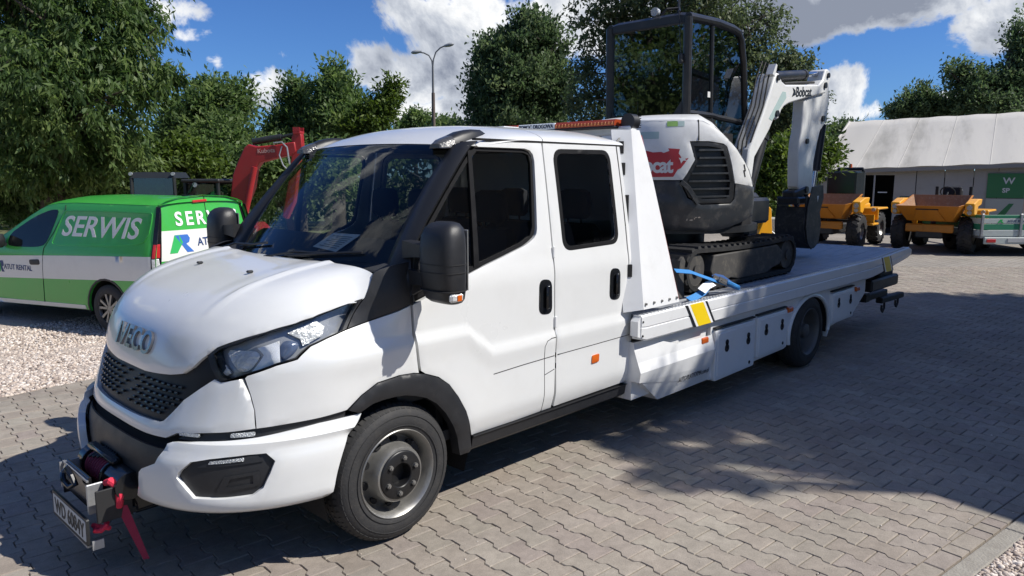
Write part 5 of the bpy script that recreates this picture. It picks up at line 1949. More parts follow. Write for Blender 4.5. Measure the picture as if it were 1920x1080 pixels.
# decal with lettering
dec = [(196, 2.113), (200.0, 2.113), (203, 2.10), (207.7, 2.104), (209, 2.095), (212.1, 2.112), (211.4, 2.134), (217.8, 2.127), (217.2, 2.09), (219.5, 2.04), (222.7, 2.053), (220.6, 2.005), (218.6, 1.965), (217, 1.955), (214.6, 1.893), (203.7, 1.891), (190, 1.891), (184, 1.92), (180, 2.0), (184, 2.09)]
do = lobj('maker_decal', hpanel(dec, off=.0018, thick=0, rnd=0, step=.05), M['decal'], cover, EO)
tx = text_mb('Bobcat', .18, .0006, bold=.006, spacing=.92)
xs = [p[0] for p in tx.v]; kx = .40 / (max(xs) - min(xs)); xm = (max(xs) + min(xs)) / 2


def on_house(a, b, c):
    an = 201.5 + math.degrees((a - xm) * kx / .88); z = 1.985 + b * .98
    p = HS(np.array([an]), np.array([z]))[0]; n = np.array([math.cos(R(an)), math.sin(R(an)), 0])
    return p + n * (.0034 + c)


lobj('decal_lettering', warp(tx, on_house), M['decalwhite'], do, EO, smooth=0)
wsh = [(217.2, 2.055), (218.4, 2.05), (219.5, 2.075), (220, 2.06), (221.6, 2.07), (220.6, 2.045), (221.8, 2.03), (219.8, 2.03), (218.6, 2.005), (218.2, 2.03)]
lobj('decal_mark', hpanel(wsh, off=.0034, thick=0, rnd=0, step=.03), M['decalwhite'], do, EO)
lobj('sticker', hpanel([(210.3, 2.318), (216.4, 2.318), (216.4, 2.362), (210.3, 2.362)], off=.002, thick=0, rnd=0), M['greensticker'], cover, EO)
lobj('sticker', hpanel([(216.6, 2.318), (220.2, 2.318), (220.2, 2.362), (216.6, 2.362)], off=.002, thick=0, rnd=0), M['palesticker'], cover, EO)
lobj('sticker', hpanel(round_corners([(195.5, 2.215), (206.0, 2.215), (206.0, 2.275), (195.5, 2.275)], 1.0, 3), off=.002, thick=0, rnd=0), M['palesticker'], cover, EO)
for zz_ in (2.0, 1.95):
    lobj('cover_vent', hpanel([(258.5, zz_ - .0), (260, zz_ - .06), (261, zz_ - .058), (259.6, zz_ + .002)], off=.002, thick=0, rnd=0, step=.02), M['seam'], cover, EO)

# ---- cab
prof = [(4.19, 2.32), (4.165, 2.9), (4.16, 3.37), (4.20, 3.41), (4.712, 3.425), (5.03, 3.405), (5.15, 3.36), (5.225, 3.30), (5.297, 3.06), (5.416, 2.24), (5.43, 1.68), (4.30, 1.68), (4.29, 2.32)]
Y0, Y1 = -.12, .78
cab = empty('cab', (0, 0, 0), parent=exc)


def cabside(poly, y, t, mat, nm, par=cab, holes=None):
    mb = MB().prism(poly, lambda a, b, c: (a, c, b), y - t / 2, y + t / 2)
    return lobj(nm, mb, mat, par, EO, smooth=25)


def bar(p, q, w, nm='cab_post', mat=None):
    return lobj(nm, MB().tube([p, q], w, 10), mat or M['exblack'], cab, EO)


for y in (Y0, Y1):
    bar((4.19, y, 2.30), (4.165, y, 3.38), .042)
    lobj('cab_post', MB().tube([(5.43, y, 1.70), (5.42, y, 2.24), (5.30, y, 3.06), (5.225, y, 3.30), (5.15, y, 3.37)], .034, 10), M['exblack'], cab, EO)
    bar((4.655, y, 2.30), (4.615, y, 3.36), .022)
    lobj('cab_rail', MB().tube([(4.165, y, 3.38), (4.7, y, 3.40), (5.03, y, 3.385), (5.15, y, 3.365)], .042, 10), M['exblack'], cab, EO)
    lobj('cab_rail', MB().tube([(4.19, y, 2.50), (4.68, y, 2.50), (4.75, y, 2.49), (5.40, y, 2.46)], .03, 8), M['exblack'], cab, EO)
    lobj('window_glass', MB().add([(4.19, y, 2.5), (4.66, y, 2.5), (4.62, y, 3.38), (4.17, y, 3.38)], [(0, 1, 2, 3)]), M['exglass'], cab, EO, smooth=0)
    lobj('window_glass', MB().add([(4.67, y, 2.48), (5.39, y, 2.46), (5.29, y, 3.06), (5.21, y, 3.30), (5.1, y, 3.37), (4.63, y, 3.39)], [(0, 1, 2, 3, 4, 5)]), M['exglass'], cab, EO, smooth=0)
    lobj('window_glass', MB().add([(4.80, y, 1.75), (5.42, y, 1.72), (5.40, y, 2.46), (4.78, y, 2.47)], [(0, 1, 2, 3)]), M['exglass'], cab, EO, smooth=0)
lobj('cab_side_panel', MB().prism([(4.25, 1.68), (4.82, 1.68), (4.80, 2.30), (4.70, 2.46), (4.20, 2.49), (4.19, 2.32)], lambda a, b, c: (a, c, b), Y0 - .018, Y0 + .018), M['exblack'], cab, EO)
rf = MB()
rf.loft([[(x, Y0 - .02, z - .045), (x, Y0 - .01, z), (x, Y0 + .08, z + .02), (x, Y1 - .08, z + .02), (x, Y1 + .01, z), (x, Y1 + .02, z - .045)] for x, z in ((4.15, 3.385), (4.20, 3.415), (4.7, 3.43), (5.03, 3.41), (5.17, 3.36))])
lobj('cab_roof', rf, M['exblack'], cab, EO, smooth=40)
# rear frame and glass
for z, w in ((3.36, .05), (2.36, .09)):
    lobj('cab_rail', MB().box((4.178, (Y0 + Y1) / 2, z), (.05, Y1 - Y0, w * 1.6), ch=.012), M['exblack'], cab, EO)
lobj('window_glass', MB().add([(4.185, Y0, 2.40), (4.185, Y1, 2.40), (4.168, Y1, 3.36), (4.168, Y0, 3.36)], [(0, 1, 2, 3)]), M['exglass'], cab, EO, smooth=0)
for tri_ in ([(Y0 + .04, 2.44), (Y0 + .04, 2.62), (Y0 + .17, 2.44)], [(Y1 - .04, 2.44), (Y1 - .04, 2.55), (Y1 - .12, 2.44)]):
    lobj('window_gasket', MB().prism(tri_, lambda a, b, c: (c, a, b), 4.165, 4.18), M['exblack'], cab, EO)
lobj('window_glass', MB().add([(5.43, Y0, 1.75), (5.43, Y1, 1.75), (5.30, Y1, 3.06), (5.23, Y1, 3.30), (5.23, Y0, 3.30), (5.30, Y0, 3.06)], [(0, 1, 2, 5), (5, 2, 3, 4)]), M['exglass'], cab, EO, smooth=0)
# inside: seat, levers, sun visor
st = MB()
st.box((4.62, .33, 2.08), (.46, .48, .14), ch=.04).box((4.42, .33, 2.42), (.13, .46, .62), ('Y', R(-8)), ch=.04).box((4.38, .33, 2.82), (.09, .26, .18), ('Y', R(-8)), ch=.03).box((4.60, .33, 1.86), (.42, .42, .32))
lobj('operator_seat', st, M['seatfab'], cab, EO)
lv = MB()
for y in (.02, .64):
    lv.tube([(4.85, y, 2.05), (4.88, y, 2.30), (4.86, y + .01, 2.42)], .02, 8).box((4.70, y, 2.2), (.5, .09, .06), ch=.02)
for y in (.20, .32, .46):
    lv.tube([(5.2, y, 1.8), (5.15, y, 2.2), (5.08, y, 2.45)], .014, 6)
lobj('control_lever', lv, M['exblack'], cab, EO)
lobj('sticker', MB().box((4.62, Y0 - .004, 2.70), (.10, .003, .055)), M['decalwhite'], cab, EO)
# lamps, aerial, hook on the roof edge
rl = MB().cyl((4.20, .28, 3.485), (4.25, .28, 3.485), .042, .04, 16).cyl((4.23, .28, 3.42), (4.23, .28, 3.46), .012, n=8)
lobj('work_lamp', rl, M['ledlens'], cab, EO)
bc = MB().tube([(4.35, .10, 3.44), (4.35, .10, 3.78)], .012, 8).tube([(4.18, .18, 3.44), (4.2, .14, 3.49), (4.3, .06, 3.50), (4.2, .0, 3.45)], .012, 6)
lobj('beacon_mast', bc, M['exblack'], cab, EO)
an = MB().tube([(4.13, -.08, 3.02), (4.12, -.07, 3.15), (4.14, -.02, 3.55), (4.20, .03, 3.75)], .004, 5).box((4.13, -.08, 3.0), (.05, .05, .09), ch=.012).cyl((4.12, -.09, 2.97), (4.09, -.09, 2.97), .02, n=10)
lobj('aerial', an, M['exblack'], cab, EO)
lobj('grab_rail', MB().tube([(5.47, Y0 - .10, 1.75), (5.47, Y0 - .10, 2.35), (5.40, Y0 - .06, 2.40)], .014, 8), M['exblack'], cab, EO)

# ---- boom, arm, cylinders, bucket
BMY0, BMY1 = -.37, -.17


def plate_xz(poly, y0, y1, mat, nm, par, bevel=.012, smooth=25):
    mb = MB().prism(poly, lambda a, b, c: (a, c, b), y0, y1)
    return lobj(nm, mb, mat, par, EO, smooth=smooth, bevel=bevel)


BOOM = [(4.92, 1.62), (5.02, 2.17), (5.294, 2.543), (5.418, 2.758), (5.53, 2.955), (5.56, 2.985), (5.615, 2.982), (5.65, 2.95), (5.70, 2.905), (5.80, 2.878), (6.695, 2.954), (6.80, 3.02), (6.854, 3.140), (6.92, 3.155), (6.984, 3.14), (7.021, 3.02), (6.898, 2.873), (6.328, 2.77), (5.90, 2.685), (5.782, 2.645), (5.72, 2.60), (5.666, 2.514), (5.61, 2.495), (5.55, 2.503), (5.461, 2.387), (5.148, 2.092), (5.06, 1.62)]
boom = plate_xz(BOOM, BMY0, BMY1, M['exwhite'], 'boom', exc, .018)
tx = text_mb('Bobcat', .15, .0006, bold=.003)
warp(tx, lambda a, b, c: (6.27 + a, BMY0 - .003 - c, 2.835 + b + a * .085))
lobj('boom_lettering', tx, M['blackfilm'], boom, EO, smooth=0)
lobj('boom_mark', MB().prism([(5.96, 2.76), (6.0, 2.82), (5.97, 2.86), (6.04, 2.84), (6.06, 2.79), (6.02, 2.78)], lambda a, b, c: (a, c, b), BMY0 - .003, BMY0 - .001), M['blackfilm'], boom, EO, smooth=0)
lobj('sticker', MB().prism([(5.42, 2.50), (5.50, 2.48), (5.82, 2.74), (5.80, 2.80), (5.72, 2.80)], lambda a, b, c: (a, c, b), BMY0 - .0025, BMY0 - .001), M['palesticker'], boom, EO, smooth=0)
for (x, z, r_) in ((5.585, 2.93, .03), (5.60, 2.56, .035), (6.93, 3.08, .03), (6.86, 2.96, .035)):
    lobj('pin', MB().cyl((x, BMY0 - .02, z), (x, BMY1 + .02, z), r_, n=14), M['exblack'], boom, EO)
ARM = [(6.377, 2.763), (6.78, 2.86), (6.84, 3.03), (6.93, 3.16), (7.053, 3.10), (7.11, 2.796), (7.066, 2.56), (6.99, 2.50), (6.897, 2.44), (6.827, 2.29), (6.751, 2.06), (6.76, 1.70), (6.46, 1.66), (6.34, 1.78), (6.30, 2.10), (6.32, 2.30), (6.36, 2.40)]
arm = plate_xz(ARM, BMY0 + .035, BMY1 - .035, M['exwhite'], 'arm', exc, .014)
for (x, z, r_) in ((6.93, 2.58, .035), (6.50, 2.30, .03), (6.56, 1.74, .04)):
    lobj('pin', MB().cyl((x, BMY0 + .01, z), (x, BMY1 - .01, z), r_, n=14), M['exblack'], arm, EO)


def ram(p, q, f, r0, r1, nm, par):
    p, q = Vector(p), Vector(q)
    m_ = p.lerp(q, f)
    b = lobj(nm, MB().cyl(p, m_, r0, n=16).cyl(m_, m_ + (q - p).normalized() * .05, r0 * 1.12, n=16), M['exblack'], par, EO)
    lobj('rod', MB().cyl(m_, q, r1, n=12), M['rod'], b, EO)
    return b


yb_ = (BMY0 + BMY1) / 2
ram((5.12, yb_, 1.55), (5.62, yb_, 2.54), .74, .062, .035, 'boom_cylinder', exc)
ram((5.60, yb_, 2.95), (6.95, yb_, 3.11), .62, .055, .030, 'arm_cylinder', exc)
ram((7.10, yb_, 2.52), (6.93, yb_, 1.70), .62, .05, .028, 'bucket_cylinder', exc)
hs = MB()
for k in range(4):
    o_ = .03 * k
    hs.tube([(5.0 - o_ * .8, BMY0 + .02 + o_, 1.75), (5.08 - o_, BMY0 + .02 + o_, 2.25), (5.32 - o_, BMY0 + .02 + o_, 2.62), (5.40 - o_, BMY0 + .02 + o_, 2.9), (5.50 - o_ * .5, BMY0 + .03 + o_, 3.06 + o_ * .4), (5.68, BMY0 + .04 + o_, 2.98), (5.86, BMY0 + .05 + o_, 2.90)], .009, 6)
hs.tube([(5.9, yb_ - .03, 2.905), (6.3, yb_ - .03, 2.95), (6.7, yb_ - .03, 2.985)], .016, 6).tube([(5.9, yb_ + .03, 2.905), (6.3, yb_ + .03, 2.95), (6.7, yb_ + .03, 2.985)], .016, 6)
lobj('hose', hs, pm('hose_rubber', (.007, .007, .008), .7), exc, EO)
lobj('boom_lamp', MB().loft([[(5.40, BMY0 + .05, 2.95), (5.47, BMY0 + .05, 3.06), (5.50, BMY0 + .05, 3.05), (5.46, BMY0 + .05, 2.93)], [(5.40, BMY0 - .03, 2.95), (5.47, BMY0 - .03, 3.06), (5.50, BMY0 - .03, 3.05), (5.46, BMY0 - .03, 2.93)]]), M['exwhite'], exc, EO)
sp = MB().box((5.05, yb_, 1.50), (.26, .34, .46), ch=.04).cyl((5.05, yb_, 1.2), (5.05, yb_, 1.75), .09, n=16)
lobj('swing_post', sp, M['exblack'], exc, EO)
# bucket and linkage
bk = empty('bucket', (0, 0, 0), parent=exc)
shell = []
for (x, z) in ((6.30, 1.52), (6.26, 1.34), (6.28, 1.18), (6.36, 1.04), (6.48, .96), (6.64, .955), (6.78, 1.02)):
    shell.append((x, z))
inner_s = [(x + (6.5 - x) * .06, z + (1.35 - z) * .07) for x, z in shell]
mb = MB().prism(shell + inner_s[::-1], lambda a, b, c: (a, c, b), -.46, -.08)
lobj('bucket_shell', mb, M['wornsteel'], bk, EO, smooth=40)
for y in (-.47, -.09):
    lobj('bucket_side', MB().prism(shell + [(6.74, 1.28), (6.60, 1.62), (6.30, 1.66)], lambda a, b, c: (a, c, b), y, y + .018), M['wornsteel'], bk, EO, smooth=0)
for k in range(4):
    y = -.45 + k * .105
    lobj('bucket_tooth', MB().hexa([(6.74, y, 1.0), (6.74, y + .05, 1.0), (6.78, y + .05, 1.04), (6.78, y, 1.04), (6.88, y + .012, .995), (6.88, y + .038, .995), (6.89, y + .038, 1.005), (6.89, y + .012, 1.005)]), M['wornsteel'], bk, EO, smooth=0)
lk = MB().box((6.40, yb_, 1.70), (.42, .18, .12), ('Y', R(-10)), ch=.02).tube([(6.93, yb_ - .1, 1.72), (6.72, yb_ - .1, 1.50), (6.52, yb_ - .1, 1.66)], .03, 8).tube([(6.93, yb_ + .1, 1.72), (6.72, yb_ + .1, 1.50), (6.52, yb_ + .1, 1.66)], .03, 8)
lk.box((6.34, yb_, 1.60), (.34, .30, .10), ch=.02)
lobj('quick_hitch', lk, M['exblack'], bk, EO)
qh = plate_xz([(6.44, 1.78), (6.80, 1.80), (6.84, 1.62), (6.74, 1.44), (6.80, 1.28), (6.76, 1.05), (6.52, .945), (6.38, 1.05), (6.30, 1.25), (6.32, 1.52)], -.485, -.473, M['wornsteel'], 'bucket_cheek', bk, .004)
lobj('hitch_mark', MB().prism([(6.60, 1.66), (6.66, 1.66), (6.63, 1.58)], lambda a, b, c: (a, c, b), -.489, -.486), M['decalwhite'], bk, EO, smooth=0)

bk.scale = (.88, .88, .88)
bk.location = tuple(c_ * .12 for c_ in (6.56 - EO[0], -.28 - EO[1], 1.74 - EO[2]))

# ---- undercarriage
uc = MB().box((4.1, 0, 1.16), (1.0, 1.2, .16), ch=.03).box((4.1, 0, 1.16), (.6, 1.5, .12))
lobj('undercarriage', uc, M['exblack'], exc, EO)


def stadium(x0, x1, zc, r, s):
    """point and tangent angle at arc length s (0..1) of a track loop, slightly drooping on top"""
    L0 = x1 - x0; P = 2 * L0 + 2 * math.pi * r
    d = (s % 1) * P
    if d < L0:
        return x0 + d, zc - r, 0.0
    d -= L0
    if d < math.pi * r:
        a = -math.pi / 2 + d / r
        return x1 + r * math.cos(a), zc + r * math.sin(a), a + math.pi / 2
    d -= math.pi * r
    if d < L0:
        u = d / L0
        return x1 - d, zc + r - .02 * math.sin(math.pi * u), math.pi
    d -= L0
    a = math.pi / 2 + d / r
    return x0 + r * math.cos(a), zc + r * math.sin(a), a + math.pi / 2


padmesh = None
TX0, TX1, TZ, TR = 3.22, 4.97, 1.130, .178
for sy in (-1, 1):
    yc = sy * .71
    tr = empty('crawler_track', (0, 0, 0), parent=exc)
    belt = [stadium(TX0, TX1, TZ, TR, k / 72)[:2] for k in range(72)]
    inn_ = [stadium(TX0, TX1, TZ, TR - .035, k / 72)[:2] for k in range(72)]
    mb = MB()
    n = 72
    V = [(a, yc - .15, b) for a, b in belt] + [(a, yc + .15, b) for a, b in belt] + [(a, yc - .15, b) for a, b in inn_] + [(a, yc + .15, b) for a, b in inn_]
    F = []
    for k in range(n):
        j = (k + 1) % n
        F += [(k, j, n + j, n + k), (2 * n + k, 3 * n + k, 3 * n + j, 2 * n + j), (k, 2 * n + k, 2 * n + j, j), (n + k, n + j, 3 * n + j, 3 * n + k)]
    mb.add(V, F)
    lobj('belt', mb, M['track'], tr, EO, smooth=40)
    for k in range(46):
        x, z, a = stadium(TX0, TX1, TZ, TR + .008, k / 46)
        if padmesh is None:
            pb_ = MB().hexa([(-.030, -.148, -.012), (.030, -.148, -.012), (.030, .148, -.012), (-.030, .148, -.012), (-.018, -.142, .012), (.018, -.142, .012), (.018, .142, .012), (-.018, .142, .012)])
            po_ = obj('track_pad', pb_, M['track'], tr, smooth=0)
            padmesh = po_.data
        else:
            po_ = bpy.data.objects.new('track_pad', padmesh); COL.objects.link(po_); po_.parent = tr
        po_.location = (x - EO[0], yc, z - EO[2]); po_.rotation_euler = (0, -a + math.pi, 0)
    fr_ = [(3.50, 1.235), (4.72, 1.245), (4.86, 1.16), (4.80, 1.05), (4.60, 1.02), (4.52, .985), (3.95, .985), (3.80, 1.01), (3.70, .985), (3.52, 1.0), (3.44, 1.10)]
    lobj('track_frame', MB().prism(fr_, lambda a, b, c: (a, c, b), yc - .145 if sy < 0 else yc - .05, yc + .05 if sy < 0 else yc + .145), M['trackframe'], tr, EO, smooth=20, bevel=.012)
    for x, r_ in ((TX0, .135), (TX1, .14)):
        lobj('track_wheel', MB().cyl((x, yc - .13, TZ), (x, yc + .13, TZ), r_, n=24).cyl((x, yc - .147, TZ), (x, yc + .147, TZ), .05, n=16), M['trackframe'], tr, EO)
    for x in (3.62, 3.95, 4.28, 4.61):
        lobj('track_roller', MB().cyl((x, yc - .12, 1.02), (x, yc + .12, 1.02), .055, n=16), M['track'], tr, EO)
# dozer blade at the truck-cab end
bl = []
for y in (-.87, -.4, 0, .4, .87):
    bl.append([(x, y, z) for x, z in ((2.90, .945), (2.875, 1.0), (2.87, 1.10), (2.885, 1.19), (2.915, 1.245), (2.935, 1.24), (2.915, 1.18), (2.905, 1.10), (2.92, .95))])
blo = lobj('dozer_blade', MB().loft(bl), M['trackframe'], exc, EO, smooth=40)
for y in (-.878, .866):
    lobj('blade_end', MB().prism([(2.84, .94), (2.97, .94), (2.955, 1.02), (2.945, 1.12), (2.965, 1.23), (2.93, 1.27), (2.89, 1.24), (2.865, 1.1)], lambda a, b, c: (a, c, b), y - .012, y + .012), M['trackframe'], blo, EO, smooth=0)
for y in (-.3, .3):
    lobj('blade_arm', MB().box((3.3, y, 1.08), (.8, .09, .10)), M['exblack'], blo, EO)

# ---- blue ratchet strap holding the track
ST = empty('ratchet_strap', (2.95, -.93, 1.0))
tag(ST, 'blue webbing ratchet strap with white tag lashing the excavator track to the bed', 'strap')
SO = (2.95, -.93, 1.0)
M['strap'] = pm('blue_webbing', (.03, .22, .55), .6, var=.12, vscale=30, bump=.3, bscale=250)


def ribbon(pts, w, t=.004, up=(0, -.5, .85)):
    pts = [Vector(p) for p in pts]
    up = Vector(up).normalized()
    rings = []
    for i, p in enumerate(pts):
        d = (pts[min(i + 1, len(pts) - 1)] - pts[max(i - 1, 0)]).normalized()
        s = d.cross(up).normalized(); n_ = s.cross(d).normalized()
        rings.append([p - s * w / 2 - n_ * t / 2, p + s * w / 2 - n_ * t / 2, p + s * w / 2 + n_ * t / 2, p - s * w / 2 + n_ * t / 2])
    return MB().loft(rings)


lobj('webbing', ribbon([(2.80, -.90, 1.17), (2.92, -.965, 1.155), (3.05, -1.0, 1.11), (3.20, -1.02, 1.065), (3.36, -1.03, 1.02), (3.52, -1.04, .975), (3.60, -1.05, .95)], .055), M['strap'], ST, SO)
lobj('webbing', ribbon([(3.22, -1.0, 1.08), (3.30, -.985, 1.085), (3.42, -.99, 1.06), (3.52, -1.0, 1.01), (3.58, -1.03, .965)], .05, up=(0, -.8, .5)), pm('dark_blue_webbing', (.012, .06, .20), .7), ST, SO)
lobj('webbing', ribbon([(2.80, -1.03, .955), (2.92, -1.02, .965), (3.02, -1.02, .985), (3.10, -1.015, 1.02), (3.14, -1.01, 1.05)], .06), M['strap'], ST, SO)
rt = MB().box((3.30, -1.03, 1.045), (.14, .06, .012), ('Y', R(18)), ch=.003).box((3.30, -1.055, 1.05), (.17, .006, .045), ('Y', R(18))).box((3.30, -1.0, 1.06), (.17, .006, .045), ('Y', R(18))).cyl((3.25, -1.06, 1.06), (3.25, -.995, 1.06), .016, n=10)
lobj('ratchet', rt, M['steel'], ST, SO)
lobj('webbing', MB().box((3.45, -1.045, 1.005), (.22, .06, .035), ('Y', R(18)), ch=.01), M['strap'], ST, SO)
lobj('tag', ribbon([(2.98, -1.035, 1.005), (3.06, -1.03, 1.035), (3.16, -1.03, 1.05)], .07, .002), M['paper'], ST, SO)

# ================================================================== GREEN SERVICE VAN
VO = (1.86, 6.85, -.155)
VA = R(109.0)
van = empty('service_van', VO, VA)
tag(van, 'green and white service van parked on the gravel behind the truck cab', 'van')
M['vgreen'] = pm('van_green', (.050, .41, .060), .34, coat=.5, var=.05, vscale=2, dirt=.10, dirtcol=(.12, .30, .10))
M['vwhite'] = pm('van_white_wrap', (.74, .74, .70), .4, coat=.3, var=.04, dirt=.12, dirtcol=(.5, .48, .42))
M['vnavy'] = pm('navy_print', (.02, .05, .16), .45)
M['vblue'] = pm('blue_print', (.04, .15, .50), .45)
M['vgreenp'] = pm('green_print', (.03, .42, .10), .45)
M['vglass'] = pm('van_window', (.012, .016, .015), .06, spec=.35, var=.3, rvar=.02)
YV = np.array([(.18, .80), (.26, .875), (.34, .895), (.6, .905), (.9, .912), (1.03, .905), (1.12, .885), (1.35, .825), (1.6, .755), (1.68, .725), (1.72, .70)])


def yv(x, z):
    x = np.asarray(x, float); z = np.asarray(z, float)
    w = np.interp(z, YV[:, 0], YV[:, 1])
    t = 1 - .05 * np.clip((-.84 - x) / .12, 0, 1.2) ** 2 - .16 * np.clip((x - 2.7) / 1.05, 0, 1) ** 2.5
    return w * t


def VSd(x, z):
    x = np.asarray(x, float); z = np.asarray(z, float)
    return np.stack([x, yv(x, z), z], -1)


def VR(y, z):
    y = np.asarray(y, float); z = np.asarray(z, float)
    return np.stack([-.975 + .10 * np.clip((z - .95) / .75, 0, 1) ** 1.3 + .075 * (np.abs(y) / .86) ** 5, y, z], -1)


def vpan(o, **k):
    k.setdefault('ref', (1.2, 0, .8))
    return panel(o, VSd, k.pop('step', .08), **k)


def vrear(o, **k):
    k.setdefault('ref', (.5, 0, .9))
    return panel(o, VR, k.pop('step', .07), **k)


def arch_pts(xc, r, n=12):
    return [(xc + r * math.cos(t), .335 + r * math.sin(t)) for t in [math.pi * 1.06 - math.pi * 1.12 * k / n for k in range(n + 1)]]


FAX = 2.97
ROOFL = [(-.87, 1.685), (.65, 1.700), (1.0, 1.690), (1.25, 1.655), (1.55, 1.52), (1.95, 1.30), (2.30, 1.13)]
side_o = [(-.93, .36), (-.40, .34)] + arch_pts(-.04, .365)[0:0] + [(-.42, .26)][0:0]
side_o = [(-.93, .40), (-.42, .36)] + [(x, z) for x, z in arch_pts(-.045, .375)] + [(.35, .285), (2.55, .25)] + arch_pts(FAX, .37) + [(3.42, .40), (3.72, .50), (3.70, .80), (3.45, .95), (2.9, 1.05)] + ROOFL[::-1] + [(-.945, 1.2), (-.955, .9)]
vb = vpan(side_o, thick=.03)
v_sides = [obj('body_side', vb, M['vgreen'], van, smooth=45), obj('body_side', vb.mirrored(1), M['vgreen'], van, smooth=45)]
# white band, sill band, windows, panel recess
stripe = [(-.945, .735), (-.60, .731), (.7, .680), (2.30, .620), (3.60, .58), (3.60, .87), (2.25, .935), (.7, 1.0), (-.92, 1.052), (-.945, 1.05)]
sills = [(.40, .290), (2.55, .255), (2.56, .315), (.405, .345)]
wind = [(1.905, 1.075), (1.96, 1.13), (1.92, 1.255), (1.70, 1.375), (1.45, 1.50), (1.22, 1.575), (1.10, 1.60), (.975, 1.60), (.99, 1.48), (1.085, 1.22), (1.15, 1.13), (1.24, 1.10), (1.4, 1.085)]
rec = [(.80, 1.600), (-.80, 1.595), (-.84, 1.56), (-.82, 1.25), (-.55, 1.175), (.95, 1.130), (1.01, 1.15), (1.0, 1.2), (.86, 1.57)]
for k, s in enumerate(v_sides):
    def mm(mb):
        return mb.mirrored(1) if k else mb
    obj('white_band', mm(vpan(stripe, off=.003, thick=.002, rnd=0)), M['vwhite'], s, smooth=45)
    obj('sill_band', mm(vpan(sills, off=.006, thick=.008)), M['vwhite'], s)
    obj('door_window', mm(vpan(smoothpoly(wind, 1), off=.003, thick=.002, rnd=0)), M['vglass'], s)
    obj('panel_recess', mm(strip_on(VSd, smoothpoly(rec, 1), .022, .05, ref=(1.2, 0, .8), off=.002, h=.004, closed=True)), M['vgreen'], s)
    sm = strip_on(VSd, [(.86, 1.665), (.84, 1.61), (1.0, 1.30), (1.16, 1.08), (1.20, .8), (1.25, .30)], .008, .06, ref=(1.2, 0, .8), off=.005)
    obj('door_seam', mm(sm), M['seam'], s)
    h_ = MB().join(vpan(round_corners([(1.25, .85), (1.46, .84), (1.47, .91), (1.26, .925)], .03, 3), off=.012, thick=.012, step=.04))
    obj('door_handle', mm(h_), M['black'], s)
    tx = text_mb('SERWIS', .38, .001, shear=.18, bold=.006, spacing=1.0)
    xs = [p[0] for p in tx.v]; ys = [p[1] for p in tx.v]
    kx = 1.50 / (max(xs) - min(xs)); ky = .272 / (max(ys) - min(ys)); xm = (max(xs) + min(xs)) / 2; ym = (max(ys) + min(ys)) / 2

    def fs(a, b, c, flip=(k == 1)):
        aa = (a - xm) * kx; bb = (b - ym) * ky
        x = .085 + (aa if flip else -aa); z = 1.392 + bb
        q = VSd(np.array([x]), np.array([z]))[0]
        n = surf_normals(VSd, np.array([x]), np.array([z]), (1.2, 0, .8))[0]
        q = q + n * (.003 + c)
        return (q[0], q[1] * (-1 if flip else 1), q[2])
    obj('side_lettering', warp(tx, fs), M['vwhite'], s, smooth=0)
    tx = text_mb('ATUT RENTAL', .105, .001, bold=.001)
    xs = [p[0] for p in tx.v]; kx2 = .62 / (max(xs) - min(xs)); xm2 = (max(xs) + min(xs)) / 2

    def fs2(a, b, c, flip=(k == 1)):
        aa = (a - xm2) * kx2
        x = 1.74 + (aa if flip else -aa); z = .785 + b
        q = VSd(np.array([x]), np.array([z]))[0]
        return (q[0], (q[1] + .006 + c) * (-1 if flip else 1), q[2])
    obj('door_lettering', warp(tx, fs2), M['vnavy'], s, smooth=0)
    for (pts, mt_) in (([(2.20, .71), (2.14, .71), (2.10, .80), (2.14, .87), (2.18, .87)], M['vgreenp']), ([(2.18, .87), (2.06, .87), (2.05, .80), (2.09, .78), (2.05, .71), (2.11, .71), (2.13, .79)], M['vnavy'])):
        obj('door_logo', mm(vpan(pts, off=.006, thick=0, rnd=0, step=.05)), mt_, s)
    obj('wheel_arch', mm(strip_on(VSd, arch_pts(-.045, .385, 14), .03, .04, ref=(1.2, 0, .8), off=.004)), M['black'], s)
# roof with bonnet and windscreen
rr_ = []
for x in np.concatenate([np.linspace(-.90, 1.0, 12), [1.25, 1.55, 1.95, 2.30]]):
    ze = float(np.interp(x, [p[0] for p in ROOFL], [p[1] for p in ROOFL]))
    we = float(yv(x, ze))
    cr_ = .095 if x < 1.1 else .10
    cr_ *= 1 - .6 * max(0, (-.78 - x) / .12) ** 2
    row = []
    for u in (-1, -.97, -.92, -.8, -.6, -.35, 0, .35, .6, .8, .92, .97, 1):
        row.append((x, u * we, ze + cr_ * (1 - abs(u) ** 2.6)))
    rr_.append(row)
roofv = obj('roof', MB().grid(rr_[:13]), M['vgreen'], van, smooth=60)
obj('windshield', MB().grid(rr_[12:]), M['vglass'], van, smooth=60)
bn = []
for x, ze, cr_ in ((2.30, 1.13, .10), (2.7, 1.075, .09), (2.9, 1.05, .085), (3.45, .95, .06), (3.70, .80, .04), (3.78, .62, .02), (3.74, .45, .0)):
    we = float(yv(x, ze)) if x < 3.72 else float(yv(3.72, ze))
    bn.append([(x + (.0 if x < 3.4 else .06 * (1 - u * u)), u * we, ze + cr_ * (1 - abs(u) ** 2.4)) for u in (-1, -.9, -.6, -.3, 0, .3, .6, .9, 1)])
obj('bonnet', MB().grid(bn), M['vgreen'], van, smooth=60)
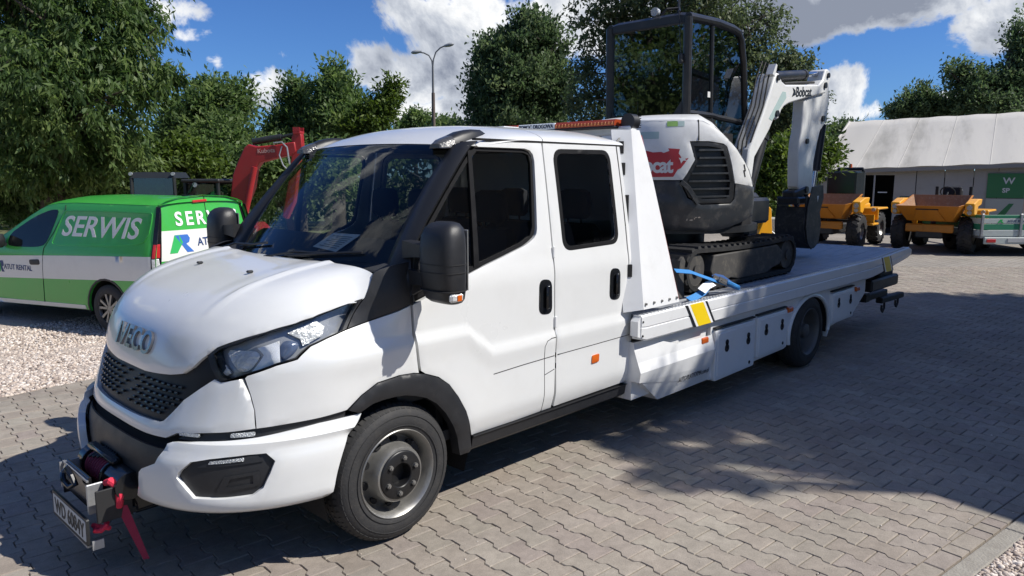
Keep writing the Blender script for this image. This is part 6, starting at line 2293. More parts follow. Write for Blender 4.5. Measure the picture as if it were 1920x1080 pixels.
# rear
wz = lambda z: float(yv(-.93, z)) - .004
zs_ = [.40, .7, .95, 1.1, 1.35, 1.55, 1.66]
rear_o = [(wz(z), z) for z in zs_] + [(.66, 1.71), (.40, 1.762), (0, 1.785), (-.40, 1.762), (-.66, 1.71)] + [(-wz(z), z) for z in zs_[::-1]]
vr = obj('rear_door', vrear(rear_o, thick=.03), M['vgreen'], van, smooth=45)
obj('roof_edge', MB().grid([[(-.885, y, z), (-.90, y, z + .012), (-.87, y, z + .014)] for y, z in ((.70, 1.685), (.6, 1.728), (.4, 1.770), (0, 1.793), (-.4, 1.770), (-.6, 1.728), (-.70, 1.685))]), M['vgreen'], van, smooth=60)
obj('rear_white_band', vrear([(wz(.86) - .12, .98), (wz(1.2) - .11, 1.36), (-wz(1.2) + .02, 1.36), (-wz(.86) + .02, .98)], off=.003, thick=.002, rnd=0), M['vwhite'], vr)
obj('door_seam', strip_on(VR, [(-.03, 1.78), (-.03, 1.4), (-.03, .6)], .010, .06, ref=(.5, 0, .9), off=.005), M['seam'], vr)
obj('brake_lamp', MB().box((-.885, .06, 1.725), (.03, .24, .035), ('X', R(-3)), ch=.008), M['redlens'], vr)
tx = text_mb('SERWIS', .20, .001, bold=.005, spacing=1.35)
xs = [p[0] for p in tx.v]; kx = 1.06 / (max(xs) - min(xs)); xm = (max(xs) + min(xs)) / 2
ys = [p[1] for p in tx.v]; ky = .185 / (max(ys) - min(ys)); ym = (max(ys) + min(ys)) / 2


def frr(x0_, z0_, kx_, xm_, ky_=1.0, ym_=0.0):
    def f(a, b, c):
        y = x0_ - (a - xm_) * kx_; z = z0_ + (b - ym_) * ky_
        q = VR(np.array([y]), np.array([z]))[0]
        n = surf_normals(VR, np.array([y]), np.array([z]), (.5, 0, .9))[0]
        return q + n * (.006 + c)
    return f


obj('rear_lettering', warp(tx, frr(-.04, 1.505, kx, xm, ky, ym)), M['whitefilm'], vr, smooth=0)
tx = text_mb('ATUT', .145, .001, bold=.003)
xs = [p[0] for p in tx.v]; kx = .36 / (max(xs) - min(xs)); xm = (max(xs) + min(xs)) / 2
obj('rear_lettering', warp(tx, frr(.02, 1.185, kx, xm)), M['vnavy'], vr, smooth=0)
for (pts, mt_) in (([(.64, 1.07), (.53, 1.07), (.43, 1.20), (.47, 1.30), (.54, 1.30)], M['vgreenp']), ([(.54, 1.30), (.34, 1.30), (.31, 1.25), (.33, 1.20), (.38, 1.18), (.27, 1.07), (.38, 1.07), (.47, 1.20)], M['vblue'])):
    obj('rear_logo', vrear(pts, off=.006, thick=0, rnd=0, step=.06), mt_, vr)
obj('grip_bar', MB().box((-.995, .06, .93), (.05, .95, .085), ch=.02), M['black'], vr)
obj('number_plate', MB().box((-.99, -.05, .80), (.02, .52, .11), ch=.004), M['plate'], vr)
obj('rear_bumper', MB().loft([[(-.99, y, .38), (-1.02, y, .42), (-1.02, y, .55), (-.97, y, .60), (-.9, y, .60), (-.9, y, .38)] for y in (-.86, -.5, 0, .5, .86)]), M['black'], van, smooth=40)
for sy in (-1, 1):
    def mmv(mb):
        return mb if sy > 0 else mb.mirrored(1)
    po = obj('rear_pillar', mmv(vrear([(wz(z) - dy, z) for z, dy in ((.60, .10), (.9, .11), (1.3, .095), (1.58, .07), (1.66, .05))] + [(wz(z) + .006, z) for z in (1.66, 1.58, 1.3, .9, .6)], off=.004, thick=.004, rnd=0, step=.04)), M['gloss'], van, smooth=40)
    obj('pillar_side', mmv(vpan([(-.955, .62), (-.90, .62), (-.905, 1.2), (-.885, 1.60), (-.87, 1.67), (-.93, 1.66), (-.955, 1.2)], off=.004, thick=.004, rnd=0, step=.04)), M['gloss'], po)
    for (z0_, z1_, mt_) in ((1.03, 1.20, M['redlens']), (.86, 1.02, M['lampglass']), (.72, .85, M['redlens'])):
        obj('tail_lamp', mmv(vrear([(wz(z0_) - .10, z0_), (wz(z0_) + .002, z0_), (wz(z1_) + .002, z1_), (wz(z1_) - .085, z1_)], off=.010, thick=.008, step=.03)), mt_, po, smooth=40)
        obj('tail_lamp_side', mmv(vpan([(-.95, z0_), (-.918, z0_), (-.915, z1_), (-.95, z1_)], off=.008, thick=.006, step=.03)), mt_, po, smooth=40)
    # wheels
    for xc in (-.045, FAX):
        r_ = .325
        w_ = MB().lathe([(.0, .20), (-.006, .235), (-.003, .29), (.02, .318), (.10, .325), (.18, .318), (.20, .29), (.2, .2)], lambda a, rr, t: (xc + rr * math.cos(t), sy * (.885 - a), .325 + rr * math.sin(t)), 40)
        wo = obj('wheel', w_, M['rubber'], van, smooth=40)
        obj('rim', MB().lathe([(.0, .236), (.004, .228), (.03, .215), (.06, .21)], lambda a, rr, t: (xc + rr * math.cos(t), sy * (.885 - a + .006), .325 + rr * math.sin(t)), 40), M['steel'], wo, smooth=40)
        obj('brake_disc', MB().cyl((xc, sy * .80, .325), (xc, sy * .82, .325), .205, n=28), M['chassis'], wo)
        obj('hub', MB().cyl((xc, sy * .83, .325), (xc, sy * .878, .325), .055, .045, 20), M['steel'], wo)
        for j in range(10):
            t = 2 * math.pi * (j // 2) / 5 + (.17 if j % 2 else -.17) + .3
            d0 = Vector((math.cos(t), 0, math.sin(t)))
            t2 = t + (.10 if j % 2 else -.10)
            d1 = Vector((math.cos(t2), 0, math.sin(t2))); sd = Vector((-math.sin(t), 0, math.cos(t)))
            c = Vector((xc, 0, .325)); yy1, yy0 = sy * .880, sy * .855
            P = [c + d0 * .035 - sd * .014, c + d0 * .035 + sd * .014, c + d1 * .222 + sd * .017, c + d1 * .222 - sd * .017]
            obj('spoke', MB().hexa([(p.x, yy0, p.z) for p in P] + [(p.x, yy1, p.z) for p in P]), M['steel'], wo, smooth=0)
        obj('arch_liner', MB().grid([[(xc + .38 * math.cos(t), sy * y, .335 + .38 * math.sin(t)) for y in (.89, .6)] for t in [math.pi * 1.1 - math.pi * 1.2 * k / 12 for k in range(13)]]), M['inner'], van)
    # door mirror
    obj('door_mirror', MB().loft([supell((2.02, sy * 1.0, z), a, b, 14, 3) for z, a, b in ((1.06, .04, .07), (1.09, .07, .10), (1.18, .075, .11), (1.25, .05, .09))]).box((2.0, sy * .92, 1.10), (.06, .12, .04)), M['black'], van, smooth=50)
obj('underbody', MB().box((1.4, 0, .36), (4.4, 1.5, .25)), M['inner'], van)
obj('aerial', MB().loft([[(-.62 + a, b * .03, z) for a, b in ((-.09, -1), (.09, -1), (.09, 1), (-.09, 1))] for a_, z in ((0, 1.775), (0, 1.80))]).tube([(-.60, 0, 1.80), (-.66, 0, 1.86), (-.74, 0, 1.96)], .006, 6), M['black'], van)

# ================================================================== PLACES LAID OUT FROM THE CAMERA'S PLAN AXES


def gpos(r, d, z=0.0):
    p = Vector((CAM.x, CAM.y, 0)) + RT * r + FH * d
    return Vector((p.x, p.y, z))


VIEW_RZ = math.atan2(RT.y, RT.x)         # turns local +x to the picture's right

# ---- red excavator behind the van
M['kred'] = pm('red_machine_paint', (.34, .016, .020), .45, coat=.05, var=.1, dirt=.2, dirtcol=(.2, .06, .05))
M['kredl'] = M['kred']
M['mdark'] = pm('dark_machine', (.02, .022, .024), .5, dirt=.2)
M['mglass'] = pm('machine_window', (.016, .022, .024), .10, spec=.4, var=.4, vscale=3, rvar=.03)
kb = gpos(-4.95, 13.0, -.20)
kub = empty('red_excavator', kb, VIEW_RZ - R(3))
tag(kub, 'red compact excavator with raised boom parked behind the green van', 'excavator')


def rel(r, z):
    return (r + 5.0, z + .155)


KB = [rel(*q) for q in [(-5.02, 1.30), (-4.924, 1.505), (-4.851, 1.964), (-4.746, 2.201), (-4.623, 2.427), (-4.546, 2.485), (-4.411, 2.445), (-4.06, 2.472), (-3.81, 2.517), (-3.74, 2.52), (-3.72, 2.36), (-3.80, 2.29), (-3.894, 2.282), (-4.071, 2.246), (-4.36, 2.173), (-4.449, 2.055), (-4.512, 1.744), (-4.648, 1.44), (-4.75, 1.30)]]
ko = obj('boom', MB().prism(KB, lambda a, b, t: (a, t, b), -.10, .10), M['kred'], kub, smooth=20, bevel=.02)
ke = [rel(*q) for q in [(-3.82, 2.24), (-3.80, 2.60), (-3.75, 2.69), (-3.66, 2.695), (-3.63, 2.63), (-3.62, 2.38), (-3.70, 2.10), (-3.80, 1.5), (-3.95, 1.2), (-4.02, 1.25), (-3.90, 1.8)]]
obj('arm', MB().prism(ke, lambda a, b, t: (a, t, b), -.075, .075), M['kred'], kub, smooth=20, bevel=.015)
obj('arm_cap', MB().box((rel(-3.70, 0)[0], 0, 2.83), (.13, .22, .05), ch=.01).box((rel(-3.70, 0)[0], -.1, 2.88), (.12, .02, .08)).box((rel(-3.70, 0)[0], .1, 2.88), (.12, .02, .08)), M['kred'], kub)
obj('arm_cylinder', MB().cyl((rel(-4.5, 0)[0], 0, 2.68), (rel(-4.0, 0)[0], 0, 2.76), .055, n=12).cyl((rel(-4.0, 0)[0], 0, 2.76), (rel(-3.72, 0)[0], 0, 2.82), .028, n=10), M['mdark'], kub)
obj('boom_cylinder', MB().cyl((rel(-4.70, 0)[0], -.16, 1.2), (rel(-4.43, 0)[0], -.16, 2.25), .05, n=12), M['kred'], kub)
obj('hose', MB().tube([(rel(-4.1, 0)[0], -.11, 2.655), (rel(-3.95, 0)[0], -.13, 2.67), (rel(-3.86, 0)[0], -.14, 2.58), (rel(-3.83, 0)[0], -.13, 2.30)], .014, 6).tube([(rel(-3.95, 0)[0], -.13, 2.60), (rel(-4.0, 0)[0], -.14, 2.45), (rel(-3.94, 0)[0], -.14, 2.28), (rel(-3.86, 0)[0], -.13, 2.2)], .012, 6), M['galv'], kub)
tx = text_mb('Kubota', .13, .001, bold=.002)
warp(tx, lambda a, b, c: (rel(-4.24, 0)[0] + a * .8, -.104 - c, 2.525 + b * .8 + a * .05))
obj('boom_lettering', tx, pm('pale_pink_print', (.55, .30, .28), .5), ko, smooth=0)
hb_ = MB().box((-.35, .2, .95), (1.5, 1.5, .62), ch=.10)
obj('engine_housing', hb_, M['kred'], kub)
obj('cab', MB().box((-.36, .25, 1.60), (.60, .95, .86), ch=.07), M['exglass'], kub)
obj('cab_roof', MB().box((-.36, .25, 2.02), (.68, 1.02, .06), ch=.02), M['mdark'], kub)
for x_, y_ in ((-.65, -.2), (-.07, -.2), (-.65, .70), (-.07, .70)):
    obj('cab_post', MB().box((x_, y_, 1.6), (.05, .05, .86), ch=.01), M['mdark'], kub)
obj('cab_lamp', MB().cyl((-.45, -.26, 1.95), (-.45, -.22, 1.95), .04, n=14), M['ledlens'], kub)
for y in (-.45, .75):
    obj('crawler_track', MB().prism([(-1.1, .12), (-1.0, .02), (.6, .02), (.75, .12), (.75, .38), (.6, .48), (-1.0, .48), (-1.1, .38)], lambda a, b, t: (a, t, b), y - .16, y + .16), M['track'], kub, bevel=.03)
obj('slew_ring', MB().cyl((-.3, .2, .4), (-.3, .2, .7), .4, n=20), M['mdark'], kub)

# ---- dark digger cab further left
dc = gpos(-6.15, 13.1, -.155)
dig = empty('parked_digger', dc, VIEW_RZ + R(8))
tag(dig, 'dark cabbed digger parked in tree shade behind the green van roof', 'digger')
obj('cab', MB().loft([[(x * .36, y, .95 + 0) for x, y in ((-1, -.4), (1, -.4), (1, .5), (-1, .5))], [(x * .34, y, 2.02) for x, y in ((-1, -.38), (1, -.38), (1, .48), (-1, .48))]]), M['exglass'], dig, smooth=0)
obj('seat', MB().box((0, .2, 1.15), (.42, .45, .12), ch=.03).box((0, .42, 1.45), (.42, .1, .55), ch=.03).cyl((0, -.1, 1.0), (0, -.2, 1.5), .02, n=8), M['seatfab'], dig)
obj('cab_roof', MB().loft([[(x * .36, y, 2.02) for x, y in ((-1, -.42), (1, -.42), (1, .5), (-1, .5))], [(x * .31, y, 2.12) for x, y in ((-1, -.36), (1, -.36), (1, .44), (-1, .44))]]), pm('shade_dark_roof', (.016, .019, .022), .5), dig, smooth=0)  # roof colour darkened to stand in for tree shade over the cab
for x_ in (-.36, .36):
    obj('cab_post', MB().tube([(x_, -.41, .95), (x_ * .95, -.39, 2.03)], .03, 8), M['mdark'], dig)
    obj('cab_lamp', MB().cyl((x_ * .94, -.44, 2.09), (x_ * .94, -.40, 2.09), .03, n=12), M['ledlens'], dig)
obj('engine_housing', MB().box((-.65, .2, 1.05), (.8, 1.2, .75), ch=.08), M['mdark'], dig)
obj('chassis', MB().box((-.2, .1, .62), (1.8, 1.2, .3), ch=.05), M['mdark'], dig)
for x_ in (-.85, .5):
    for y_ in (-.55, .7):
        obj('wheel', MB().cyl((x_, y_ - .14, .40), (x_, y_ + .14, .40), .40, n=22), M['rubber'], dig)

# ================================================================== SITE DUMPERS
M['dorange'] = pm('dumper_orange', (.50, .185, .014), .45, var=.12, vscale=3, dirt=.35, dirtcol=(.22, .12, .05))
M['dyellow'] = pm('dumper_yellow', (.82, .38, .014), .4, var=.08, coat=.2, dirt=.12, dirtcol=(.35, .2, .06))
M['drust'] = pm('worn_skip_inside', (.30, .16, .085), .7, var=.3, vscale=6, dirt=.5, dirtcol=(.45, .36, .27))


def build_dumper(full=True):
    t = empty('site_dumper')
    # skip: outer faces and inner faces as one thick-walled tub; x forward
    T = [(1.62, .92, 1.10), (1.50, -.0, 1.14), (1.62, -.92, 1.10), (.28, -.86, 1.40), (.28, .86, 1.40)]
    top = [(1.66, .70, 1.18), (1.66, -.70, 1.18), (1.0, -.74, 1.22), (.22, -.70, 1.42), (.22, .70, 1.42), (1.0, .74, 1.22)]
    bot = [(1.30, .50, .80), (1.30, -.50, .80), (.85, -.50, .76), (.40, -.48, .78), (.40, .48, .78), (.85, .50, .76)]
    mb = MB()
    cen = Vector((.85, 0, 1.0))
    tin = [tuple(Vector(p) + (Vector((cen.x, cen.y, p[2])) - Vector(p)).normalized() * .05) for p in top]
    bin_ = [(p[0] * .94 + .05, p[1] * .92, p[2] + .05) for p in bot]
    n = 6
    mb.add(top + bot + tin + bin_, [])
    F = []
    for k in range(n):
        j = (k + 1) % n
        mb.f.append((k, n + k, n + j, j)); mb.mi.append(0)
        mb.f.append((2 * n + k, 2 * n + j, 3 * n + j, 3 * n + k)); mb.mi.append(1)
        mb.f.append((k, j, 2 * n + j, 2 * n + k)); mb.mi.append(0)
    mb.f.append(tuple(range(n, 2 * n))); mb.mi.append(0)
    mb.f.append(tuple(range(3 * n, 4 * n))); mb.mi.append(1)
    so = obj('skip', mb, [M['dorange'], M['drust']], t, smooth=0)
    obj('skip_rib', MB().hexa([(1.30, -.36, .82), (1.30, .36, .82), (1.36, .36, .82), (1.36, -.36, .82), (1.52, -.22, 1.08), (1.52, .22, 1.08), (1.58, .22, 1.08), (1.58, -.22, 1.08)]), M['dorange'], so, smooth=0)
    obj('skip_slot', MB().box((1.57, 0, 1.095), (.05, .50, .03)), M['seam'], so)
    obj('front_bumper', MB().box((1.24, 0, .62), (.14, 1.06, .20), ch=.02), M['dorange'], t)
    obj('front_bumper_plate', MB().box((1.314, -.30, .62), (.012, .36, .15), ch=.004), M['dorange'], t)
    obj('chassis', MB().box((.5, 0, .50), (1.6, .62, .26), ch=.03).box((-.9, 0, .55), (1.5, .66, .34), ch=.03), M['mdark'], t)
    obj('engine_cover', MB().box((-1.25, 0, .92), (.95, .78, .46), ch=.06), M['dyellow'], t)
    obj('seat', MB().box((-.55, 0, 1.18), (.46, .46, .12), ch=.04).box((-.76, 0, 1.42), (.10, .44, .40), ch=.03), M['seatfab'], t)
    obj('console', MB().box((-.05, 0, 1.05), (.22, .50, .50), ch=.04).tube([(-.1, 0, 1.25), (-.28, 0, 1.48)], .02, 6).tube([(-.28 + .0 + .09 * math.sin(a), .17 * math.cos(a), 1.48 + .14 * math.sin(a)) for a in [2 * math.pi * k / 16 for k in range(16)]], .015, 6, closed=True), M['mdark'], t)
    for sy in (-1, 1):
        # front lamp wing, step and rear mudguard
        obj('lamp_wing', MB().prism([(1.22, 1.24), (.80, 1.34), (.40, 1.34), (.48, 1.20), (.80, 1.16), (.88, 1.0), (.98, .93), (1.18, .98)], lambda a, b, c: (a, c, b), sy * .72, sy * .93), M['dyellow'], t, smooth=20, bevel=.02)
        obj('head_lamp', MB().cyl((1.18, sy * .83, 1.15), (1.235, sy * .83, 1.14), .06, n=16).cyl((1.16, sy * .83, 1.03), (1.215, sy * .83, 1.02), .05, n=16), M['ledlens'], t)
        obj('step', MB().box((-.25, sy * .78, .60), (.55, .34, .06), ch=.015).box((-.05, sy * .78, .72), (.06, .34, .28)), M['dyellow'], t)
        obj('rear_mudguard', MB().box((-1.05, sy * .70, 1.0), (.95, .42, .06), ch=.02).box((-.58, sy * .70, .86), (.06, .42, .32), ch=.015), M['dyellow'], t)
        obj('side_lamp', MB().cyl((-.52, sy * .80, .98), (-.47, sy * .80, .98), .05, n=14), M['ledlens'], t)
        for xc in (.78, -1.02):
            def f(a, rr, tt):
                return (xc + rr * math.cos(tt), sy * (.90 - a), .46 + rr * math.sin(tt))
            w_ = MB().lathe([(.0, .22), (-.01, .30), (.0, .40), (.04, .435), (.15, .44), (.26, .435), (.30, .40), (.30, .2)], f, 36)
            for k in range(18):
                for half in (0, 1):
                    t0 = 2 * math.pi * (k + .5 * half) / 18
                    a0, a1 = ((.0, .16) if half == 0 else (.30, .14))
                    P = []
                    for rr in (.42, .468):
                        P += [f(a0, rr - .03, t0), f(a1, rr, t0 + .18), f(a1, rr, t0 + .30), f(a0, rr - .03, t0 + .12)]
                    w_.hexa(P)
            wo = obj('wheel', w_, M['rubber'], t, smooth=35)
            obj('rim', MB().lathe([(.02, .225), (.05, .20), (.10, .16), (.06, .08), (.05, 0)], f, 24), M['steel'], wo, smooth=40)
    return t


d1 = build_dumper()
tag(d1, 'orange site dumper with empty skip, nearest the dark hall doorway', 'dumper', 'site dumpers in front of the hall')
d2 = copy_tree(d1)
tag(d2, 'orange site dumper with empty skip beside the green and white trailer', 'dumper', 'site dumpers in front of the hall')
for d_, (x, y), a in ((d1, (19.0, 3.86), R(183)), (d2, (19.5, 1.36), R(181))):
    d_.location = (x, y, 0); d_.rotation_euler = (0, 0, a)
# roll frame folded on the left one, up on the right one
rp1 = MB()
for y in (-.36, .36):
    rp1.tube([(-.92, y, .9), (-.92, y, 2.02), (-.90, y * .9, 2.10)], .045, 8)
rp1.tube([(-.90, -.34, 2.10), (-.90, .34, 2.10)], .045, 8)
obj('roll_frame', rp1, M['mdark'], d1)
obj('beacon', MB().cyl((-.9, 0, 2.13), (-.9, 0, 2.24), .05, .04, 14), M['amber'], d1)
cb_ = MB()
cb_.box((-.6, 0, 1.62), (.9, .78, .82), ch=.04)
obj('cab_glazing', cb_, M['mglass'], d1)
rp2 = MB()
for y in (-.40, .40):
    rp2.tube([(-.92, y, .9), (-.92, y, 1.62)], .045, 8)
rp2.tube([(-.92, -.40, 1.40), (-1.25, -.5, 1.2)], .03, 6).box((-.93, 0, 1.40), (.16, .42, .34), ch=.05)
obj('roll_frame', rp2, M['mdark'], d2)

# ================================================================== GREEN AND WHITE TRAILER
tp = gpos(12.62, 18.4, 0)
trl = empty('dropside_trailer', tp, VIEW_RZ)
tag(trl, 'low white dropside trailer with green bands at the right picture edge', 'trailer')
M['tgrey'] = pm('trailer_panel', (.50, .56, .54), .5, var=.08, dirt=.25, dirtcol=(.3, .3, .28))
M['tgreen'] = pm('trailer_green', (.03, .22, .12), .5, var=.1)
for k, (z0_, z1_, mt_) in enumerate(((.905, .985, 'tgreen'), (.775, .90, 'tgrey'), (.625, .77, 'tgreen'), (.48, .62, 'tgrey'))):
    obj('drop_side_board', MB().box((.0, -.70, (z0_ + z1_) / 2), (2.9, .035, z1_ - z0_ - .006), ch=.006), M[mt_], trl)
    obj('drop_side_board', MB().box((-1.43, .9, (z0_ + z1_) / 2), (.035, 3.2, z1_ - z0_ - .006), ch=.006), M[mt_], trl)
obj('trailer_floor', MB().box((.0, .9, .46), (2.86, 3.2, .06)), M['galv'], trl)
obj('rear_beam', MB().box((0, -.72, .37), (2.7, .06, .16), ch=.01), M['tgrey'], trl)
for x_ in (-1.42, -.5, .5, 1.42):
    obj('post', MB().box((x_, -.715, .74), (.06, .06, .54), ch=.008), M['galv'], trl)
obj('chain_post', MB().box((-.42, -.66, 1.35), (.04, .04, .8)), M['galv'], trl)
pt_ = MB().box((-.55, -.757, .385), (.50, .01, .10))
obj('number_plate', pt_, M['plate'], trl)
tx = text_mb('ATUT RENTAL', .085, .001, bold=.001)
warp(tx, lambda a, b, c: (-.55 + a, -.722 - c, .835 + b))
obj('board_lettering', tx, M['vnavy'], trl, smooth=0)
obj('board_logo', MB().prism([(-1.07, .79), (-1.0, .88), (-.93, .88), (-.96, .84), (-.91, .79), (-.97, .79), (-1.0, .83), (-1.02, .79)], lambda a, b, c: (a, c, b), -.722, -.719), M['vgreenp'], trl, smooth=0)
for x_ in (-1.0, 1.0):
    for y_ in (.3, 1.1):
        obj('wheel', MB().lathe([(-.12, .14), (-.12, .30), (-.09, .33), (.09, .33), (.12, .30), (.12, .14)], lambda a, rr, t: (x_ + a, y_ + rr * math.cos(t), .33 + rr * math.sin(t)), 28), M['rubber'], trl, smooth=40)
obj('axle', MB().box((0, .7, .35), (1.9, .9, .08)).box((0, 2.9, .40), (.12, 2.0, .1)), M['mdark'], trl)
obj('tail_lamp', MB().box((-1.2, -.76, .37), (.22, .03, .08), ch=.008), M['redlens'], trl)

# ================================================================== TENT HALL
M['canvas'] = None


def mat_canvas():
    mt, nt, N, L = nodes_of('weathered_roof_sheet')
    out = N('ShaderNodeOutputMaterial'); b = N('ShaderNodeBsdfPrincipled'); L(b.outputs[0], out.inputs[0]); b.inputs['Roughness'].default_value = .7
    tc = N('ShaderNodeTexCoord')
    mp = N('ShaderNodeMapping'); mp.inputs['Scale'].default_value = (.55, .12, .12); mp.inputs['Rotation'].default_value = (0, 0, R(0)); L(tc.outputs['Object'], mp.inputs[0])
    n1 = N('ShaderNodeTexNoise'); L(mp.outputs[0], n1.inputs['Vector']); n1.inputs['Scale'].default_value = 2.2; n1.inputs['Detail'].default_value = 9; n1.inputs['Roughness'].default_value = .65
    r1 = N('ShaderNodeMapRange'); L(n1.outputs['Fac'], r1.inputs[0]); r1.inputs[1].default_value = .50; r1.inputs[2].default_value = .72; r1.inputs[4].default_value = .85
    n2 = N('ShaderNodeTexNoise'); L(tc.outputs['Object'], n2.inputs['Vector']); n2.inputs['Scale'].default_value = 1.4; n2.inputs['Detail'].default_value = 8
    r2 = N('ShaderNodeMapRange'); L(n2.outputs['Fac'], r2.inputs[0]); r2.inputs[1].default_value = .35; r2.inputs[2].default_value = .7; r2.inputs[3].default_value = .5
    mm_ = N('ShaderNodeMath'); mm_.operation = 'MULTIPLY'; L(r1.outputs[0], mm_.inputs[0]); L(r2.outputs[0], mm_.inputs[1])
    mx = N('ShaderNodeMix'); mx.data_type = 'RGBA'; L(mm_.outputs[0], mx.inputs['Factor']); mx.inputs[6].default_value = (.53, .51, .47, 1); mx.inputs[7].default_value = (.24, .23, .20, 1)
    L(mx.outputs[2], b.inputs['Base Color'])
    bp = N('ShaderNodeBump'); bp.inputs['Strength'].default_value = .3; bp.inputs['Distance'].default_value = .05; L(n1.outputs['Fac'], bp.inputs['Height']); L(bp.outputs[0], b.inputs['Normal'])
    MATS['weathered_roof_sheet'] = mt
    return mt


M['canvas'] = mat_canvas()
M['hallwall'] = pm('hall_cladding', (.40, .385, .36), .75, var=.1, vscale=1.2, dirt=.3, dirtcol=(.24, .225, .2))
M['signgreen'] = pm('sign_green', (.045, .20, .075), .5, var=.08)
HL, HR = (10.68, 26.0), (16.9, 22.4)         # plan (right, forward) of the front eave ends
hdir = Vector((HR[0] - HL[0], HR[1] - HL[1], 0)); hlen = hdir.length
p0 = gpos(*HL, 0)
p1_ = gpos(*HR, 0)
hrz = math.atan2(p1_.y - p0.y, p1_.x - p0.x)
hall = empty('storage_hall', p0, hrz)
tag(hall, 'low storage hall with weathered white sheet roof behind the dumpers', 'hall')
# local: x along the front, y into the building
EZ0, EZ1, RZ0, RZ1, RD = 2.10, 2.36, 3.93, 4.10, 3.6
HLX = hlen
rfm = MB()


def roofpt(u, v):
    """u 0..1 along, v 0 eave .. 1 ridge .. 2 back eave"""
    x0_ = -.15 + .62 * min(v, 1) - (.62 * max(0, v - 1)); x1_ = HLX + .3
    x = x0_ + (x1_ - x0_) * u
    ze = EZ0 + (EZ1 - EZ0) * u; zr = RZ0 + (RZ1 - RZ0) * u
    z = ze + (zr - ze) * (v if v <= 1 else 2 - v)
    z -= .05 * math.sin(math.pi * (v % 1.0)) * (1 if 0 < v < 1 else 0) + .015 * math.sin(u * 40)
    return (x, v * RD - .25, z)


roof_h = obj('roof', MB().grid([[roofpt(u / 24, v / 8) for u in range(25)] for v in range(17)]), M['canvas'], hall, smooth=60)
obj('roof_edge', MB().tube([roofpt(0, v / 8) for v in range(9)], .04, 6), M['canvas'], hall)
for q_ in range(1, 6):
    obj('roof_seam', MB().tube([(roofpt(q_ / 6, v / 8)[0], roofpt(q_ / 6, v / 8)[1], roofpt(q_ / 6, v / 8)[2] - .004) for v in range(9)], .014, 6), M['canvas'], roof_h)
obj('gutter', MB().loft([[(x, -.27, z - .02), (x, -.27, z - .14), (x, -.17, z - .14), (x, -.17, z - .02)] for x, z in ((-.1, EZ0), (HLX + .3, EZ1))]), pm('gutter_grey', (.30, .29, .27), .6), hall)
# wall boards left to right, door opening between
wx = [0, .42, 1.02, 1.62, 2.30, 2.95, 3.75, 4.55, 5.2, 6.0, HLX + .2]
for k in range(len(wx) - 1):
    if 1 <= k <= 3:
        continue
    a, b = wx[k], wx[k + 1]
    za, zb = [EZ0 + (EZ1 - EZ0) * q / HLX - .10 for q in (a, b)]
    obj('wall_board', MB().hexa([(a + .012, 0, -.32), (b - .012, 0, -.32), (b - .012, .05, -.32), (a + .012, .05, -.32), (a + .012, 0, za), (b - .012, 0, zb), (b - .012, .05, zb), (a + .012, .05, za)]), M['hallwall'], hall, smooth=0)
obj('door_header', MB().box((1.36, .02, 1.98), (1.9, .06, .10)), M['hallwall'], hall)
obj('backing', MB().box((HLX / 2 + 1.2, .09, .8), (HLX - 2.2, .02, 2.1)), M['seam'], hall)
obj('gable_wall', MB().add([(0, .02, -.32), (0, 2 * RD - .5, -.32), (0, 2 * RD - .5, EZ0 - .06), (.45, RD - .25, RZ0 - .08), (0, .02, EZ0 - .06)], [(0, 1, 2, 3, 4)]), M['hallwall'], hall, smooth=0)
obj('back_wall', MB().box((HLX / 2, 2 * RD - .5, .9), (HLX, .05, 2.4)), M['hallwall'], hall)
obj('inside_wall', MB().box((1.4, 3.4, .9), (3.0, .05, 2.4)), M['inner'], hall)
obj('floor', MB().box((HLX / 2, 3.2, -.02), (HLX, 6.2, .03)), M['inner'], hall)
obj('door_strip', MB().box((1.72, -.01, .9), (.05, .03, 2.05)), M['galv'], hall)
obj('door_bar', MB().box((1.98, .02, 1.36), (.28, .02, .03)), M['whitefilm'], hall)
obj('wall_plate', MB().box((2.66, -.012, 1.17), (.30, .012, .14)), pm('dull_green_plate', (.10, .14, .10), .6), hall)
sgn = MB().box((5.72, -.03, 1.60), (1.6, .03, .76))
so_ = obj('sign_board', sgn, M['signgreen'], hall, smooth=0)
for (t_, z, s_) in (('W', 1.74, .28), ('SP', 1.45, .19)):
    tx = text_mb(t_, s_, .002, bold=.006, align='LEFT')
    warp(tx, lambda a, b, c: (5.33 + a * 1.05, -.048 - c, z + b))
    obj('sign_lettering', tx, M['decalwhite'], so_, smooth=0)
s2 = obj('sign_board', MB().box((5.72, -.03, .80), (1.6, .03, .80)), pm('pale_sign', (.46, .47, .42), .6), hall, smooth=0)
obj('sign_mark', MB().prism([(5.2, .62), (5.42, .62), (5.67, 1.05), (5.54, 1.05)], lambda a, b, c: (a, c, b), -.05, -.046).prism([(4.94, .44), (5.72, .44), (5.72, .58), (4.94, .58)], lambda a, b, c: (a, c, b), -.05, -.046), M['signgreen'], s2, smooth=0)
for x_ in (.18,):
    obj('wall_lamp', MB().box((x_, -.10, 1.78), (.12, .16, .10), ch=.02), M['mdark'], hall)
# grey container left of the hall
ct = gpos(11.1, 28.5, -.1)
cont = empty('site_container', ct, VIEW_RZ - R(6))
tag(cont, 'plain grey container standing left of the storage hall', 'container')
obj('container_body', MB().box((0, 1.2, 1.0), (2.6, 2.4, 2.05), ch=.03), M['hallwall'], cont)
for k in range(9):
    obj('corrugation', MB().box((-1.15 + k * .285, -.012, 1.0), (.12, .03, 1.85), ch=.008), M['hallwall'], cont)
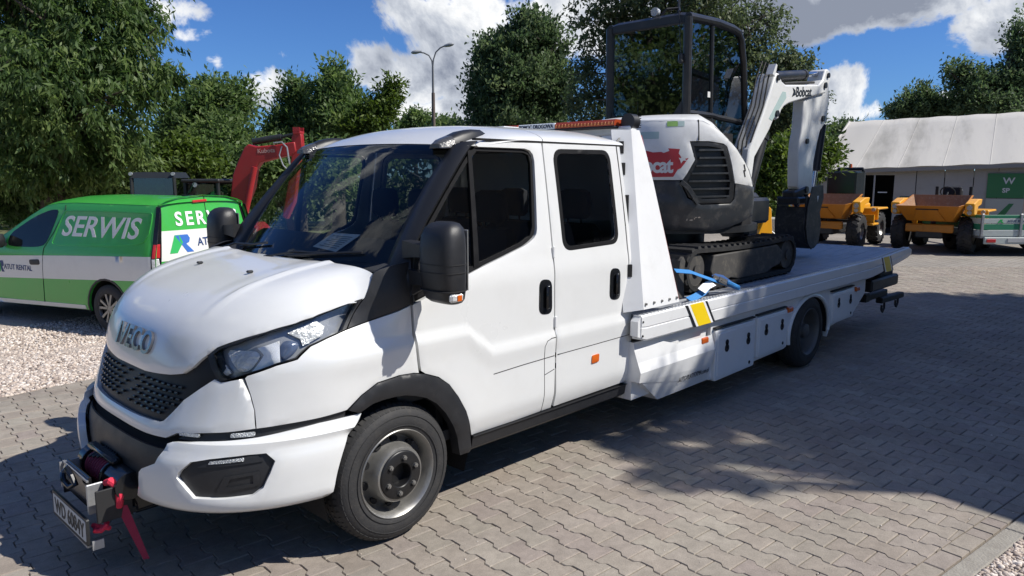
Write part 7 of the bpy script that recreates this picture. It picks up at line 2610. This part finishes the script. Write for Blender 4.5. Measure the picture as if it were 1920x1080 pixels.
# yellow attachment and concrete block seen under the boom
yp = gpos(4.0, 12.0, 0)
yel = empty('yellow_attachment', yp, VIEW_RZ + R(20))
tag(yel, 'yellow steel digger attachment standing behind the truck bed', 'attachment')
obj('side_plate', MB().prism([(-.14, .0), (.10, .0), (.16, .5), (.20, 1.0), (.16, 1.38), (.06, 1.46), (-.02, 1.30), (-.10, 1.08), (-.02, .85), (-.12, .55)], lambda a, b, c: (a, c, b), -.08, .08), M['dyellow'], yel, bevel=.015)
obj('edge_plate', MB().box((-.05, -.1, 1.05), (.05, .05, .40), ('Y', R(25))), M['dyellow'], yel)
obj('base_plate', MB().box((0, 0, .03), (.5, .5, .06)), M['mdark'], yel)
cbk = gpos(4.55, 13.0, 0)
blk = empty('concrete_block', cbk, VIEW_RZ)
tag(blk, 'pale concrete block with a chain loop seen beneath the excavator boom', 'block')
obj('block_body', MB().hexa([(-.35, -.25, 0), (.35, -.25, 0), (.35, .25, 0), (-.35, .25, 0), (-.22, -.2, 1.18), (.22, -.2, 1.18), (.22, .2, 1.18), (-.22, .2, 1.18)]), pm('pale_concrete', (.36, .35, .31), .85, bump=.3), blk, bevel=.02)
obj('chain_loop', MB().tube([(-.16, -.25, 1.12), (-.12, -.27, .98), (-.02, -.28, .90), (.06, -.27, .98), (.14, -.25, 1.12)], .014, 6), M['galv'], blk)

# ================================================================== STREET LAMP
lp = gpos(-3.93, 38, -.2)
lamp = empty('street_lamp', lp, VIEW_RZ)
tag(lamp, 'tall double-headed street lamp standing behind the truck cab', 'street lamp')
M['pole'] = pm('lamp_pole_grey', (.16, .165, .17), .55, var=.12)
M['polelow'] = pm('lamp_pole_concrete', (.13, .10, .085), .8, var=.15)
obj('pole', MB().cyl((0, 0, 0), (0, 0, 6.2), .12, .085, 14), M['polelow'], lamp)
obj('upper_pole', MB().cyl((0, 0, 6.2), (0, 0, 7.45), .06, .05, 12), M['pole'], lamp)
for pts, hd in ((([(0, 0, 7.4), (-.04, 0, 7.75), (-.18, 0, 8.0), (-.42, 0, 8.12), (-.62, 0, 8.15)]), (-.78, 8.17, -1, -8)), (([(0, 0, 7.4), (.04, 0, 7.8), (.16, 0, 8.15), (.38, 0, 8.36), (.56, 0, 8.44)]), (.80, 8.50, 1, 12))):
    ao = obj('lamp_arm', MB().tube(pts, .035, 8), M['pole'], lamp)
    x_, z_, s_, tl_ = hd
    rings = []
    for u, a, b in ((-.24, .05, .05), (-.12, .10, .08), (.05, .15, .10), (.2, .13, .08), (.28, .05, .03)):
        rings.append([(x_ + s_ * (u * math.cos(R(tl_))) * 1.0, a * math.cos(t), z_ + u * math.sin(R(tl_)) + b * math.sin(t)) for t in [2 * math.pi * k / 10 for k in range(10)]])
    obj('lamp_head', MB().loft(rings), pm('lamp_head_grey', (.34, .35, .36), .4), lamp, smooth=50)

# ================================================================== TREES


def mat_leaf(name, dark, mid, light, trans=.35):
    mt, nt, N, L = nodes_of(name)
    out = N('ShaderNodeOutputMaterial')
    at = N('ShaderNodeAttribute'); at.attribute_name = 'tint'
    rp = N('ShaderNodeValToRGB'); L(at.outputs['Fac'], rp.inputs[0])
    rp.color_ramp.elements[0].color = (*dark, 1); rp.color_ramp.elements[1].color = (*light, 1)
    e = rp.color_ramp.elements.new(.5); e.color = (*mid, 1)
    df = N('ShaderNodeBsdfPrincipled'); L(rp.outputs[0], df.inputs['Base Color']); df.inputs['Roughness'].default_value = .55; df.inputs['Specular IOR Level'].default_value = .35
    tr = N('ShaderNodeBsdfTranslucent')
    hs_ = N('ShaderNodeHueSaturation'); L(rp.outputs[0], hs_.inputs['Color']); hs_.inputs['Value'].default_value = 1.5; hs_.inputs['Saturation'].default_value = 1.1
    L(hs_.outputs[0], tr.inputs['Color'])
    mx = N('ShaderNodeMixShader'); mx.inputs[0].default_value = trans
    L(df.outputs[0], mx.inputs[1]); L(tr.outputs[0], mx.inputs[2]); L(mx.outputs[0], out.inputs[0])
    MATS[name] = mt
    return mt


LEAF = {
    'ash': mat_leaf('leaf_ash', (.042, .078, .024), (.088, .145, .042), (.175, .235, .075), .42),
    'mid': mat_leaf('leaf_mid', (.060, .105, .036), (.118, .180, .060), (.200, .265, .095), .45),
    'poplar': mat_leaf('leaf_poplar', (.048, .082, .038), (.098, .146, .066), (.175, .225, .105), .42),
    'willow': mat_leaf('leaf_willow', (.055, .080, .038), (.105, .138, .065), (.175, .205, .100), .4),
    'bright': mat_leaf('leaf_bright', (.050, .085, .016), (.085, .135, .025), (.140, .190, .040)),
}
M['bark'] = pm('bark', (.085, .070, .055), .9, var=.3, vscale=5, bump=.8, bscale=25)


def big_mesh(name, V, F4, tint, mat):
    me = bpy.data.meshes.new(name)
    n = len(V)
    me.vertices.add(n); me.vertices.foreach_set('co', V.reshape(-1).astype(np.float32))
    me.loops.add(F4.size); me.loops.foreach_set('vertex_index', F4.reshape(-1).astype(np.int32))
    me.polygons.add(len(F4)); me.polygons.foreach_set('loop_start', np.arange(0, F4.size, F4.shape[1], dtype=np.int32))
    me.update(calc_edges=True)
    a = me.attributes.new('tint', 'FLOAT', 'POINT'); a.data.foreach_set('value', tint.astype(np.float32))
    me.materials.append(mat)
    return me


def leaves(cent, per, spread, size, aspect, droop, g, out=None):
    """leafy twigs: folded blades strung along a short drooping spray at each clump centre"""
    n = len(cent)
    k = n * per
    t = g.normal(0, 1, (n, 3))
    if out is not None:
        t = t * .75 + out * 1.0
    t[:, 2] -= droop * .5
    t /= np.linalg.norm(t, axis=1, keepdims=True)
    tk = np.repeat(t, per, 0); sp = np.repeat(spread, per)[:, None]
    ball = g.normal(0, 1, (k, 3)); ball /= np.linalg.norm(ball, axis=1, keepdims=True); ball *= g.random((k, 1)) ** .5
    c = np.repeat(cent, per, 0) + tk * g.uniform(-1.2, 1.2, (k, 1)) * sp + ball * sp * .62
    ax = g.normal(0, .8, (k, 3)) + tk * .7; ax[:, 2] -= droop; ax /= np.linalg.norm(ax, axis=1, keepdims=True)
    s = g.normal(0, 1, (k, 3)); s[:, 2] *= .45; s -= (s * ax).sum(1, keepdims=True) * ax; s /= np.linalg.norm(s, axis=1, keepdims=True)
    L_ = size * g.uniform(.6, 1.3, k)[:, None]; W_ = L_ * aspect
    nrm = np.cross(ax, s)
    V = np.stack([c, c + ax * L_ * .5 + s * W_ * .5 + nrm * L_ * .06, c + ax * L_, c + ax * L_ * .5 - s * W_ * .5 + nrm * L_ * .06], 1).reshape(-1, 3)
    F = np.arange(k * 4).reshape(-1, 4)
    ti = np.clip(np.repeat(g.normal(.45, .22, n), per) + g.normal(0, .13, k), 0, 1)
    return V, F, np.repeat(ti, 4)


def make_tree(name, label, base, lumps, leaf, nclump, per, spread, size, aspect=.45, droop=.3, seed=1, trunk=.22, group='trees around the yard', branchy=1.0, hollow=.55, cat='tree', skin=True):
    """lumps: (dx, dy, z, rx, ry, rz) ellipsoids (relative to base x,y) that make up the crown"""
    g = np.random.default_rng(seed)
    base = Vector(base)
    t = empty(name, base)
    tag(t, label, cat, group)
    lum = np.array(lumps, float)
    vol = lum[:, 3] * lum[:, 4] + lum[:, 4] * lum[:, 5] + lum[:, 3] * lum[:, 5]
    pick = g.choice(len(lum), nclump, p=vol / vol.sum())
    d = g.normal(0, 1, (nclump, 3)); d /= np.linalg.norm(d, axis=1, keepdims=True)
    r = hollow + (1.0 - hollow) * g.random(nclump) ** .7
    r *= 1 + .14 * g.normal(0, 1, nclump)
    r = np.clip(r, .1, 1.2) * .93
    cent = lum[pick, :3] + d * lum[pick, 3:] * r[:, None]
    ok = cent[:, 2] > .15
    cent = cent[ok]
    V, F, ti = leaves(cent, per, g.uniform(.6, 1.3, len(cent)) * spread, size, aspect, droop, g, d[ok])
    me = big_mesh('crown', V, F, ti, LEAF[leaf])
    co = bpy.data.objects.new('crown', me); COL.objects.link(co); co.parent = t
    # trunk and limbs
    top = lum[np.argmax(lum[:, 2])]
    mb = MB()
    cz = lum[:, 2].mean()
    pts = [Vector((0, 0, -.3)), Vector((g.normal(0, .08), g.normal(0, .08), cz * .35)), Vector((lum[:, 0].mean() * .5, lum[:, 1].mean() * .5, cz * .8)), Vector((top[0], top[1], top[2] + top[5] * .5))]
    mb.tube(pts, [trunk * 1.25, trunk, trunk * .65, trunk * .12], 10)
    tro = obj('trunk', mb, M['bark'], t, smooth=60)
    lm = MB()
    for (x, y, z, rx, ry, rz) in lum:
        for q in range(max(2, int(3 * branchy))):
            s0 = pts[1].lerp(pts[2], g.uniform(.2, 1.0))
            dd = g.normal(0, 1, 3); dd /= np.linalg.norm(dd)
            e = Vector((x + dd[0] * rx * .85, y + dd[1] * ry * .85, z + abs(dd[2]) * rz * .8))
            m_ = s0.lerp(e, .5) + Vector((0, 0, .12 * (e - s0).length))
            w = trunk * .34
            lm.tube([s0, m_, e], [w, w * .55, w * .12], 6)
            for _ in range(int(2 * branchy)):
                e2 = m_.lerp(e, g.uniform(.2, .8)); dd2 = g.normal(0, 1, 3) * .5 * min(rx, rz)
                lm.tube([e2, e2 + Vector(dd2)], [w * .3, w * .08], 5)
    obj('limbs', lm, M['bark'], tro, smooth=60)
    return t


def at(u, v, d):
    """plan position (right, height) of a picture direction at forward distance d, used to set out the tree line"""
    r = (u - 960) / 1390
    up_ = (540 - v) / 1390
    k = d / (math.cos(PT) + up_ * math.sin(PT))
    return r * k, CAM.z + k * (-math.sin(PT) + up_ * math.cos(PT))


def tree_from(name, label, u, d, base_z, blobs, **k):
    """blobs: (u, v, half-width px, half-height px, depth offset) seen from the camera"""
    r0, _ = at(u, 330, d)
    b = gpos(r0, d, base_z)
    L_ = []
    for (bu, bv, hw, hh, dd) in blobs:
        r_, z_ = at(bu, bv, d + dd)
        s = (d + dd) / 1390
        off = RT * (r_ - r0) + FH * dd
        L_.append((off.x, off.y, z_ - base_z, hw * s, hw * s, hh * s))
    return make_tree(name, label, b, L_, **k)


# big leafy tree at the left edge
tree_from('maple_tree', 'big dark green leafy tree filling the upper left corner', 90, 16.5, -.3,
          [(40, 60, 150, 130, 0), (190, 60, 120, 110, -.5), (130, 180, 170, 120, -1.2), (-60, 200, 150, 160, 0), (250, 150, 70, 60, -.6), (320, 140, 45, 22, -.8), (60, 300, 150, 70, -.8), (215, 285, 70, 60, -.4), (-20, 60, 160, 150, .8), (240, 30, 70, 50, 0), (100, -120, 220, 120, 0)],
          leaf='ash', nclump=2500, per=34, spread=.26, size=.17, aspect=.30, droop=1.2, seed=3, trunk=.30, hollow=.45)
# tree line behind the van and the cab
tree_from('ash_tree', 'rounded mid-green tree right of the big corner tree', 400, 25, -.3, [(400, 205, 46, 52, 0), (350, 240, 55, 50, 0), (440, 190, 32, 34, .5), (420, 272, 65, 44, -1)],
          leaf='mid', nclump=640, per=36, spread=.42, size=.19, aspect=.4, droop=-.2, seed=5)
tree_from('ash_tree', 'pointed tree with a gap of cloud on its left, behind the red boom', 560, 27, -.3, [(555, 180, 22, 36, 0), (548, 235, 42, 36, 0), (590, 262, 50, 34, -.6), (520, 275, 40, 34, 0)],
          leaf='mid', nclump=560, per=36, spread=.42, size=.19, aspect=.4, droop=-.4, seed=6)
tree_from('ash_tree', 'tallest of the middle tree line, above the windshield', 632, 26, -.3, [(630, 158, 19, 32, 0), (636, 205, 38, 36, 0), (655, 240, 50, 32, -.5), (605, 180, 15, 26, .4)],
          leaf='mid', nclump=560, per=36, spread=.42, size=.19, aspect=.4, droop=-.4, seed=7)
tree_from('young_tree', 'slim leaning young tree at the right end of the middle tree line', 705, 24, -.3, [(735, 168, 14, 22, 0), (722, 195, 20, 25, 0), (700, 222, 34, 28, 0), (680, 240, 40, 25, 0)],
          leaf='bright', nclump=330, per=30, spread=.28, size=.17, aspect=.4, droop=.1, seed=8, trunk=.14)
tree_from('bush', 'bright green shrub beside the red boom', 330, 18, -.3, [(330, 285, 40, 30, 0), (300, 330, 60, 35, 0), (380, 320, 45, 40, 0)],
          leaf='bright', nclump=330, per=34, spread=.26, size=.14, seed=9, trunk=.10, cat='shrub', group='shrubs along the yard edge')
tree_from('bush', 'dark shrub mass under the middle tree line behind the red boom', 540, 19, -.3, [(500, 320, 70, 50, 0), (600, 320, 80, 50, 0), (450, 330, 50, 50, 0)],
          leaf='mid', nclump=450, per=34, spread=.28, size=.15, seed=10, trunk=.10, cat='shrub', group='shrubs along the yard edge')
tree_from('bush', 'shaded shrub at the left edge above the van bonnet', 60, 17, -.3, [(0, 350, 90, 60, 0), (120, 350, 80, 50, 0), (220, 345, 60, 40, .4)],
          leaf='ash', nclump=420, per=34, spread=.26, size=.14, seed=11, trunk=.10, cat='shrub', group='shrubs along the yard edge')
# far trees behind the lamp
tree_from('far_tree', 'small distant round tree left of the lamp pole', 780, 62, -.5, [(785, 228, 28, 20, 0), (762, 240, 22, 16, 0)], leaf='mid', nclump=300, per=24, spread=.5, size=.32, seed=12, trunk=.2)
tree_from('far_tree', 'small distant tree low right of the lamp pole', 838, 66, -.5, [(835, 236, 18, 12, 0)], leaf='mid', nclump=160, per=24, spread=.5, size=.32, seed=13, trunk=.2)
# poplars
tree_from('poplar_tree', 'dense dark poplar with stepped top behind the cab roof', 975, 33, -.4,
          [(990, 70, 38, 45, 0), (940, 110, 42, 45, 0), (1030, 95, 34, 50, .5), (975, 160, 75, 60, 0), (920, 180, 45, 55, 0), (1040, 180, 40, 60, 0), (960, 240, 85, 40, 0), (905, 130, 22, 30, 0)],
          leaf='poplar', nclump=1700, per=40, spread=.42, size=.18, aspect=.55, droop=-.7, seed=14, trunk=.3)
tree_from('willow_tree', 'tall open-crowned tree rising behind the excavator cab', 1210, 27, -.4,
          [(1130, 40, 60, 60, 0), (1230, 0, 110, 60, 0), (1340, 20, 90, 60, .4), (1120, 130, 50, 70, 0), (1430, 60, 55, 60, .5), (1420, 140, 50, 55, .5), (1100, 205, 50, 40, 0), (1250, -90, 180, 70, 0), (1350, 120, 80, 80, .6), (1230, 120, 90, 80, .8)],
          leaf='willow', nclump=1500, per=30, spread=.34, size=.17, aspect=.45, droop=.5, seed=15, trunk=.3, hollow=.35, branchy=1.6)
tree_from('willow_tree', 'thin-leaved tree seen between excavator cab and boom', 1465, 25, -.4, [(1470, 130, 40, 45, 0), (1490, 200, 55, 60, 0), (1440, 240, 50, 50, 0), (1500, 130, 22, 28, 0)],
          leaf='willow', nclump=430, per=26, spread=.32, size=.16, droop=.5, seed=16, trunk=.18, hollow=.3)
# greenery low behind the boom
tree_from('bush', 'sunlit yellow-green shrub seen below the excavator boom', 1470, 17, -.2, [(1450, 320, 40, 50, 0), (1490, 300, 45, 45, .4), (1530, 290, 40, 35, .6), (1430, 370, 30, 40, 0)],
          leaf='bright', nclump=420, per=34, spread=.24, size=.13, seed=17, trunk=.08, cat='shrub', group='shrubs along the yard edge')
tree_from('far_tree', 'dark round tree left of the hall roof', 1585, 44, -.4, [(1580, 260, 38, 28, 0), (1610, 250, 20, 16, 0), (1560, 290, 40, 30, -1)],
          leaf='poplar', nclump=420, per=26, spread=.42, size=.24, seed=18, trunk=.2)
# right-hand trees above the hall
tree_from('oak_tree', 'lower dark tree behind the left part of the hall roof', 1730, 40, -.4, [(1718, 195, 28, 20, 0), (1755, 205, 36, 22, 0), (1690, 212, 20, 14, 0), (1730, 178, 12, 9, 0)],
          leaf='poplar', nclump=330, per=34, spread=.50, size=.21, droop=-.2, seed=19, trunk=.22)
tree_from('oak_tree', 'tall dark tree at the right edge above the hall', 1880, 38, -.4, [(1910, 72, 13, 42, 0), (1893, 150, 38, 36, 0), (1825, 158, 36, 24, 0), (1850, 198, 65, 26, 0), (1945, 130, 40, 66, 0), (1800, 132, 18, 10, 0), (1775, 135, 10, 6, 0)],
          leaf='poplar', nclump=640, per=36, spread=.50, size=.21, droop=-.2, seed=20, trunk=.28)
tree_from('oak_tree', 'dark tree behind the right end of the hall roof', 2050, 42, -.4, [(2050, 120, 90, 90, 0), (1990, 180, 70, 50, 0)],
          leaf='poplar', nclump=400, per=30, spread=.45, size=.27, seed=21, trunk=.28)
# background belt of woodland that closes the gaps low down
gB = np.random.default_rng(31)
cent = []
for k in range(3000):
    u = gB.uniform(-500, 1560); d = gB.uniform(30, 36)
    r_, zt = at(u, 285 + 16 * math.sin(u * .013) + 10 * math.sin(u * .041 + 1), d)
    z = gB.uniform(-.3, max(.5, zt)) if gB.random() < .6 else zt + gB.normal(0, .25)
    p = gpos(r_, d, z)
    cent.append(p[:])
V, F, ti = leaves(np.array(cent), 18, np.full(len(cent), .5), .30, .5, .3, gB)
wb = bpy.data.objects.new('woodland_belt', big_mesh('woodland_belt', V, F, ti, LEAF['mid'])); COL.objects.link(wb)
tag(wb, 'continuous low green woodland closing the view behind the yard', 'woodland', kind='stuff')

# ================================================================== WHAT SHADES THE YARD FROM OUTSIDE THE PICTURE
# (sun comes from the right, behind the camera: a flat-roofed building corner and two trees stand there)
SH = Vector((-SUN_DIR.x / SUN_DIR.z, -SUN_DIR.y / SUN_DIR.z))


def caster(sx, sy, h):
    """plan position of a point at height h whose shadow falls on (sx, sy)"""
    return (sx - SH.x * h, sy - SH.y * h)


bh = 4.6
cxy = caster(2.92, -1.12, bh)
office = empty('office_building', (*cxy, 0), R(-10))
tag(office, 'plain flat-roofed rendered building beside the yard, outside the picture', 'building')
M['render'] = pm('wall_render', (.20, .17, .14), .85, var=.08, bump=.2, bscale=60)
obj('wall', MB().box((6.0, -1.9, bh / 2 - .1), (12.0, 3.8, bh - .15)), M['render'], office)
obj('roof', MB().box((6.0, -1.9, bh - .06), (12.05, 3.85, .12)), pm('roof_felt', (.10, .10, .10), .9), office)
for k in range(4):
    w_ = obj('window', MB().box((1.8 + k * 2.8, .0, 1.9), (1.3, .06, 1.2), ch=.01), M['vglass'], office)
    obj('window_frame', MB().box((1.8 + k * 2.8, .02, 1.27), (1.45, .10, .05)), M['whitefilm'], w_)
obj('door', MB().box((.0, -2.0, 1.05), (.06, 1.0, 2.1), ch=.01), M['tgreen'], office)


def shade_tree(label, base, spots, **k):
    L_ = []
    for (sx, sy, h, r_, rz) in spots:
        x, y = caster(sx, sy, h)
        L_.append((x - base[0], y - base[1], h, r_, r_, rz))
    return make_tree('maple_tree', label, (*base, 0), L_, **k)


shade_tree('tall roadside tree outside the picture whose shade falls across the yard', (13.0, -13.0),
           [(5.6, -1.7, 11, 1.3, 1.2), (7.0, -1.0, 11.5, 1.5, 1.3), (8.6, -1.3, 11.5, 1.6, 1.3), (10.0, -.9, 11.5, 1.4, 1.2), (4.3, -1.2, 10.5, .8, .7), (6.6, .5, 12, 1.0, .9), (7.8, 1.0, 12, .9, .8), (9.3, .1, 12, 1.0, .9), (3.4, -.9, 10, .45, .4), (10.8, -2.2, 11, 1.3, 1.2), (5.7, .55, 12, .8, .7), (4.7, .05, 11.5, .65, .5), (3.8, -.25, 11, .4, .3), (6.4, 1.6, 12.5, .7, .6)],
           leaf='mid', nclump=1900, per=30, spread=.28, size=.20, aspect=.5, droop=.4, seed=41, trunk=.35, hollow=.2)
shade_tree('slender tree outside the picture casting a few leafy spots on the paving', (6.4, -9.2),
           [(2.08, -1.23, 8, .22, .2), (1.98, -1.0, 8, .15, .14), (2.11, -1.51, 8.2, .17, .15), (1.97, -1.95, 8, .2, .16), (1.75, -1.53, 8, .2, .17), (2.5, -1.75, 8.2, .15, .12), (2.6, -1.2, 8.4, .25, .2), (2.95, -.95, 8.6, .35, .3), (3.0, -1.75, 8.2, .2, .16), (2.35, -.95, 8.2, .16, .14)],
           leaf='mid', nclump=150, per=30, spread=.10, size=.12, aspect=.5, droop=.4, seed=42, trunk=.16, hollow=.1)

# unseen trees added round the yard to block skylight; glass and paint reflect them
for k, (x, y, h_) in enumerate(((25, -9.5, 10), (-4, -21, 11), (-13, -17, 10), (-19, -8, 11), (-20, 3, 10), (-15, 13, 9), (9, -25, 10))):
    lab = ['unseen tree added beyond the far right end of the yard', 'unseen tree added behind the viewer nearest the sun', 'unseen tree added behind the viewer, second from the sun', 'unseen tree added behind the viewer opposite the truck nose', 'unseen tree added left of the viewer beyond the gravel', 'unseen tree added at the far left end of the gravel lot', 'unseen tree added behind the flat-roofed building'][k]
    make_tree('unseen_tree', lab, (x, y, 0), [(0, 0, h_ * .62, 3.6, 3.6, h_ * .30), (1.5, 1, h_ * .5, 3, 3, h_ * .22), (-1.5, -1, h_ * .5, 3, 3, h_ * .24), (0, 0, h_ * .85, 2, 2, h_ * .15)],
              leaf='mid', nclump=520, per=26, spread=.6, size=.26, aspect=.5, seed=60 + k, trunk=.3)
